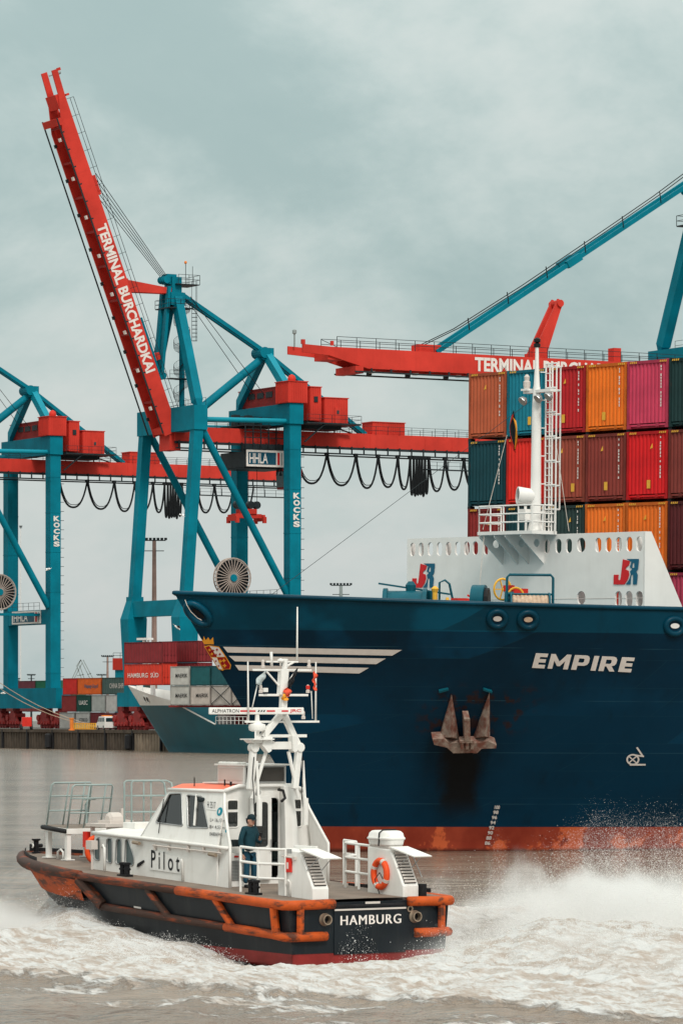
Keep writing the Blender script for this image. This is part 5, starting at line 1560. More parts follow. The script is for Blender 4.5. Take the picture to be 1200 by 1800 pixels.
# interior: floor, console, seats
MB().box(4.45, 7.4, -1.3, 1.3, 1.9, 1.95).build('wheelhouse_floor', 'interior', boat)
MB().box(6.4, 7.3, -1.2, 1.2, 1.95, 2.62).build('console', 'interior', boat)
for y in (.55, -.55):
    MB().box(5.2, 5.7, y - .25, y + .25, 2.3, 2.45).box(5.1, 5.22, y - .24, y + .24, 2.4, 3.15).tube((5.45, y, 1.95), (5.45, y, 2.3), .06).build('helm_seat', 'interior', boat, bevel=.03)
MB().bar((6.9, .35, 2.6), (6.5, .35, 3.68), .16, .12).bar((6.9, -.38, 2.6), (6.5, -.38, 3.68), .16, .12).build('windscreen_post', 'interior', boat)
# roof
def rz_(y): return 3.70 + .12 * max(0, 1 - max(0, abs(y) - .72) / .42)
rf = MB()
ry = [-1.14, -.74, 0, .74, 1.14]
rf.loft([[(x, y, rz_(y)) for y in ry] + [(x, y, rz_(y) - .06) for y in ry[::-1]] for x in (4.52, 7.02)])
roof = rf.build('roof', 'roof_orange', boat)
re = MB().path([(4.46, y, rz_(y) - .02) for y in ry], .055, 6)
for sg in (1, -1): re.path([(4.46, sg * 1.14, 3.68), (7.02, sg * 1.14, 3.68)], .04, 6)
re.build('roof_edge', 'white_boat', boat, True)
MB().box(5.42, 6.30, -.55, .55, 3.825, 3.85).build('skylight', 'glass_grey', roof)
MB().path([(5.40, -.57, 3.85), (6.32, -.57, 3.85), (6.32, .57, 3.85), (5.40, .57, 3.85)], .02, 5, True).build('skylight_rim', 'white_boat', roof)
bx = MB().box(4.42, 5.62, -.6, .6, 3.84, 4.28).build('roof_box', 'white_boat', boat, bevel=.015)
MB().box(4.36, 5.68, -.66, .66, 4.281, 4.32).build('box_lid', 'white_boat', bx)
MB().box(4.48, 5.56, .601, .612, 3.92, 4.22).build('box_panel', 'pale_panel', bx)
MB().box(4.405, 4.419, -.54, .54, 3.90, 4.24).build('box_grille', 'grill', bx)
MB().path([(4.40, -.56, 3.88), (4.40, .56, 3.88), (4.40, .56, 4.26), (4.40, -.56, 4.26)], .012, 4, True).build('grille_frame', 'metal', bx)
lu = MB()
for k in range(7): lu.lathe((4.6 + k * .17, .5, 4.32), (0, 0, 1), [(0, .07), (.03, .08), (.05, .03)], 8)
lu.build('lid_knob', 'white_boat', bx, True)
MB().tube((6.2, .9, 3.75), (6.2, .9, 3.98), .015, n=5).tube((4.9, .85, 3.8), (4.9, .85, 3.95), .02, n=5).tube((4.7, .80, 3.8), (4.7, .80, 3.9), .03, n=5).build('roof_fitting', 'black', roof)
# wiper and little side details
wp = [DW(282, 1465), DW(284, 1448), DW(291, 1405)]
MB().path([(a, yw(b_) + .05, b_) for a, b_ in wp], .012, 5).build('wiper', 'black', boat)
for px, py in ((247, 1482), (381, 1503)):
    a, b_ = DW(px, py)
    MB().tube((a + .22, 1.50, b_ + .01), (a - .12, 1.52, b_ - .01), .045, n=8).box(a + .1, a + .16, 1.42, 1.5, b_ - .03, b_ + .03).build('side_lamp', 'brass', boat)
a, b_ = DW(358, 1406); MB().lathe((a, yw(b_), b_), (0, 1, 0), [(0, .05), (.1, .06), (.16, .05)], 10).build('side_lamp', 'dark_steel', boat)
a, b_ = DW(323, 1520)
MB().path([(a, 1.45, b_ - .4), (a, 1.47, b_ + .05), (a - .02, 1.50, b_ + .12)], .03, 6).build('vent_pipe', 'white_boat', boat, True)
a, b_ = DW(196, 1516)
MB().path([(a, 1.62, dz(a)), (a, 1.62, b_ + .35), (a + .08, 1.62, b_ + .42), (a + .12, 1.62, b_ + .36)], .035, 6).build('vent_pipe', 'white_boat', boat, True)
a, b_ = DW(174, 1496)
MB().tube((a, 1.62, dz(a)), (a, 1.62, b_ + .05), .03).box(a - .14, a + .14, 1.54, 1.72, b_ + .04, b_ + .26).build('deck_box', 'pale_panel', boat)
# lettering on the side
sp0, sp1, sp2, sp3 = DW(265, 1494), DW(320.5, 1509), DW(319, 1536.5), DW(264, 1529)
MB().plate([sp3, sp2, sp1, sp0], [], lambda a, b_, t_: (a, 1.42 + t_, b_), .004, .02).build('name_board', 'white', boat)
def bil(q0, q1, q3, off, m0=0.06, m1=.10):
    q0, q1, q3 = V(q0), V(q1), V(q3)
    def f(a, b_):
        p_ = q0 + (q1 - q0) * a + (q3 - q0) * b_
        return (p_.x, yw(p_.y) + off, p_.y)
    return f
lettering('Pilot', bil(DW(267, 1526), DW(317, 1533.5), DW(267, 1494.5), .026), 'ink', boat, 'name_lettering', bold=.01, spacing=1.5)
pb = [DW(364, 1406.5), DW(382, 1408), DW(380.5, 1425), DW(363, 1423)]
MB().plate(pb, [], lambda a, b_, t_: (a, yw(b_) + t_, b_), .004, .012).build('number_board', 'white', boat)
lettering('H 3517', bil(DW(365.2, 1420.5), DW(379.5, 1422), DW(365.8, 1408.8), .018), 'ink', boat, 'number_lettering')
lettering('L= 16,13 m', bil(DW(370, 1445.5), DW(396.5, 1447.5), DW(370.3, 1438), .012), 'ink', boat, 'number_lettering')
lettering('B= 4,53 m', bil(DW(369, 1457.5), DW(395.5, 1459.5), DW(369.3, 1450.5), .012), 'ink', boat, 'number_lettering')
lettering('04806940', bil(DW(369, 1469.5), DW(391, 1471), DW(369.2, 1463), .012), 'ink', boat, 'number_lettering')
for px, py, r_ in ((386.5, 1427, 6.2), (398.3, 1461, 2.6)):
    c_ = DW(px, py)
    MB().plate([(c_[0] + .019 * r_ * math.cos(k * math.tau / 16), c_[1] + .0165 * r_ * math.sin(k * math.tau / 16)) for k in range(16)], [], lambda a, b_, t_: (a, yw(b_) + t_, b_), .004, .01).build('round_emblem', 'teal_light', boat)
c_ = DW(386.5, 1427)
MB().plate([(c_[0] + .03, c_[1] + .05), (c_[0] - .03, c_[1] + .02), (c_[0] - .01, c_[1] - .05), (c_[0] + .04, c_[1] - .04)], [], lambda a, b_, t_: (a, yw(b_) + t_, b_), .012, .016).build('emblem_figure', 'white_paint', boat)
a0 = [DW(243, 1519), DW(246, 1517), DW(253.5, 1512.5), DW(254, 1515.5), DW(247, 1522), DW(242, 1525)]
MB().plate(a0, [], lambda a, b_, t_: (a, 1.42 + t_, b_), .004, .03).build('fairlead', 'black', boat)
lettering('S', lambda a, b_: (13.55 - a * .28 + b_ * .05, side(13.5 - a * .28, .72 + b_ * .32) + .012, .72 + b_ * .32), 'white_paint', boat, 'bow_lettering', bold=.02)
MB().plate([(6.85, .86), (6.5, .845), (6.5, .80), (6.85, .815)], [], lambda a, b_, t_: (a, side(a, b_) + t_, b_), .006, .012).build('hull_plate', 'white_paint', boat)

# ---- forward boarding platform with rails
pl = MB().prism([(12.82, 2.42), (14.0, 2.50), (14.0, 2.62), (12.82, 2.56)], lambda a, b_, t_: (a, t_, b_), -.64, .64).build('boarding_platform', 'white_boat', boat, bevel=.01)
MB().prism([(12.86, 2.563), (13.98, 2.623), (13.98, 2.635), (12.86, 2.575)], lambda a, b_, t_: (a, t_, b_), -.6, .6).build('platform_mat', 'deck', pl)
MB().path([(12.85, .68, 2.50), (14.02, .68, 2.58), (14.05, .3, 2.58), (14.05, -.68, 2.58)], .06, 8).build('platform_bumper', 'black_rubber', pl, True)
for x in (12.92, 13.9):
    for y in (.56, -.56):
        MB().box(x - .06, x + .06, y - .06, y + .06, dz(x), 2.46).box(x - .13, x + .13, y - .13, y + .13, dz(x), dz(x) + .03).build('platform_leg', 'white_boat', boat)
MB().path([(13.4, .58, dz(13.4)), (13.4, .58, 1.95), (13.25, .58, 2.02), (13.12, .58, 1.95), (13.12, .58, dz(13.1))], .03, 6).build('grab_rail', 'white_boat', boat, True)
for x, zb, ta in ((13.95, 2.60, -.30), (12.88, 2.56, -.30)):
    q = MB()
    y0, y1 = .60, -.60
    q.path([(x, y0, zb), (x + ta * .9, y0, zb + 1.08), (x + ta, y0 - .06, zb + 1.13), (x + ta, y1 + .06, zb + 1.13), (x + ta * .9, y1, zb + 1.08), (x, y1, zb)], .024, 6)
    q.path([(x, .12, zb), (x + ta, .10, zb + 1.12)], .022, 5)
    q.path([(x, -.38, zb), (x + ta, -.38, zb + 1.12)], .022, 5)
    for f_ in (.36, .70): q.tube((x + ta * f_, y0, zb + 1.12 * f_), (x + ta * f_, y1, zb + 1.12 * f_), .02, n=5)
    q.build('boarding_rail', 'grey_rail', boat, True)
q = MB()
for x in (10.1, 9.75):
    zb = 2.62
    q.path([(x, .55, zb), (x, .55, zb + 1.18), (x - .03, .5, zb + 1.22), (x - .03, -.46, zb + 1.22), (x - .2, -.5, zb + 1.16), (x - .5, -.52, zb)], .024, 6)
    q.path([(x, -.02, zb), (x, -.02, zb + 1.22)], .022, 5)
    for f_ in (.36, .70): q.tube((x, .55, zb + 1.2 * f_), (x - .15, -.5, zb + 1.2 * f_), .02, n=5)
q.build('boarding_rail', 'grey_rail', boat, True)
MB().path([(8.0, -.9, 2.6), (8.0, -.9, 3.75), (7.95, -.95, 3.82), (7.6, -.95, 3.82), (7.55, -.95, 3.75), (7.55, -.95, 2.6)], .03, 6).build('grab_rail', 'grey_rail', boat, True)
MB().box(9.5, 10.1, -.7, .6, 2.62, 2.80).build('trunk_hatch', 'white_boat', boat, bevel=.02)
MB().path([(9.3, .2, 2.68), (9.0, .35, 2.70), (8.5, .1, 2.70), (8.2, .3, 2.70), (8.7, .5, 2.68), (9.2, .4, 2.68), (8.9, -.1, 2.70)], .05, 6).build('coiled_line', 'rope', boat, True)
# windlass and light on the trunk front, rescue gear under the platform
MB().box(11.4, 12.0, -.5, .2, 2.72, 2.8).lathe((11.7, -.1, 2.8), (0, 1, 0), [(-.2, .12), (-.15, .2), (.15, .2), (.2, .12)], 10).tube((11.6, -.3, 2.6), (11.6, -.3, 3.1), .05).build('rescue_winch', 'pale_panel', boat)
MB().box(11.2, 12.2, -.6, .45, 2.64, 2.72).tube((11.3, .3, 1.6), (11.3, .3, 2.64), .06).tube((12.1, .3, 1.6), (12.1, .3, 2.64), .06).tube((11.3, -.5, 1.6), (11.3, -.5, 2.64), .06).build('winch_stand', 'pale_panel', boat)
MB().path([(13.8, -.5, 2.65), (13.8, -.5, 3.15), (13.6, -.5, 3.3)], .04, 6).path([(13.75, -.75, 3.3), (13.45, -.25, 3.3)], .03, 5).build('searchlight_stand', 'grey_rail', boat)
# bollards
def bollard(x, y):
    q = MB().box(x - .22, x + .22, y - .1, y + .1, dz(x) - .04, dz(x) + .03)
    for s_ in (-.11, .11): q.lathe((x + s_, y, dz(x)), (0, 0, 1), [(0, .07), (.26, .07), (.27, .095), (.32, .095), (.33, .05)], 12)
    q.tube((x - .24, y, dz(x) + .16), (x + .24, y, dz(x) + .16), .03)
    return q.build('bollard', 'black', boat, True, auto=True)
bollard(1.95, 1.92); bollard(7.85, 1.88); bollard(1.95, -1.92); bollard(7.85, -1.88)
q = MB().lathe((15.55, 0, dz(15.5)), (0, 0, 1), [(0, .12), (.03, .12), (.04, .07), (.32, .07), (.34, .12), (.38, .12)], 12).tube((15.55, -.18, dz(15.5) + .2), (15.55, .18, dz(15.5) + .2), .05)
q.build('bollard', 'black', boat, True, auto=True)
MB().lathe((15.5, .13, dz(15.5) + .2), (0, 1, 0), [(0, .06), (.02, .06)], 10).build('bollard_cap', 'white_boat', boat)
bw_ = MB()
for sg in (1, -1): bw_.loft([[edge(x, sg, -.03, .0) for x in (12.5, 13.5, 14.5, 15.2, 15.7, 16.0)], [edge(x, sg, -.03, .22) for x in (12.5, 13.5, 14.5, 15.2, 15.7, 16.0)]], False, False)
bw_.build('bow_bulwark', 'black_rubber', boat)
# aft rails
def wrail(pts, h, name='aft_rail', bars=(.36, .68, 1.0)):
    return MB().rail(pts, h, .032, bars, 8).build(name, 'white_boat', boat, True, auto=True)
wrail([(2.78, 1.75, dz(2.8) - .03), (2.0, 1.75, dz(2.0) - .03), (1.2, 1.52, dz(1.3))], 1.07)
wrail([(2.9, -1.3, dz(2.9)), (2.3, -1.28, dz(2.3)), (1.62, -1.25, dz(1.6))], 1.07)
wrail([(2.9, -1.3, dz(2.9)), (3.1, -1.75, dz(3.1)), (3.7, -1.8, dz(3.7))], 1.07, bars=(.7, 1.0))
MB().box(.7, 1.62, .95, 1.02, 2.2, 2.46).box(.9, 1.7, .4, 1.0, 2.18, 2.26).build('engine_hatch', 'white_boat', boat, bevel=.01)
a = bf.at(508, 1521, y=1.49)
eb = MB().box(a.x - .12, a.x + .12, 1.481, 1.53, a.z - .17, a.z + .17).build('extinguisher_box', 'red', boat, bevel=.008)
MB().box(a.x - .035, a.x + .035, 1.531, 1.535, a.z - .09, a.z + .06).build('extinguisher_symbol', 'white_paint', eb)
MB().box(a.x - .1, a.x + .1, 1.481, 1.49, a.z + .27, a.z + .37).build('maker_plate', 'metal', boat)
MB().tube((a.x - .3, 1.52, a.z + .17), (a.x + .25, 1.52, a.z + .2), .022).box(a.x - .3, a.x - .2, 1.48, 1.54, a.z + .13, a.z + .2).build('side_lamp', 'pale_panel', boat)
MB().path([(1.05, 1.50, 1.3), (1.05, 1.50, 1.62), (1.05, 1.56, 1.68)], .03, 6).build('vent_pipe', 'white_boat', boat, True)
MB().tube((.3, 1.50, 1.95), (.55, 1.50, 2.25), .012).tube((.02, -1.52, 1.7), (.4, -1.52, 2.2), .012).build('flap_stay', 'metal', boat)
MB().box(-.02, .22, -1.62, -1.52, 1.2, 1.55).build('stern_roller', 'black', boat)
MB().box(.2, 3.6, -1.9, -1.86, dz(2) + .0, dz(2) + .10).build('toe_rail', 'black_rubber', boat)

# ---- gantry mast
MX = 3.92
def mp3(px, py): return bf.at(px, py, x=MX)
ap = mp3(497, 1252)
gm_ = MB()
LB, RB = V((MX, .66, 4.72)), V((MX, -.64, 4.72))
gm_.bar((MX, .76, 3.72), LB, .155, .13, (1, 0, 0)).bar((MX, -.52, 3.72), RB, .155, .13, (1, 0, 0))
gm_.bar(LB, ap, .155, .13, (1, 0, 0)).bar(RB, ap, .155, .13, (1, 0, 0))
gm_.tube(LB + V((-.1, 0, 0)), LB + V((.1, 0, 0)), .12, n=10).tube(RB + V((-.1, 0, 0)), RB + V((.1, 0, 0)), .12, n=10)
gm_.build('gantry', 'white_boat', boat, bevel=.02)
MB().box(MX - .11, MX + .11, ap.y - .05, ap.y + .05, ap.z - .06, ap.z + .1).build('gantry_pin', 'dark_steel', boat)
bt = MB()
for y0, y1 in ((.30, .72), (-.34, -.62)):
    bt.tube((MX, y0, 4.62), (MX - .02, y1, 3.5), .045, n=8)
for y in (.60, -.72):
    bt.tube((MX - .16, y, 2.85), (MX - .14, y - .02, 3.5), .07, n=8).tube((MX - .14, y, 3.5), (MX - .05, y, 4.4), .035, n=8)
bt.build('gantry_ram', 'white_boat', boat, True, auto=True)
cbl = MB().path([(MX - .12, .72, 4.5), (MX - .15, .78, 4.0), (MX - .15, .74, 3.6), (MX - .1, .70, 3.2), (MX - .15, .58, 2.95)], .012, 4).path([(MX - .12, -.68, 4.5), (MX - .15, -.62, 3.6), (MX - .1, -.70, 3.2)], .012, 4)
cbl.path([(MX - .1, .5, 5.0), (MX - .15, .2, 4.88), (MX - .1, -.1, 4.95)], .012, 4)
cbl.build('mast_cable', 'black', boat)
MB().prism([(.22, 5.0), (.45, 4.98), (.52, 4.78), (.34, 4.60), (.26, 4.64)], lambda a, b_, t_: (MX + t_, a, b_), -.18, .02).prism([(-.34, 5.0), (-.48, 4.98), (-.50, 4.66), (-.42, 4.60), (-.36, 4.64)], lambda a, b_, t_: (MX + t_, a, b_), -.18, .02).box(MX - .1, MX, -.42, .3, 4.68, 4.86).bar((MX, .6, 5.0), (MX, -.85, 5.0), .07, .07).build('gantry_plate', 'white_boat', boat)
up2 = MB()
top_ = mp3(502, 1165)
up2.bar(ap, (MX, ap.y - .02, 6.0), .15, .15, (1, 0, 0)).bar((MX, ap.y + .02, 5.98), (MX, ap.y - .02, 6.6), .22, .16, (1, 0, 0)).tube((MX, ap.y - .05, 6.6), (MX, ap.y - .07, 6.85), .07)
up2.bar((MX, .68, 6.58), (MX, -1.0, 6.58), .05, .05).bar((MX, .30, 6.78), (MX, -.62, 6.78), .04, .04)
up2.bar((MX, .50, 5.98), (MX, -.90, 5.98), .055, .055).bar((MX, .9, 5.34), (MX, -1.22, 5.34), .06, .05)
up2.tube((MX, .30, 6.56), (MX, ap.y, 6.1), .025).tube((MX, -.55, 6.56), (MX, ap.y, 6.1), .025).tube((MX, -.5, 6.78), (MX, ap.y, 6.62), .03)
up2.box(MX - .1, MX + .1, .30, .42, 6.05, 6.15)
up2.build('upper_mast', 'white_boat', boat, bevel=.01)
ant = MB()
for px, y0, y1 in ((436.5, 1163, 1268), (554.5, 1164, 1268), (522, 1067, 1160), (477.5, 1146, 1172)):
    a_, b_ = mp3(px, y1), mp3(px - (1 if px < 500 else -0.5), y0)
    MB().tube(a_, b_, .026 if px != 477.5 else .035, .016 if px != 477.5 else .035, n=6).build('antenna', 'white_boat', boat, True)
ant.tube(mp3(549, 1264), mp3(547, 1215), .012).tube(mp3(443, 1245), mp3(452, 1205), .014)
ant.build('flag_halyard', 'white_boat', boat, True)
for px, py in ((462, 1170), (543, 1170), (458, 1214), (541, 1214), (533, 1260)):
    a_ = mp3(px, py)
    MB().lathe((a_.x, a_.y, a_.z - .06), (0, 0, 1), [(0, .05), (.06, .05), (.07, .035), (.16, .04), (.2, .02)], 8).build('mast_light', 'pale_panel', boat)
a_ = mp3(541, 1212); MB().lathe((a_.x, a_.y, a_.z), (0, 0, 1), [(0, .045), (.08, .05), (.1, .02)], 8).build('mast_light', 'red', boat)
a_ = mp3(493, 1162); MB().lathe((a_.x, a_.y, a_.z), (0, 0, 1), [(-.12, .02), (-.03, .03), (-.02, .09), (.03, .08), (.06, .02)], 12).build('gps_dome', 'white_boat', boat, True)
# radar scanner, turned across the line of sight
rc = mp3(452, 1270)
dirw = V((.985, .17, 0))
dl = V((dirw.x * BF.x + dirw.y * BF.y, dirw.x * BP.x + dirw.y * BP.y, 0)).normalized()
nl = V((-dl.y, dl.x, 0))
if nl.x > 0: nl = -nl
rd = MB().lathe((rc.x, rc.y, rc.z - .22), (0, 0, 1), [(0, .13), (.03, .20), (.10, .22), (.17, .20), (.20, .10), (.24, .06), (.42, .05)], 14)
rd.build('radar_pedestal', 'white_boat', boat, True, auto=True)
MB().box(rc.x - .3, rc.x + .3, rc.y - .3, rc.y + .3, rc.z - .42, rc.z - .39).tube((rc.x - .15, rc.y - .15, rc.z - .4), (rc.x - .15, rc.y - .15, rc.z - .2), .02).tube((rc.x - .15, rc.y + .15, rc.z - .4), (rc.x - .15, rc.y + .15, rc.z - .2), .02).tube((rc.x, rc.y, rc.z - .4), (rc.x, rc.y, rc.z - .2), .06).prism([(.3, -.42), (-.3, -.42), (-.4, -.47), (.2, -.50)], lambda a, b_, t_: (rc.x + t_, rc.y + a, rc.z + b_), -.15, .15).build('radar_shelf', 'white_boat', boat)
sc_ = V((rc.x, rc.y, rc.z + .27))
s0, s1 = sc_ - dl * 1.17, sc_ + dl * 1.12
sn = MB().bar(s0, s1, .13, .165).build('radar_scanner', 'white_boat', boat, bevel=.02)
def scan(a0, a1, h0, h1): return quadmap(sc_ + dl * a0 + nl * .072 + V((0, 0, h0)), sc_ + dl * a1 + nl * .072 + V((0, 0, h0)), sc_ + dl * a0 + nl * .072 + V((0, 0, h1)))
lettering('ALPHATRON', scan(-1.10, -.45, -.04, .045), 'ink', sn, 'scanner_lettering')
lettering('JRC', scan(.78, 1.05, -.045, .045), 'logo_red', sn, 'scanner_lettering', bold=.02)
for a0, a1, m in ((-.42, -.05, 'logo_red'), (.22, .42, 'logo_red'), (.58, .74, 'logo_red')):
    f = scan(a0, a1, -.018, .018); MB().add([f(0, 0), f(1, 0), f(1, 1), f(0, 1)], [(0, 1, 2, 3)]).build('scanner_stripe', m, sn)
for k in range(3):
    f = scan(0 + k * .065, .035 + k * .065, -.02, .02); MB().add([f(0, 0), f(1, 0), f(1.6, 1), f(.6, 1)], [(0, 1, 2, 3)]).build('scanner_stripe', 'ink', sn)

# ---- loose things aboard
def btag(name, label, cat, group=None): return thing(name, label, cat, BO, (0, 0, bf.rz), group)
c_ = bf.at(668, 1538, y=-1.0)
lr = btag('life_ring', 'orange life ring hanging on the starboard vent housing of the pilot boat', 'life ring')
MB().torus((c_.x, -1.0, c_.z + .02), (.27, 0, 0), (0, 0, .31), .075, 30, 10).build('ring', 'life_ring', lr, True)
for k in range(4):
    a_ = k * math.pi / 2 + .5
    p_ = V((c_.x + .27 * math.cos(a_), -1.0, c_.z + .02 + .31 * math.sin(a_)))
    tg = V((-math.sin(a_), 0, math.cos(a_)))
    MB().tube(p_ - tg * .04, p_ + tg * .04, .079, n=10).build('band', 'pale_panel', lr)
MB().path([(c_.x - .2, -.94, c_.z - .1), (c_.x - .05, -.95, c_.z + .05), (c_.x + .15, -.95, c_.z - .12), (c_.x + .05, -.95, c_.z - .3), (c_.x, -.98, c_.z - .45)], .012, 5).build('line', 'black', lr)
lr2 = btag('life_ring', 'red life ring stowed under the bow platform of the pilot boat', 'life ring')
MB().torus((11.9, .35, 2.05), (.06, .2, 0), (0, 0, .30), .07, 24, 8).build('ring', 'life_ring', lr2, True)
MB().box(12.2, 12.35, .2, .45, 2.1, 2.5).build('pouch', 'red', lr2)
ra = btag('life_raft_canister', 'white life raft canister strapped on the vent housing', 'life raft')
cc = V((1.15, -1.28, 2.42))
rp_ = lambda z, s_: [(cc.x + (.48 + s_) * (1 if abs(math.cos(t_)) > 1e-9 else 1) * math.copysign(abs(math.cos(t_)) ** .45, math.cos(t_)), cc.y + (.27 + s_) * math.copysign(abs(math.sin(t_)) ** .45, math.sin(t_)), z) for t_ in [k * math.tau / 24 for k in range(24)]]
MB().loft([rp_(cc.z + z, s_) for z, s_ in ((.0, -.06), (.03, -.02), (.14, 0), (.16, .025), (.19, .025), (.21, 0), (.30, -.02), (.35, -.07), (.36, -.12))]).build('shell', 'white_boat', ra, True, auto=True)
MB().path([(cc.x - .12, cc.y + .3, cc.z), (cc.x - .12, cc.y + .28, cc.z + .31), (cc.x - .12, cc.y + .18, cc.z + .375), (cc.x - .12, cc.y - .18, cc.z + .375), (cc.x - .12, cc.y - .28, cc.z + .31), (cc.x - .12, cc.y - .3, cc.z)], .018, 5).build('strap', 'black', ra)
MB().box(cc.x - .4, cc.x + .4, cc.y - .2, cc.y + .2, cc.z - .06, cc.z + .01).build('cradle', 'pale_panel', ra)
# flags
def pxflag(name, label, pts_by_stripe):
    t = btag(name, label, 'flag', 'flags on the pilot boat mast')
    for nm, m, pts in pts_by_stripe:
        dense = rpoly(pts, 4, 2)
        mb = MB()
        vs = []
        for i_, (a, b_) in enumerate(dense):
            p_ = mp3(a, b_); vs.append((p_.x - .14 + .05 * math.sin(b_ * .5 + a * .3), p_.y, p_.z))
        mb.add(vs, fill2d([dense]))
        o = mb.build(nm, m, t, True)
        so_ = o.modifiers.new('cloth', 'SOLIDIFY'); so_.thickness = .012
    return t
pxflag('flag', 'pale wind-torn pennant on the left arm of the pilot boat mast', [('cloth', 'flag_pale', [(459, 1178), (463, 1180), (461, 1188), (457, 1196), (455, 1205), (441.5, 1203), (444, 1198), (448, 1191), (454, 1186)])])
pxflag('flag', 'red-orange pennant on the right arm of the pilot boat mast', [('cloth', 'flag_red', [(545, 1180), (548.5, 1180), (549, 1185), (552, 1188), (551, 1192), (549, 1193), (550.5, 1207), (549, 1215), (545, 1215), (546, 1205), (543, 1196)])])
pxflag('flag', 'black, red and gold flag wrapped round the pilot boat mast', [('black_stripe', 'black', [(518, 1175), (520, 1174), (513, 1190), (510, 1198), (507, 1207), (504.5, 1215), (498.5, 1206), (503, 1196), (507, 1186)]), ('red_stripe', 'flag_red', [(498, 1207), (505.5, 1215), (506, 1221), (501, 1227), (492, 1217)]), ('gold_stripe', 'gold', [(491.5, 1218), (501, 1228), (497, 1232.5), (491, 1230.5), (489, 1225)])])

# ================================================================== the man on the after deck
def skin(name, verts, edges, m, parent, root=0, sub=2):
    me = bpy.data.meshes.new(name)
    me.from_pydata([v[0] for v in verts], edges, [])
    o = bpy.data.objects.new(name, me); COL.objects.link(o); o.parent = parent
    md = o.modifiers.new('skin', 'SKIN')
    md.use_smooth_shade = True
    if not me.skin_vertices:
        bpy.context.view_layer.objects.active = o
    sv = me.skin_vertices[0].data if me.skin_vertices else None
    if sv:
        for i_, v in enumerate(verts):
            r_ = v[1] if isinstance(v[1], tuple) else (v[1], v[1])
            sv[i_].radius = r_
            sv[i_].use_root = (i_ == root)
    s_ = o.modifiers.new('smooth', 'SUBSURF'); s_.levels = sub; s_.render_levels = sub
    me.materials.append(M(m))
    return o
px_, py_ = 3.62, .95
man = thing('person', 'man in dark blue jacket and cap looking down at a phone on the after deck', 'person', BO + BF * px_ + BP * py_ + V((0, 0, dz(px_) - .01)), (0, 0, bf.rz - R(90) + R(12)))
# local: faces -y, his left hand (+x) holds the phone
hd = V((0, -.035, 1.60))
body = MB()
for k in range(1): pass
rings = []
for z, rx, ry, oy in ((-.13, .030, .030, -.02), (-.115, .055, .06, -.035), (-.085, .066, .085, -.02), (-.04, .074, .098, -.005), (.0, .078, .102, 0), (.05, .079, .104, .005), (.09, .074, .096, .008), (.125, .055, .07, .01), (.145, .02, .03, .01)):
    rings.append([(hd.x + rx * math.cos(t_), hd.y + oy + ry * math.sin(t_) - .28 * z * 0 - (.22 * z), hd.z + z) for t_ in [k * math.tau / 16 for k in range(16)]])
body.loft(rings)
# neck, nose, ears, mouth ridge, brow
body.tube((0, .03, 1.40), (0, -.005, 1.53), .058, .052, n=12)
body.add([(0, -.160, 1.585), (-.016, -.128, 1.572), (.016, -.128, 1.572), (0, -.135, 1.622), (0, -.135, 1.568)], [(0, 1, 3), (0, 3, 2), (0, 4, 1), (0, 2, 4)])
for sg in (-1, 1):
    body.lathe((sg * .078, -.03, 1.595), (sg, 0, 0), [(-.01, .02), (.0, .028), (.012, .024), (.014, .01)], 10)
body.build('body', 'skin', man, True)
ey = MB()
for sg in (-1, 1): ey.lathe((sg * .03, -.126, 1.612), (0, -1, 0), [(-.01, .008), (0, .012), (.006, .006)], 8)
ey.build('eye', 'ink', man)
MB().bar((-.022, -.127, 1.545), (.022, -.127, 1.545), .008, .012).build('mouth', 'crest_red', man)
hr = MB().loft([[(r_ * math.cos(t_), -.02 + .028 + r_ * 1.25 * math.sin(t_) * (1 if math.sin(t_) > 0 else .25), z) for t_ in [k * math.tau / 16 for k in range(16)]] for z, r_ in ((1.52, .05), (1.55, .072), (1.60, .081), (1.66, .083))])
hr.build('hair', 'black', man, True)
cp = MB().loft([[(r_ * math.cos(t_), -.042 + oy + r_ * 1.28 * math.sin(t_), z) for t_ in [k * math.tau / 18 for k in range(18)]] for z, r_, oy in ((1.635, .086, 0), (1.66, .088, 0), (1.70, .083, -.003), (1.735, .066, -.008), (1.757, .035, -.012), (1.762, .008, -.012))])
cp.loft([[(x * .078, -.13 - .09 * math.sqrt(max(0, 1 - x * x)) * t_, 1.648 - .025 * t_ - .012 * abs(x)) for x in (-1, -.75, -.4, 0, .4, .75, 1)] for t_ in (0, .5, 1)], False, False)
cp.build('cap', 'cap', man, True)
skin('jacket', [((0, .01, .86), (.165, .125)), ((0, .015, 1.02), (.175, .13)), ((0, .02, 1.22), (.185, .135)), ((0, .02, 1.38), (.15, .115)), ((0, .025, 1.46), (.08, .075)),
               ((-.17, .02, 1.40), .085), ((-.255, .03, 1.22), .07), ((-.275, .04, 1.08), .066), ((-.262, .0, .92), .058), ((-.25, -.02, .83), .052),
               ((.17, .02, 1.40), .085), ((.25, .02, 1.24), .07), ((.262, -.02, 1.10), .067), ((.19, -.14, 1.10), .055), ((.13, -.21, 1.13), .048)],
     [(0, 1), (1, 2), (2, 3), (3, 4), (3, 5), (5, 6), (6, 7), (7, 8), (8, 9), (3, 10), (10, 11), (11, 12), (12, 13), (13, 14)], 'jacket', man)
skin('trousers', [((0, .01, .90), (.145, .115)), ((-.09, .01, .80), .095), ((-.115, -.01, .50), .075), ((-.125, .02, .10), .068), ((.09, .01, .80), .095), ((.12, -.015, .50), .075), ((.14, .02, .10), .068)],
     [(0, 1), (1, 2), (2, 3), (0, 4), (4, 5), (5, 6)], 'trousers', man)
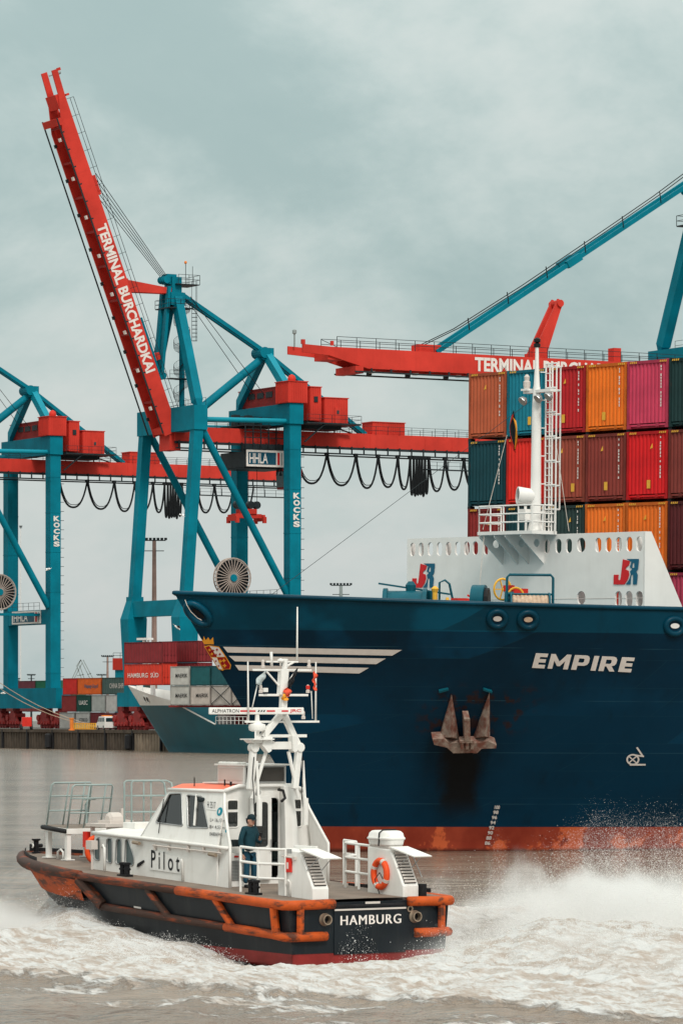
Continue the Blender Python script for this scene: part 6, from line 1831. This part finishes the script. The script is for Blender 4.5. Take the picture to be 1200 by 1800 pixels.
for sg, cx in ((-1, -.125), (1, .14)):
    skin('shoe', [((cx, .06, .045), (.042, .045)), ((cx + sg * .01, -.04, .045), (.048, .042)), ((cx + sg * .02, -.14, .035), (.042, .03))], [(0, 1), (1, 2)], 'black', man)
def hand(base, d, up, curl, sgn):
    """palm with four fingers and a thumb"""
    base, d, up = V(base), V(d).normalized(), V(up).normalized()
    s_ = d.cross(up) * sgn
    vs = [(base, .024), (base + d * .05, (.03, .016)), (base + d * .085, (.034, .014))]
    es = [(0, 1), (1, 2)]
    for k, ln in enumerate((.062, .072, .066, .05)):
        b_ = base + d * .088 + s_ * (-.027 + k * .018)
        i0 = len(vs)
        vs += [(b_, .009), (b_ + (d * .6 + up * curl * .5) * ln * .6, .0085), (b_ + (d * .55 + up * curl) * ln, .008)]
        es += [(2, i0), (i0, i0 + 1), (i0 + 1, i0 + 2)]
    i0 = len(vs)
    vs += [(base + d * .03 - s_ * .032, .010), (base + d * .065 - s_ * .045 + up * .02, .009), (base + d * .09 - s_ * .035 + up * .035, .008)]
    es += [(1, i0), (i0, i0 + 1), (i0 + 1, i0 + 2)]
    return skin('hand', vs, es, 'skin', man, 1, 1)
hand((-.248, -.025, .80), (.02, -.1, -1), (.4, -1, 0), .5, 1)
hand((.115, -.225, 1.14), (-.72, -.45, .25), (0, -.55, .8), .9, -1)
ph = thing('mobile_phone', 'small dark phone in the hand of the man on the pilot boat', 'phone', man.location, man.rotation_euler)
MB().bar((.01, -.295, 1.19), (.05, -.34, 1.31), .07, .012, (0, -.7, .5)).build('case', 'black', ph, bevel=.004)
MB().bar((.012, -.292, 1.20), (.048, -.334, 1.303), .06, .002, (0, -.7, .5)).build('screen', 'glass_dark', ph)

# ================================================================== teal feeder ship moored beyond the bow
gf = Frame(-23.6, 544, -.62, .785)
fs = thing('feeder_ship', 'smaller teal ship with white bow bulwark moored at the quay', 'ship', (-23.6, 544, 0), (0, 0, gf.rz))
def fst(z): return z * 1.06 if z > 0 else 0
def fhb(x, z):
    s_ = fst(z) - x
    if s_ <= 0: return 0
    t_ = max(0, min(z, 7)) / 7
    return 8.0 * (1 - (1 - min(s_ / (44 - 8 * t_), 1)) ** (1.9 + .4 * t_))
def ftop(x): return 9.15 if x > 9.6 else (6.95 + (x + 9.2) / 18.8 * 2.2 if x > -9.2 else (6.95 - (-9.2 - x) / 10.8 * 3.1 if x > -20 else 3.85))
def fpart(name, lo, hi, m):
    mb = MB()
    for sg in (1, -1):
        rings = []
        for k in range(8):
            row = []
            for i_ in range(60):
                x0 = 9.6 - 62 * (i_ / 59) ** 1.5
                z0, z1 = lo(x0), hi(x0)
                z = z0 + (z1 - z0) * k / 7
                xx = min(x0, fst(z))
                row.append((xx, sg * fhb(xx, z), z))
            rings.append(row)
        mb.loft(rings, False, False)
    return mb.build(name, m, fs, True)
fpart('hull', lambda x: -1, lambda x: min(6.35, ftop(x)), 'ship_teal')
fpart('bow_bulwark', lambda x: min(6.36, ftop(x)), lambda x: ftop(x) if x > -20 else min(6.37, ftop(x)) + .01, 'white')
e_ = MB()
e_.path([(x, fhb(x, ftop(x)), ftop(x)) for x in (-8.6, -9.2, -12, -15, -18, -20)], .11, 6)
e_.build('bulwark_rail', 'white', fs)
MB().loft([[(x, -fhb(x, 3.8), 3.8) for x in (4, 0, -5, -12, -30, -52)], [(x, fhb(x, 3.8), 3.8) for x in (4, 0, -5, -12, -30, -52)]], False, False).build('deck', 'crane_red_dark', fs)
q = MB().rail([(-20 - k * 1.0, fhb(-20 - k * 1.0, 3.8) - .1, 3.85) for k in range(18)], 1.0, .05, (.5, 1.0), 4)
q.build('deck_rail', 'white', fs)
for px, py in ((261, 1229), (271, 1230)):
    p_ = gf.at(px, py, y=2.2)
    x_ = p_.x; 
    MB().path([(x_ + .6 * math.cos(k * math.tau / 14), fhb(x_ + .6 * math.cos(k * math.tau / 14), p_.z + .42 * math.sin(k * math.tau / 14)) + .05, p_.z + .42 * math.sin(k * math.tau / 14)) for k in range(14)], .08, 5, True).build('hawse_ring', 'white', fs)
    MB().add([(x_ + .6 * math.cos(k * math.tau / 14), fhb(x_ + .6 * math.cos(k * math.tau / 14), p_.z + .42 * math.sin(k * math.tau / 14)) + .04, p_.z + .42 * math.sin(k * math.tau / 14)) for k in range(14)], [tuple(range(14))]).build('hawse_hole', 'black', fs)
MB().tube((6.8, 0, 7.6), (6.8, 0, 10.2), .55, .4, n=10).build('bow_post', 'white', fs, True, auto=True)
MB().tube((3.5, 0, 7), (3.8, 0, 9.6), .35, n=8).build('bow_post', 'white', fs, True, auto=True)
MB().lathe((-17.2, 3.0, 3.9), (0, 0, 1), [(0, 1.2), (2.2, 1.2), (2.6, .8), (3.2, .8)], 12).build('ventilator', 'white', fs, True, auto=True)
q = MB()
for k in range(9): q.box(-16 - k * 2.0, -15.6 - k * 2.0, 2.2, 3.2, 3.8, 6.2)
q.box(-52, -9, -6.5, 6.5, 6.1, 6.35)
q.build('hatch_coaming', 'crane_red_dark', fs)
MB().rail([(-10.5 + k * 1.0, 4.6, 6.3) for k in range(4)], 2.2, .1, (.4, .8), 4).build('lashing_frame', 'dark_steel', fs)
mm_ = MB().tube((7.2, -1, 9.2), (7.2, -1, 15.5), .22, n=6)
for k in range(12): mm_.box(6.8, 7.6, -1.5, -1.4, 9.6 + k * .5, 9.7 + k * .5)
mm_.tube((6.8, -1.45, 9.2), (6.8, -1.45, 15.6), .1, n=4).tube((7.6, -1.45, 9.2), (7.6, -1.45, 15.6), .1, n=4).box(5.8, 8.4, -1.6, -.6, 15.4, 15.7)
mm_.build('foremast', 'white', fs)
GM = Matrix.Translation((-23.6, 544, 0)) @ Matrix.Rotation(gf.rz, 4, 'Z')
def fcont(nm, col, L, H, x0, y, z, txt=None, tcol='white_paint', tw_=(.1, .9, .3, .7), doors=True, where=''):
    """x0 = after end; doors face aft (towards the camera)"""
    mw = GM @ Matrix.Translation((x0, y, z)) @ Matrix.Rotation(math.pi, 4, 'Z')
    t = container('%s container %s' % (nm, where), col, L, H, mw, 'containers on the teal feeder ship', doors, 14)
    if txt:
        # lettering on the port side, which is local -y after the turn
        a0, a1, b0, b1 = tw_
        lettering(txt, lambda a, b_: (-L + L * (a0 + (a1 - a0) * a), -1.235, H * (b0 + (b1 - b0) * b_)), tcol, t, 'lettering', bold=.01)
    return t
zc_ = 9.05
fcont('scarlet', (.62, .045, .025), 8.9, 2.9, -8.6, 6.0, zc_, 'HAMBURG  SÜD', 'white_paint', (.1, .9, .36, .62), where='with white lettering low on the teal ship')
t = fcont('dark brick red', (.22, .025, .03), 8.9, 2.9, -8.6, 6.0, zc_ + 2.95, where='on the top left of the teal ship stack')
fcont('brick red', (.20, .024, .028), 8.9, 2.9, -10.4, 1.5, zc_ + 3.1, where='with its doors next to the shield crest')
fcont('brown red', (.20, .024, .028), 8.9, 2.9, -10.4, 1.5, zc_ + .15, where='half hidden behind the scarlet one')
for k, (nm, col, tx, tc_) in enumerate((('light grey', (.50, .49, .46), 'MAERSK', 'ink'), ('petrol green', (.015, .10, .11), None, None), ('dark petrol', (.015, .085, .10), None, None))):
    fcont(nm, col, 4.35, 2.59, -15.4 - k * 4.6, 6.0 + .5, 8.95, tx, tc_ or 'ink', (.28, .9, .42, .62), False, where='in the upper row beside the shield crest, number %d from the left' % (k + 1) if k else 'with lettering in the upper row of the teal ship')
for k, (nm, col, tx, tc_) in enumerate((('pale grey', (.46, .45, .42), 'MAERSK', 'ink'), ('rust-streaked white', (.50, .44, .40), 'MAERSK', 'ink'), ('weathered grey', (.42, .38, .35), None, None), ('dirty beige', (.40, .36, .33), None, None))):
    t = fcont(nm, col, 4.35, 2.59, -15.4 - k * 4.6, 6.5, 6.35, tx, tc_, (.28, .9, .40, .60), False, where='in the bottom row of the teal ship, %s' % ('leftmost', 'second', 'third, crossed by lashing rods', 'touching the navy bow')[k])
    if k >= 2:
        MB().tube((-4.3, -1.3, .1), (-.1, -1.3, 2.5), .05, n=4).tube((-.1, -1.3, .1), (-4.3, -1.3, 2.5), .05, n=4).build('lashing_rod', 'dark_steel', t)

# ================================================================== containers, van and fittings on the quay
QM = Matrix.Translation(QO) @ Matrix.Rotation(QR, 4, 'Z')
def quay_at(px, D):
    X = (px - 600) * D / FOC
    p_ = QM.inverted() @ V((X, D, 0))
    return p_
def qcont(nm, col, L, px0, px1, row, D, where, txt=None, tcol='white_paint', tw_=(.1, .9, .3, .7), H=2.59):
    """side faces the water; px0..px1 spans the side; rows count up from the ground"""
    a, b_ = quay_at(px0, D), quay_at(px1, D)
    # side runs along the rails (local y): from px0 (far) to px1 (near)
    xm = 13.0 if D <= 620 else 30.0
    ya = quay_line(px0, xm); yb = quay_line(px1, xm)
    L = abs(ya - yb) - .15
    mw = QM @ Matrix.Translation((xm + 1.22, min(ya, yb) + .07, QZ + row * 2.65)) @ Matrix.Rotation(-math.pi / 2, 4, 'Z')
    t = container('%s container %s' % (nm, where), col, L, H, mw, 'containers stacked on the quay', False, 14)
    if txt:
        a0, a1, b0, b1 = tw_
        lettering(txt, lambda s_, r_: (-L + L * (a0 + (a1 - a0) * s_), -1.235, H * (b0 + (b1 - b0) * r_)), tcol, t, 'lettering', bold=.015)
    return t
def quay_line(px, xl):
    """local y on the line x = xl of the quay under a given bearing"""
    m = (px - 600) / FOC
    c_, s_ = math.cos(QR), math.sin(QR)
    # X = QO.x + c x - s y ; Y = QO.y + s x + c y ; X = m Y
    return (QO.x + c_ * xl - m * (QO.y + s_ * xl)) / (s_ + m * c_)
D0 = 612
qcont('orange', (.74, .13, .02), 12, 136, 178, 2, D0, 'with dark lettering on top of the quay stack', 'Hapag-Lloyd', 'logo_blue', (.30, .86, .34, .62))
qcont('grey green', (.07, .11, .10), 12, 179, 240, 2, D0, 'with pale lettering on top of the quay stack', 'CHINA SHIPPING', 'pale_panel', (.22, .80, .36, .66))
qcont('red', (.60, .03, .022), 6, 110, 135.5, 2, D0, 'small and bright beside the leg of the left crane')
qcont('deep red', (.24, .03, .03), 6, 108, 134, 1, D0, 'next to the green lettered one on the quay')
qcont('dark green', (.012, .065, .05), 6, 134, 160, 1, D0, 'with white lettering in the middle of the quay stack', 'UASC', 'white_paint', (.18, .78, .42, .68))
qcont('pale grey', (.42, .42, .40), 6, 160.5, 185, 1, D0, 'in the middle row of the quay stack')
qcont('off-white', (.58, .54, .52), 6, 185.5, 206, 1, D0, 'with door bars in the middle row of the quay stack')
qcont('brick red', (.28, .035, .03), 12, 206.5, 250, 1, D0, 'in the middle row beside the crane foot')
qcont('light grey', (.40, .38, .36), 6, 104, 131, 0, D0, 'on the ground behind the orange bollard post')
qcont('grey', (.44, .42, .40), 6, 133, 158, 0, D0, 'with dark lettering on the ground of the quay', 'COSCO', 'ink', (.25, .85, .45, .65))
qcont('maroon', (.15, .02, .025), 12, 158.5, 202, 0, D0, 'on the ground behind the white van')
qcont('dusky red', (.20, .03, .035), 12, 202.5, 250, 0, D0, 'on the ground behind the crane bogies')
for k, (px0, px1, nm, col, row) in enumerate(((30, 62, 'plum', (.16, .035, .05), 2), (62, 84, 'green', (.015, .15, .08), 2), (84, 128, 'sea green', (.02, .20, .14), 2), (28, 70, 'dull red', (.22, .04, .04), 1), (-20, 27, 'dull brown', (.2, .05, .04), 1))):
    qcont(nm, col, 6, px0, px1, row, D0 + 40, 'far back on the quay seen between the left crane legs')
# white van
van = thing('van', 'white van with roof beacon parked on the quay by the red bogies', 'van')
p_ = quay_at(188, 572)
vm = QM @ Matrix.Translation((p_.x, p_.y, QZ)) @ Matrix.Rotation(R(78), 4, 'Z')
van.location, van.rotation_euler = vm.to_translation(), vm.to_euler()
pr = [(-2.4, .35), (2.35, .35), (2.5, .55), (2.5, 1.0), (1.75, 1.25), (1.1, 1.98), (-2.3, 2.02), (-2.45, 1.2)]
MB().prism(pr, lambda a, b_, t_: (a, t_, b_), -.95, .95).build('body', 'white', van, bevel=.06)
for sg in (-1, 1):
    for x0, x1 in ((-2.2, -.9), (-.75, .3)):
        MB().box(x0, x1, sg * .951 - .01, sg * .951 + .01, 1.25, 1.82).build('window', 'glass_dark', van)
    MB().prism([(.45, 1.25), (1.55, 1.25), (1.02, 1.82), (.45, 1.82)], lambda a, b_, t_: (a, sg * .951 + t_, b_), -.01, .01).build('window', 'glass_dark', van)
    for x in (-1.6, 1.6):
        w_ = MB().tube((x, sg * .78, .36), (x, sg * .97, .36), .36, n=16).build('wheel', 'black_rubber', van)
        MB().tube((x, sg * .96, .36), (x, sg * .985, .36), .2, n=12).build('rim', 'metal', w_)
MB().box(-2.47, -2.43, -.8, .8, 1.25, 1.8).build('window', 'glass_dark', van)
MB().box(-.3, .6, -.7, .7, 2.0, 2.18).build('roof_bar', 'orange', van)
# orange post and yellow barrier
p_ = quay_at(126, 571)
po = thing('bollard_post', 'orange bollard post at the quay edge', 'bollard', QM @ V((p_.x, p_.y, QZ)))
MB().lathe((0, 0, 0), (0, 0, 1), [(0, .45), (.15, .45), (.16, .28), (1.6, .28), (1.65, .36), (1.78, .36), (1.8, .2)], 14).build('post', 'orange', po, True, auto=True)
a, b_ = QM @ V((-3.0, quay_line(130, -3.0), QZ)), QM @ V((-3.0, quay_line(168, -3.0), QZ))
br_ = thing('barrier', 'low yellow striped barrier along the quay edge', 'barrier', a)
d_ = b_ - a
q = MB()
for k in range(13): q.box(d_.x * k / 12 - .09, d_.x * k / 12 + .09, d_.y * k / 12 - .08, d_.y * k / 12 + .08, 0, 1.0)
q.build('post', 'yellow', br_)
MB().bar((0, 0, .15), (d_.x, d_.y, .15), .12, .2).bar((0, 0, 1.0), (d_.x, d_.y, 1.0), .1, .12).build('beam', 'gold', br_)
# mooring ropes running down to the teal bow
for k, (z0, x1) in enumerate(((9.0, 0), (8.0, 1.2))):
    a = QM @ V((10, quay_line(-30, 10), z0 + 3)); b_ = QM @ V((-3.2, quay_line(176, -3.2) + x1, QZ + .4))
    mr_ = thing('mooring_rope', 'taut mooring rope crossing the bogies of the left crane, %s' % ('upper of two' if k == 0 else 'lower of two'), 'rope', group='mooring ropes at the quay')
    MB().path([a.lerp(b_, t_ / 8) - V((0, 0, 1.2 * math.sin(math.pi * t_ / 8))) for t_ in range(9)], .055, 5).build('rope', 'rope', mr_)
# orange utility machine between the bogies
p_ = quay_at(46, 585)
ut = thing('quay_tractor', 'small red tractor standing between the bogies of the left crane', 'vehicle', QM @ V((p_.x, p_.y, QZ)), (0, 0, R(100)))
MB().prism([(-1.3, .5), (1.4, .5), (1.4, 1.1), (.2, 1.35), (-.2, 1.9), (-1.3, 1.9)], lambda a, b_, t_: (a, t_, b_), -.7, .7).build('body', 'red', ut, bevel=.05)
for x in (-.9, .9):
    for sg in (-1, 1): MB().tube((x, sg * .62, .42), (x, sg * .85, .42), .42, n=12).build('wheel', 'black_rubber', ut)

# light masts
def light_mast(px, D, ztop, w, label, m='lamp_pole'):
    t = thing('light_mast', label, 'light mast', ((px - 600) * D / FOC, D, QZ), group='tall light masts on the terminal')
    r0 = min(.62, w * .30)
    MB().tube((0, 0, 0), (0, 0, ztop - QZ), r0, r0 * .55, n=8).build('pole', m, t)
    q = MB().box(-w, w, -.2, .2, ztop - QZ, ztop - QZ + .14).box(-w * .85, w * .85, -.2, .2, ztop - QZ - w * .9, ztop - QZ - w * .9 + .12)
    for k in range(7): q.box(-w + k * w / 3 - .12 * w, -w + k * w / 3 + .12 * w, -.3, .3, ztop - QZ + .14, ztop - QZ + .14 + .2 * w)
    q.build('lamp_rack', 'dark_steel', t)
    return t
light_mast(271, 660, 33.8, 1.9, 'tall light mast behind the left foot of the raised crane')
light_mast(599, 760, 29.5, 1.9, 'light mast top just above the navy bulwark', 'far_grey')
light_mast(55, 820, 12.9, .8, 'small light mast with three lamps between the left crane legs', 'dark_steel')
light_mast(189, 900, 17.8, 1.3, 'reddish light mast above the grey green container', 'lamp_pole')
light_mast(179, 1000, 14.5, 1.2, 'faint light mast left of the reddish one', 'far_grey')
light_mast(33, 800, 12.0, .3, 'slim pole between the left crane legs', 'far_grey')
light_mast(36.5, 700, 38.0, .25, 'pale slender pole behind the left crane sign', 'white_paint')
# distant harbour cranes
def jib_crane(px, D, s_, label):
    t = thing('harbour_crane', label, 'crane', ((px - 600) * D / FOC, D, 0), group='distant jib cranes')
    k = D / FOC
    pts = [(-24, 1210), (0, 1158)], [(0, 1158), (28, 1212)], [(-8, 1172), (6, 1212)], [(-24, 1210), (-8, 1172)]
    q = MB()
    def w(dx, py): return V((dx * k, 0, CAMH + (HOR - py) * k))
    for a, b_ in (((-22, 1208), (0, 1160)), ((-18, 1206), (2, 1166)), ((0, 1160), (26, 1214)), ((4, 1160), (32, 1214)), ((-8, 1172), (0, 1160)), ((-6, 1174), (10, 1216)), ((-2, 1170), (14, 1216)), ((-7, 1188), (6, 1186)), ((12, 1186), (18, 1184))):
        q.bar(w(*a), w(*b_), .20 * s_)
    q.build('jib', 'far_grey', t)  # fading of the far crane by haze is put into this grey
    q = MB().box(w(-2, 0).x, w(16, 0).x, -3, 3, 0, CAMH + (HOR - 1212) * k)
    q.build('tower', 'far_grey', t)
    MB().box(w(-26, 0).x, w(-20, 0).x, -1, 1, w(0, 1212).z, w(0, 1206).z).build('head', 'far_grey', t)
jib_crane(142, 1300, 1.4, 'distant grey jib crane with folded arm left of centre')
# small teal and red cabin tower behind the raised crane
p_ = V(((212 - 600) * 680 / FOC, 680, 0))
tw = thing('control_tower', 'small teal tower with red cabin behind the foot of the raised crane', 'tower', p_)
MB().box(-.9, .9, -1, 1, 0, CAMH + (HOR - 1178) * 680 / FOC).build('shaft', 'teal_light', tw)
z0 = CAMH + (HOR - 1178) * 680 / FOC
cb2 = MB().box(-1.3, 1.5, -1.4, 1.4, z0, z0 + 2.0).build('cabin', 'crane_red', tw)
MB().rail([(-1.2, -1.3, z0 + 2), (0, -1.3, z0 + 2), (1.4, -1.3, z0 + 2)], .9, .05, n=4).build('cabin_rail', 'dark_steel', cb2)

# ================================================================== gulls
def gull(px, py, D, span, head, bank, label, tipm='gull'):
    k = D / FOC
    t = thing('gull', label, 'bird', ((px - 600) * k, D, CAMH + (HOR - py) * k), (0, R(bank), R(head)), 'gulls over the harbour')
    MB().lathe((0, 0, 0), (1, 0, .05), [(-.28, .02), (-.2, .06), (0, .085), (.15, .07), (.22, .05), (.28, .05), (.32, .03), (.36, .008)], 10).build('body', 'gull', t, True)
    for sg in (-1, 1):
        w = MB().loft([[(.12, sg * .05, .03), (-.10, sg * .05, .03), (-.10, sg * .05, .015), (.12, sg * .05, .015)],
                       [(.16, sg * span * .25, .16), (-.06, sg * span * .25, .15), (-.06, sg * span * .25, .14), (.16, sg * span * .25, .145)],
                       [(.02, sg * span * .5, .06), (-.02, sg * span * .5, .06), (-.02, sg * span * .5, .05), (.02, sg * span * .5, .05)]])
        w.build('wing', tipm, t)
    MB().prism([(-.26, -.03), (-.26, .03), (-.42, .08), (-.42, -.08)], lambda a, b_, t_: (a, b_, t_), -.005, .005).build('tail', 'gull', t)
gull(85, 1001, 420, 1.5, 200, 25, 'white gull flying past the lettered leg of the left crane')
gull(320, 906, 460, 1.3, 150, -20, 'white gull between the legs of the raised crane')
gull(5, 1219, 470, 1.4, 10, 5, 'white gull gliding low at the left edge')
gull(311, 1103, 330, 1.2, 20, 40, 'dark-winged gull beside the stem of the navy ship', 'ink')

# ================================================================== spray thrown up by the pilot boat
rs_ = np.random.RandomState(11)
def droplets(name, pts, size, label):
    n_ = len(pts)
    base = np.array([(1, 1, 1), (1, -1, -1), (-1, 1, -1), (-1, -1, 1)], float) * .75
    ang = rs_.rand(n_) * 6.28
    c_, s_ = np.cos(ang), np.sin(ang)
    vs = base[None] * size[:, None, None]
    x = vs[..., 0] * c_[:, None] - vs[..., 2] * s_[:, None]
    z = vs[..., 0] * s_[:, None] + vs[..., 2] * c_[:, None]
    vs = np.stack([x, vs[..., 1], z], -1) + pts[:, None, :]
    co = vs.reshape(-1, 3)
    tri = np.array([(0, 1, 2), (0, 3, 1), (0, 2, 3), (1, 3, 2)])
    fs_ = (np.arange(n_)[:, None, None] * 4 + tri[None]).reshape(-1, 3)
    me = bpy.data.meshes.new(name)
    me.vertices.add(len(co)); me.vertices.foreach_set('co', co.ravel())
    me.loops.add(fs_.size); me.loops.foreach_set('vertex_index', fs_.ravel())
    me.polygons.add(len(fs_)); me.polygons.foreach_set('loop_start', np.arange(0, fs_.size, 3)); me.polygons.foreach_set('loop_total', np.full(len(fs_), 3))
    me.update()
    me.materials.append(M('spray'))
    o = bpy.data.objects.new(name, me); COL.objects.link(o)
    tag(o, label, 'spray', kind='stuff')
    return o
defm('spray', (.90, .89, .88), .5, var=.03)
def bl(x, y): return np.stack([BO.x + BF.x * x + BP.x * y, BO.y + BF.y * x + BP.y * y], -1)
def cloud(n_, bx, by, zmax, clump, smin=.006, smax=.022, pw=2.2):
    """droplets over a patch of the boat's plan, thick near the water"""
    x = rs_.uniform(*bx, n_); y = rs_.uniform(*by, n_)
    P = bl(x, y)
    d = fbm(P[:, 0] * clump + 3, P[:, 1] * clump * .6 + 7, 4)
    keep = rs_.rand(n_) < smooth(.38, .62, d)
    x, y, P, d = x[keep], y[keep], P[keep], d[keep]
    z0, f0 = sea(P[:, 0], P[:, 1])
    top_ = zmax * smooth(.36, .70, d)
    z = z0 + top_ * rs_.rand(len(x)) ** pw
    # plume tongues
    z += .25 * rs_.rand(len(x)) ** 6 * zmax
    s_ = smin + (smax - smin) * rs_.rand(len(x)) ** 7
    pts = np.column_stack([P[:, 0] + rs_.normal(0, .05, len(x)), P[:, 1], z])
    return pts, s_
parts = [cloud(560000, (-11, 3.6), (-10, -2.2), 2.4, .45, .0025, .0085),
         cloud(90000, (-16, -3.5), (-3.2, 3.4), 1.0, .6, .0035, .014),
         cloud(40000, (-2, 13.5), (2.4, 7), .35, .7, .004, .013, pw=1.6),
         cloud(16000, (9, 17.5), (-3.5, 4.5), .85, .5, .005, .012)]
pts = np.concatenate([p_[0] for p_ in parts]); sz = np.concatenate([p_[1] for p_ in parts])
droplets('spray', pts, sz, 'fine white spray flying off the wake behind the pilot boat')

# mist hanging in the spray
def mist(name, bx, by, z0, z1, dens, label):
    me = MB().box(-1, 1, -1, 1, 0, 1).mesh(name)
    m = bpy.data.materials.new(name); m.use_nodes = True
    n, l = m.node_tree.nodes, m.node_tree.links
    n.remove(n['Principled BSDF'])
    v = n.new('ShaderNodeVolumePrincipled')
    v.inputs['Color'].default_value = (.97, .965, .96, 1)
    t = n.new('ShaderNodeTexCoord'); sp = n.new('ShaderNodeSeparateXYZ')
    l.new(t.outputs['Object'], sp.inputs[0])
    def mm(op, a, b_=None):
        q = n.new('ShaderNodeMath'); q.operation = op
        for i_, u in enumerate((a, b_)):
            if u is None: continue
            if isinstance(u, (int, float)): q.inputs[i_].default_value = u
            else: l.new(u, q.inputs[i_])
        return q.outputs[0]
    def mr(u, a, b_, c=0., d=1.):
        q = n.new('ShaderNodeMapRange'); q.interpolation_type = 'SMOOTHSTEP'
        for i_, w in enumerate((a, b_, c, d)): q.inputs[i_ + 1].default_value = w
        l.new(u, q.inputs[0]); return q.outputs[0]
    mp_ = n.new('ShaderNodeMapping'); mp_.inputs['Scale'].default_value = ((bx[1] - bx[0]) / 2 * .55, (by[1] - by[0]) / 2 * .55, (z1 - z0) * .45)
    l.new(t.outputs['Object'], mp_.inputs[0])
    nz = n.new('ShaderNodeTexNoise'); nz.inputs['Scale'].default_value = 1.0; nz.inputs['Detail'].default_value = 4; nz.inputs['Roughness'].default_value = .6
    l.new(mp_.outputs[0], nz.inputs['Vector'])
    side_ = mm('MULTIPLY', mr(mm('ABSOLUTE', sp.outputs[0]), 1.0, .45), mr(mm('ABSOLUTE', sp.outputs[1]), 1.0, .35))
    hgt = mm('SUBTRACT', mm('MULTIPLY', nz.outputs['Fac'], 1.5), mm('ADD', sp.outputs[2], .30))
    d_ = mm('MULTIPLY', mm('MULTIPLY', mr(hgt, -.05, .45), side_), dens)
    l.new(d_, v.inputs['Density'])
    l.new(v.outputs[0], n['Material Output'].inputs['Volume'])
    me.materials.append(m)
    o = bpy.data.objects.new(name, me); COL.objects.link(o)
    c_ = BO + BF * ((bx[0] + bx[1]) / 2) + BP * ((by[0] + by[1]) / 2)
    o.location = (c_.x, c_.y, z0); o.rotation_euler = (0, 0, bf.rz)
    o.scale = ((bx[1] - bx[0]) / 2, (by[1] - by[0]) / 2, z1 - z0)
    tag(o, label, 'spray', kind='stuff')
mist('mist', (-14, 6), (-12, -2.3), -.2, 3.0, 3.1, 'white mist of spray off the starboard wake')
mist('mist', (-17, -4.2), (-3.4, 3.2), .1, 1.6, 1.7, 'low mist over the churned water behind the transom')
mist('mist', (7.5, 17.5), (.8, 6.0), 0, 1.4, 1.3, 'mist of the bow wave at the port bow')
SC.cycles.volume_bounces = 3
SC.cycles.volume_step_rate = 1.0
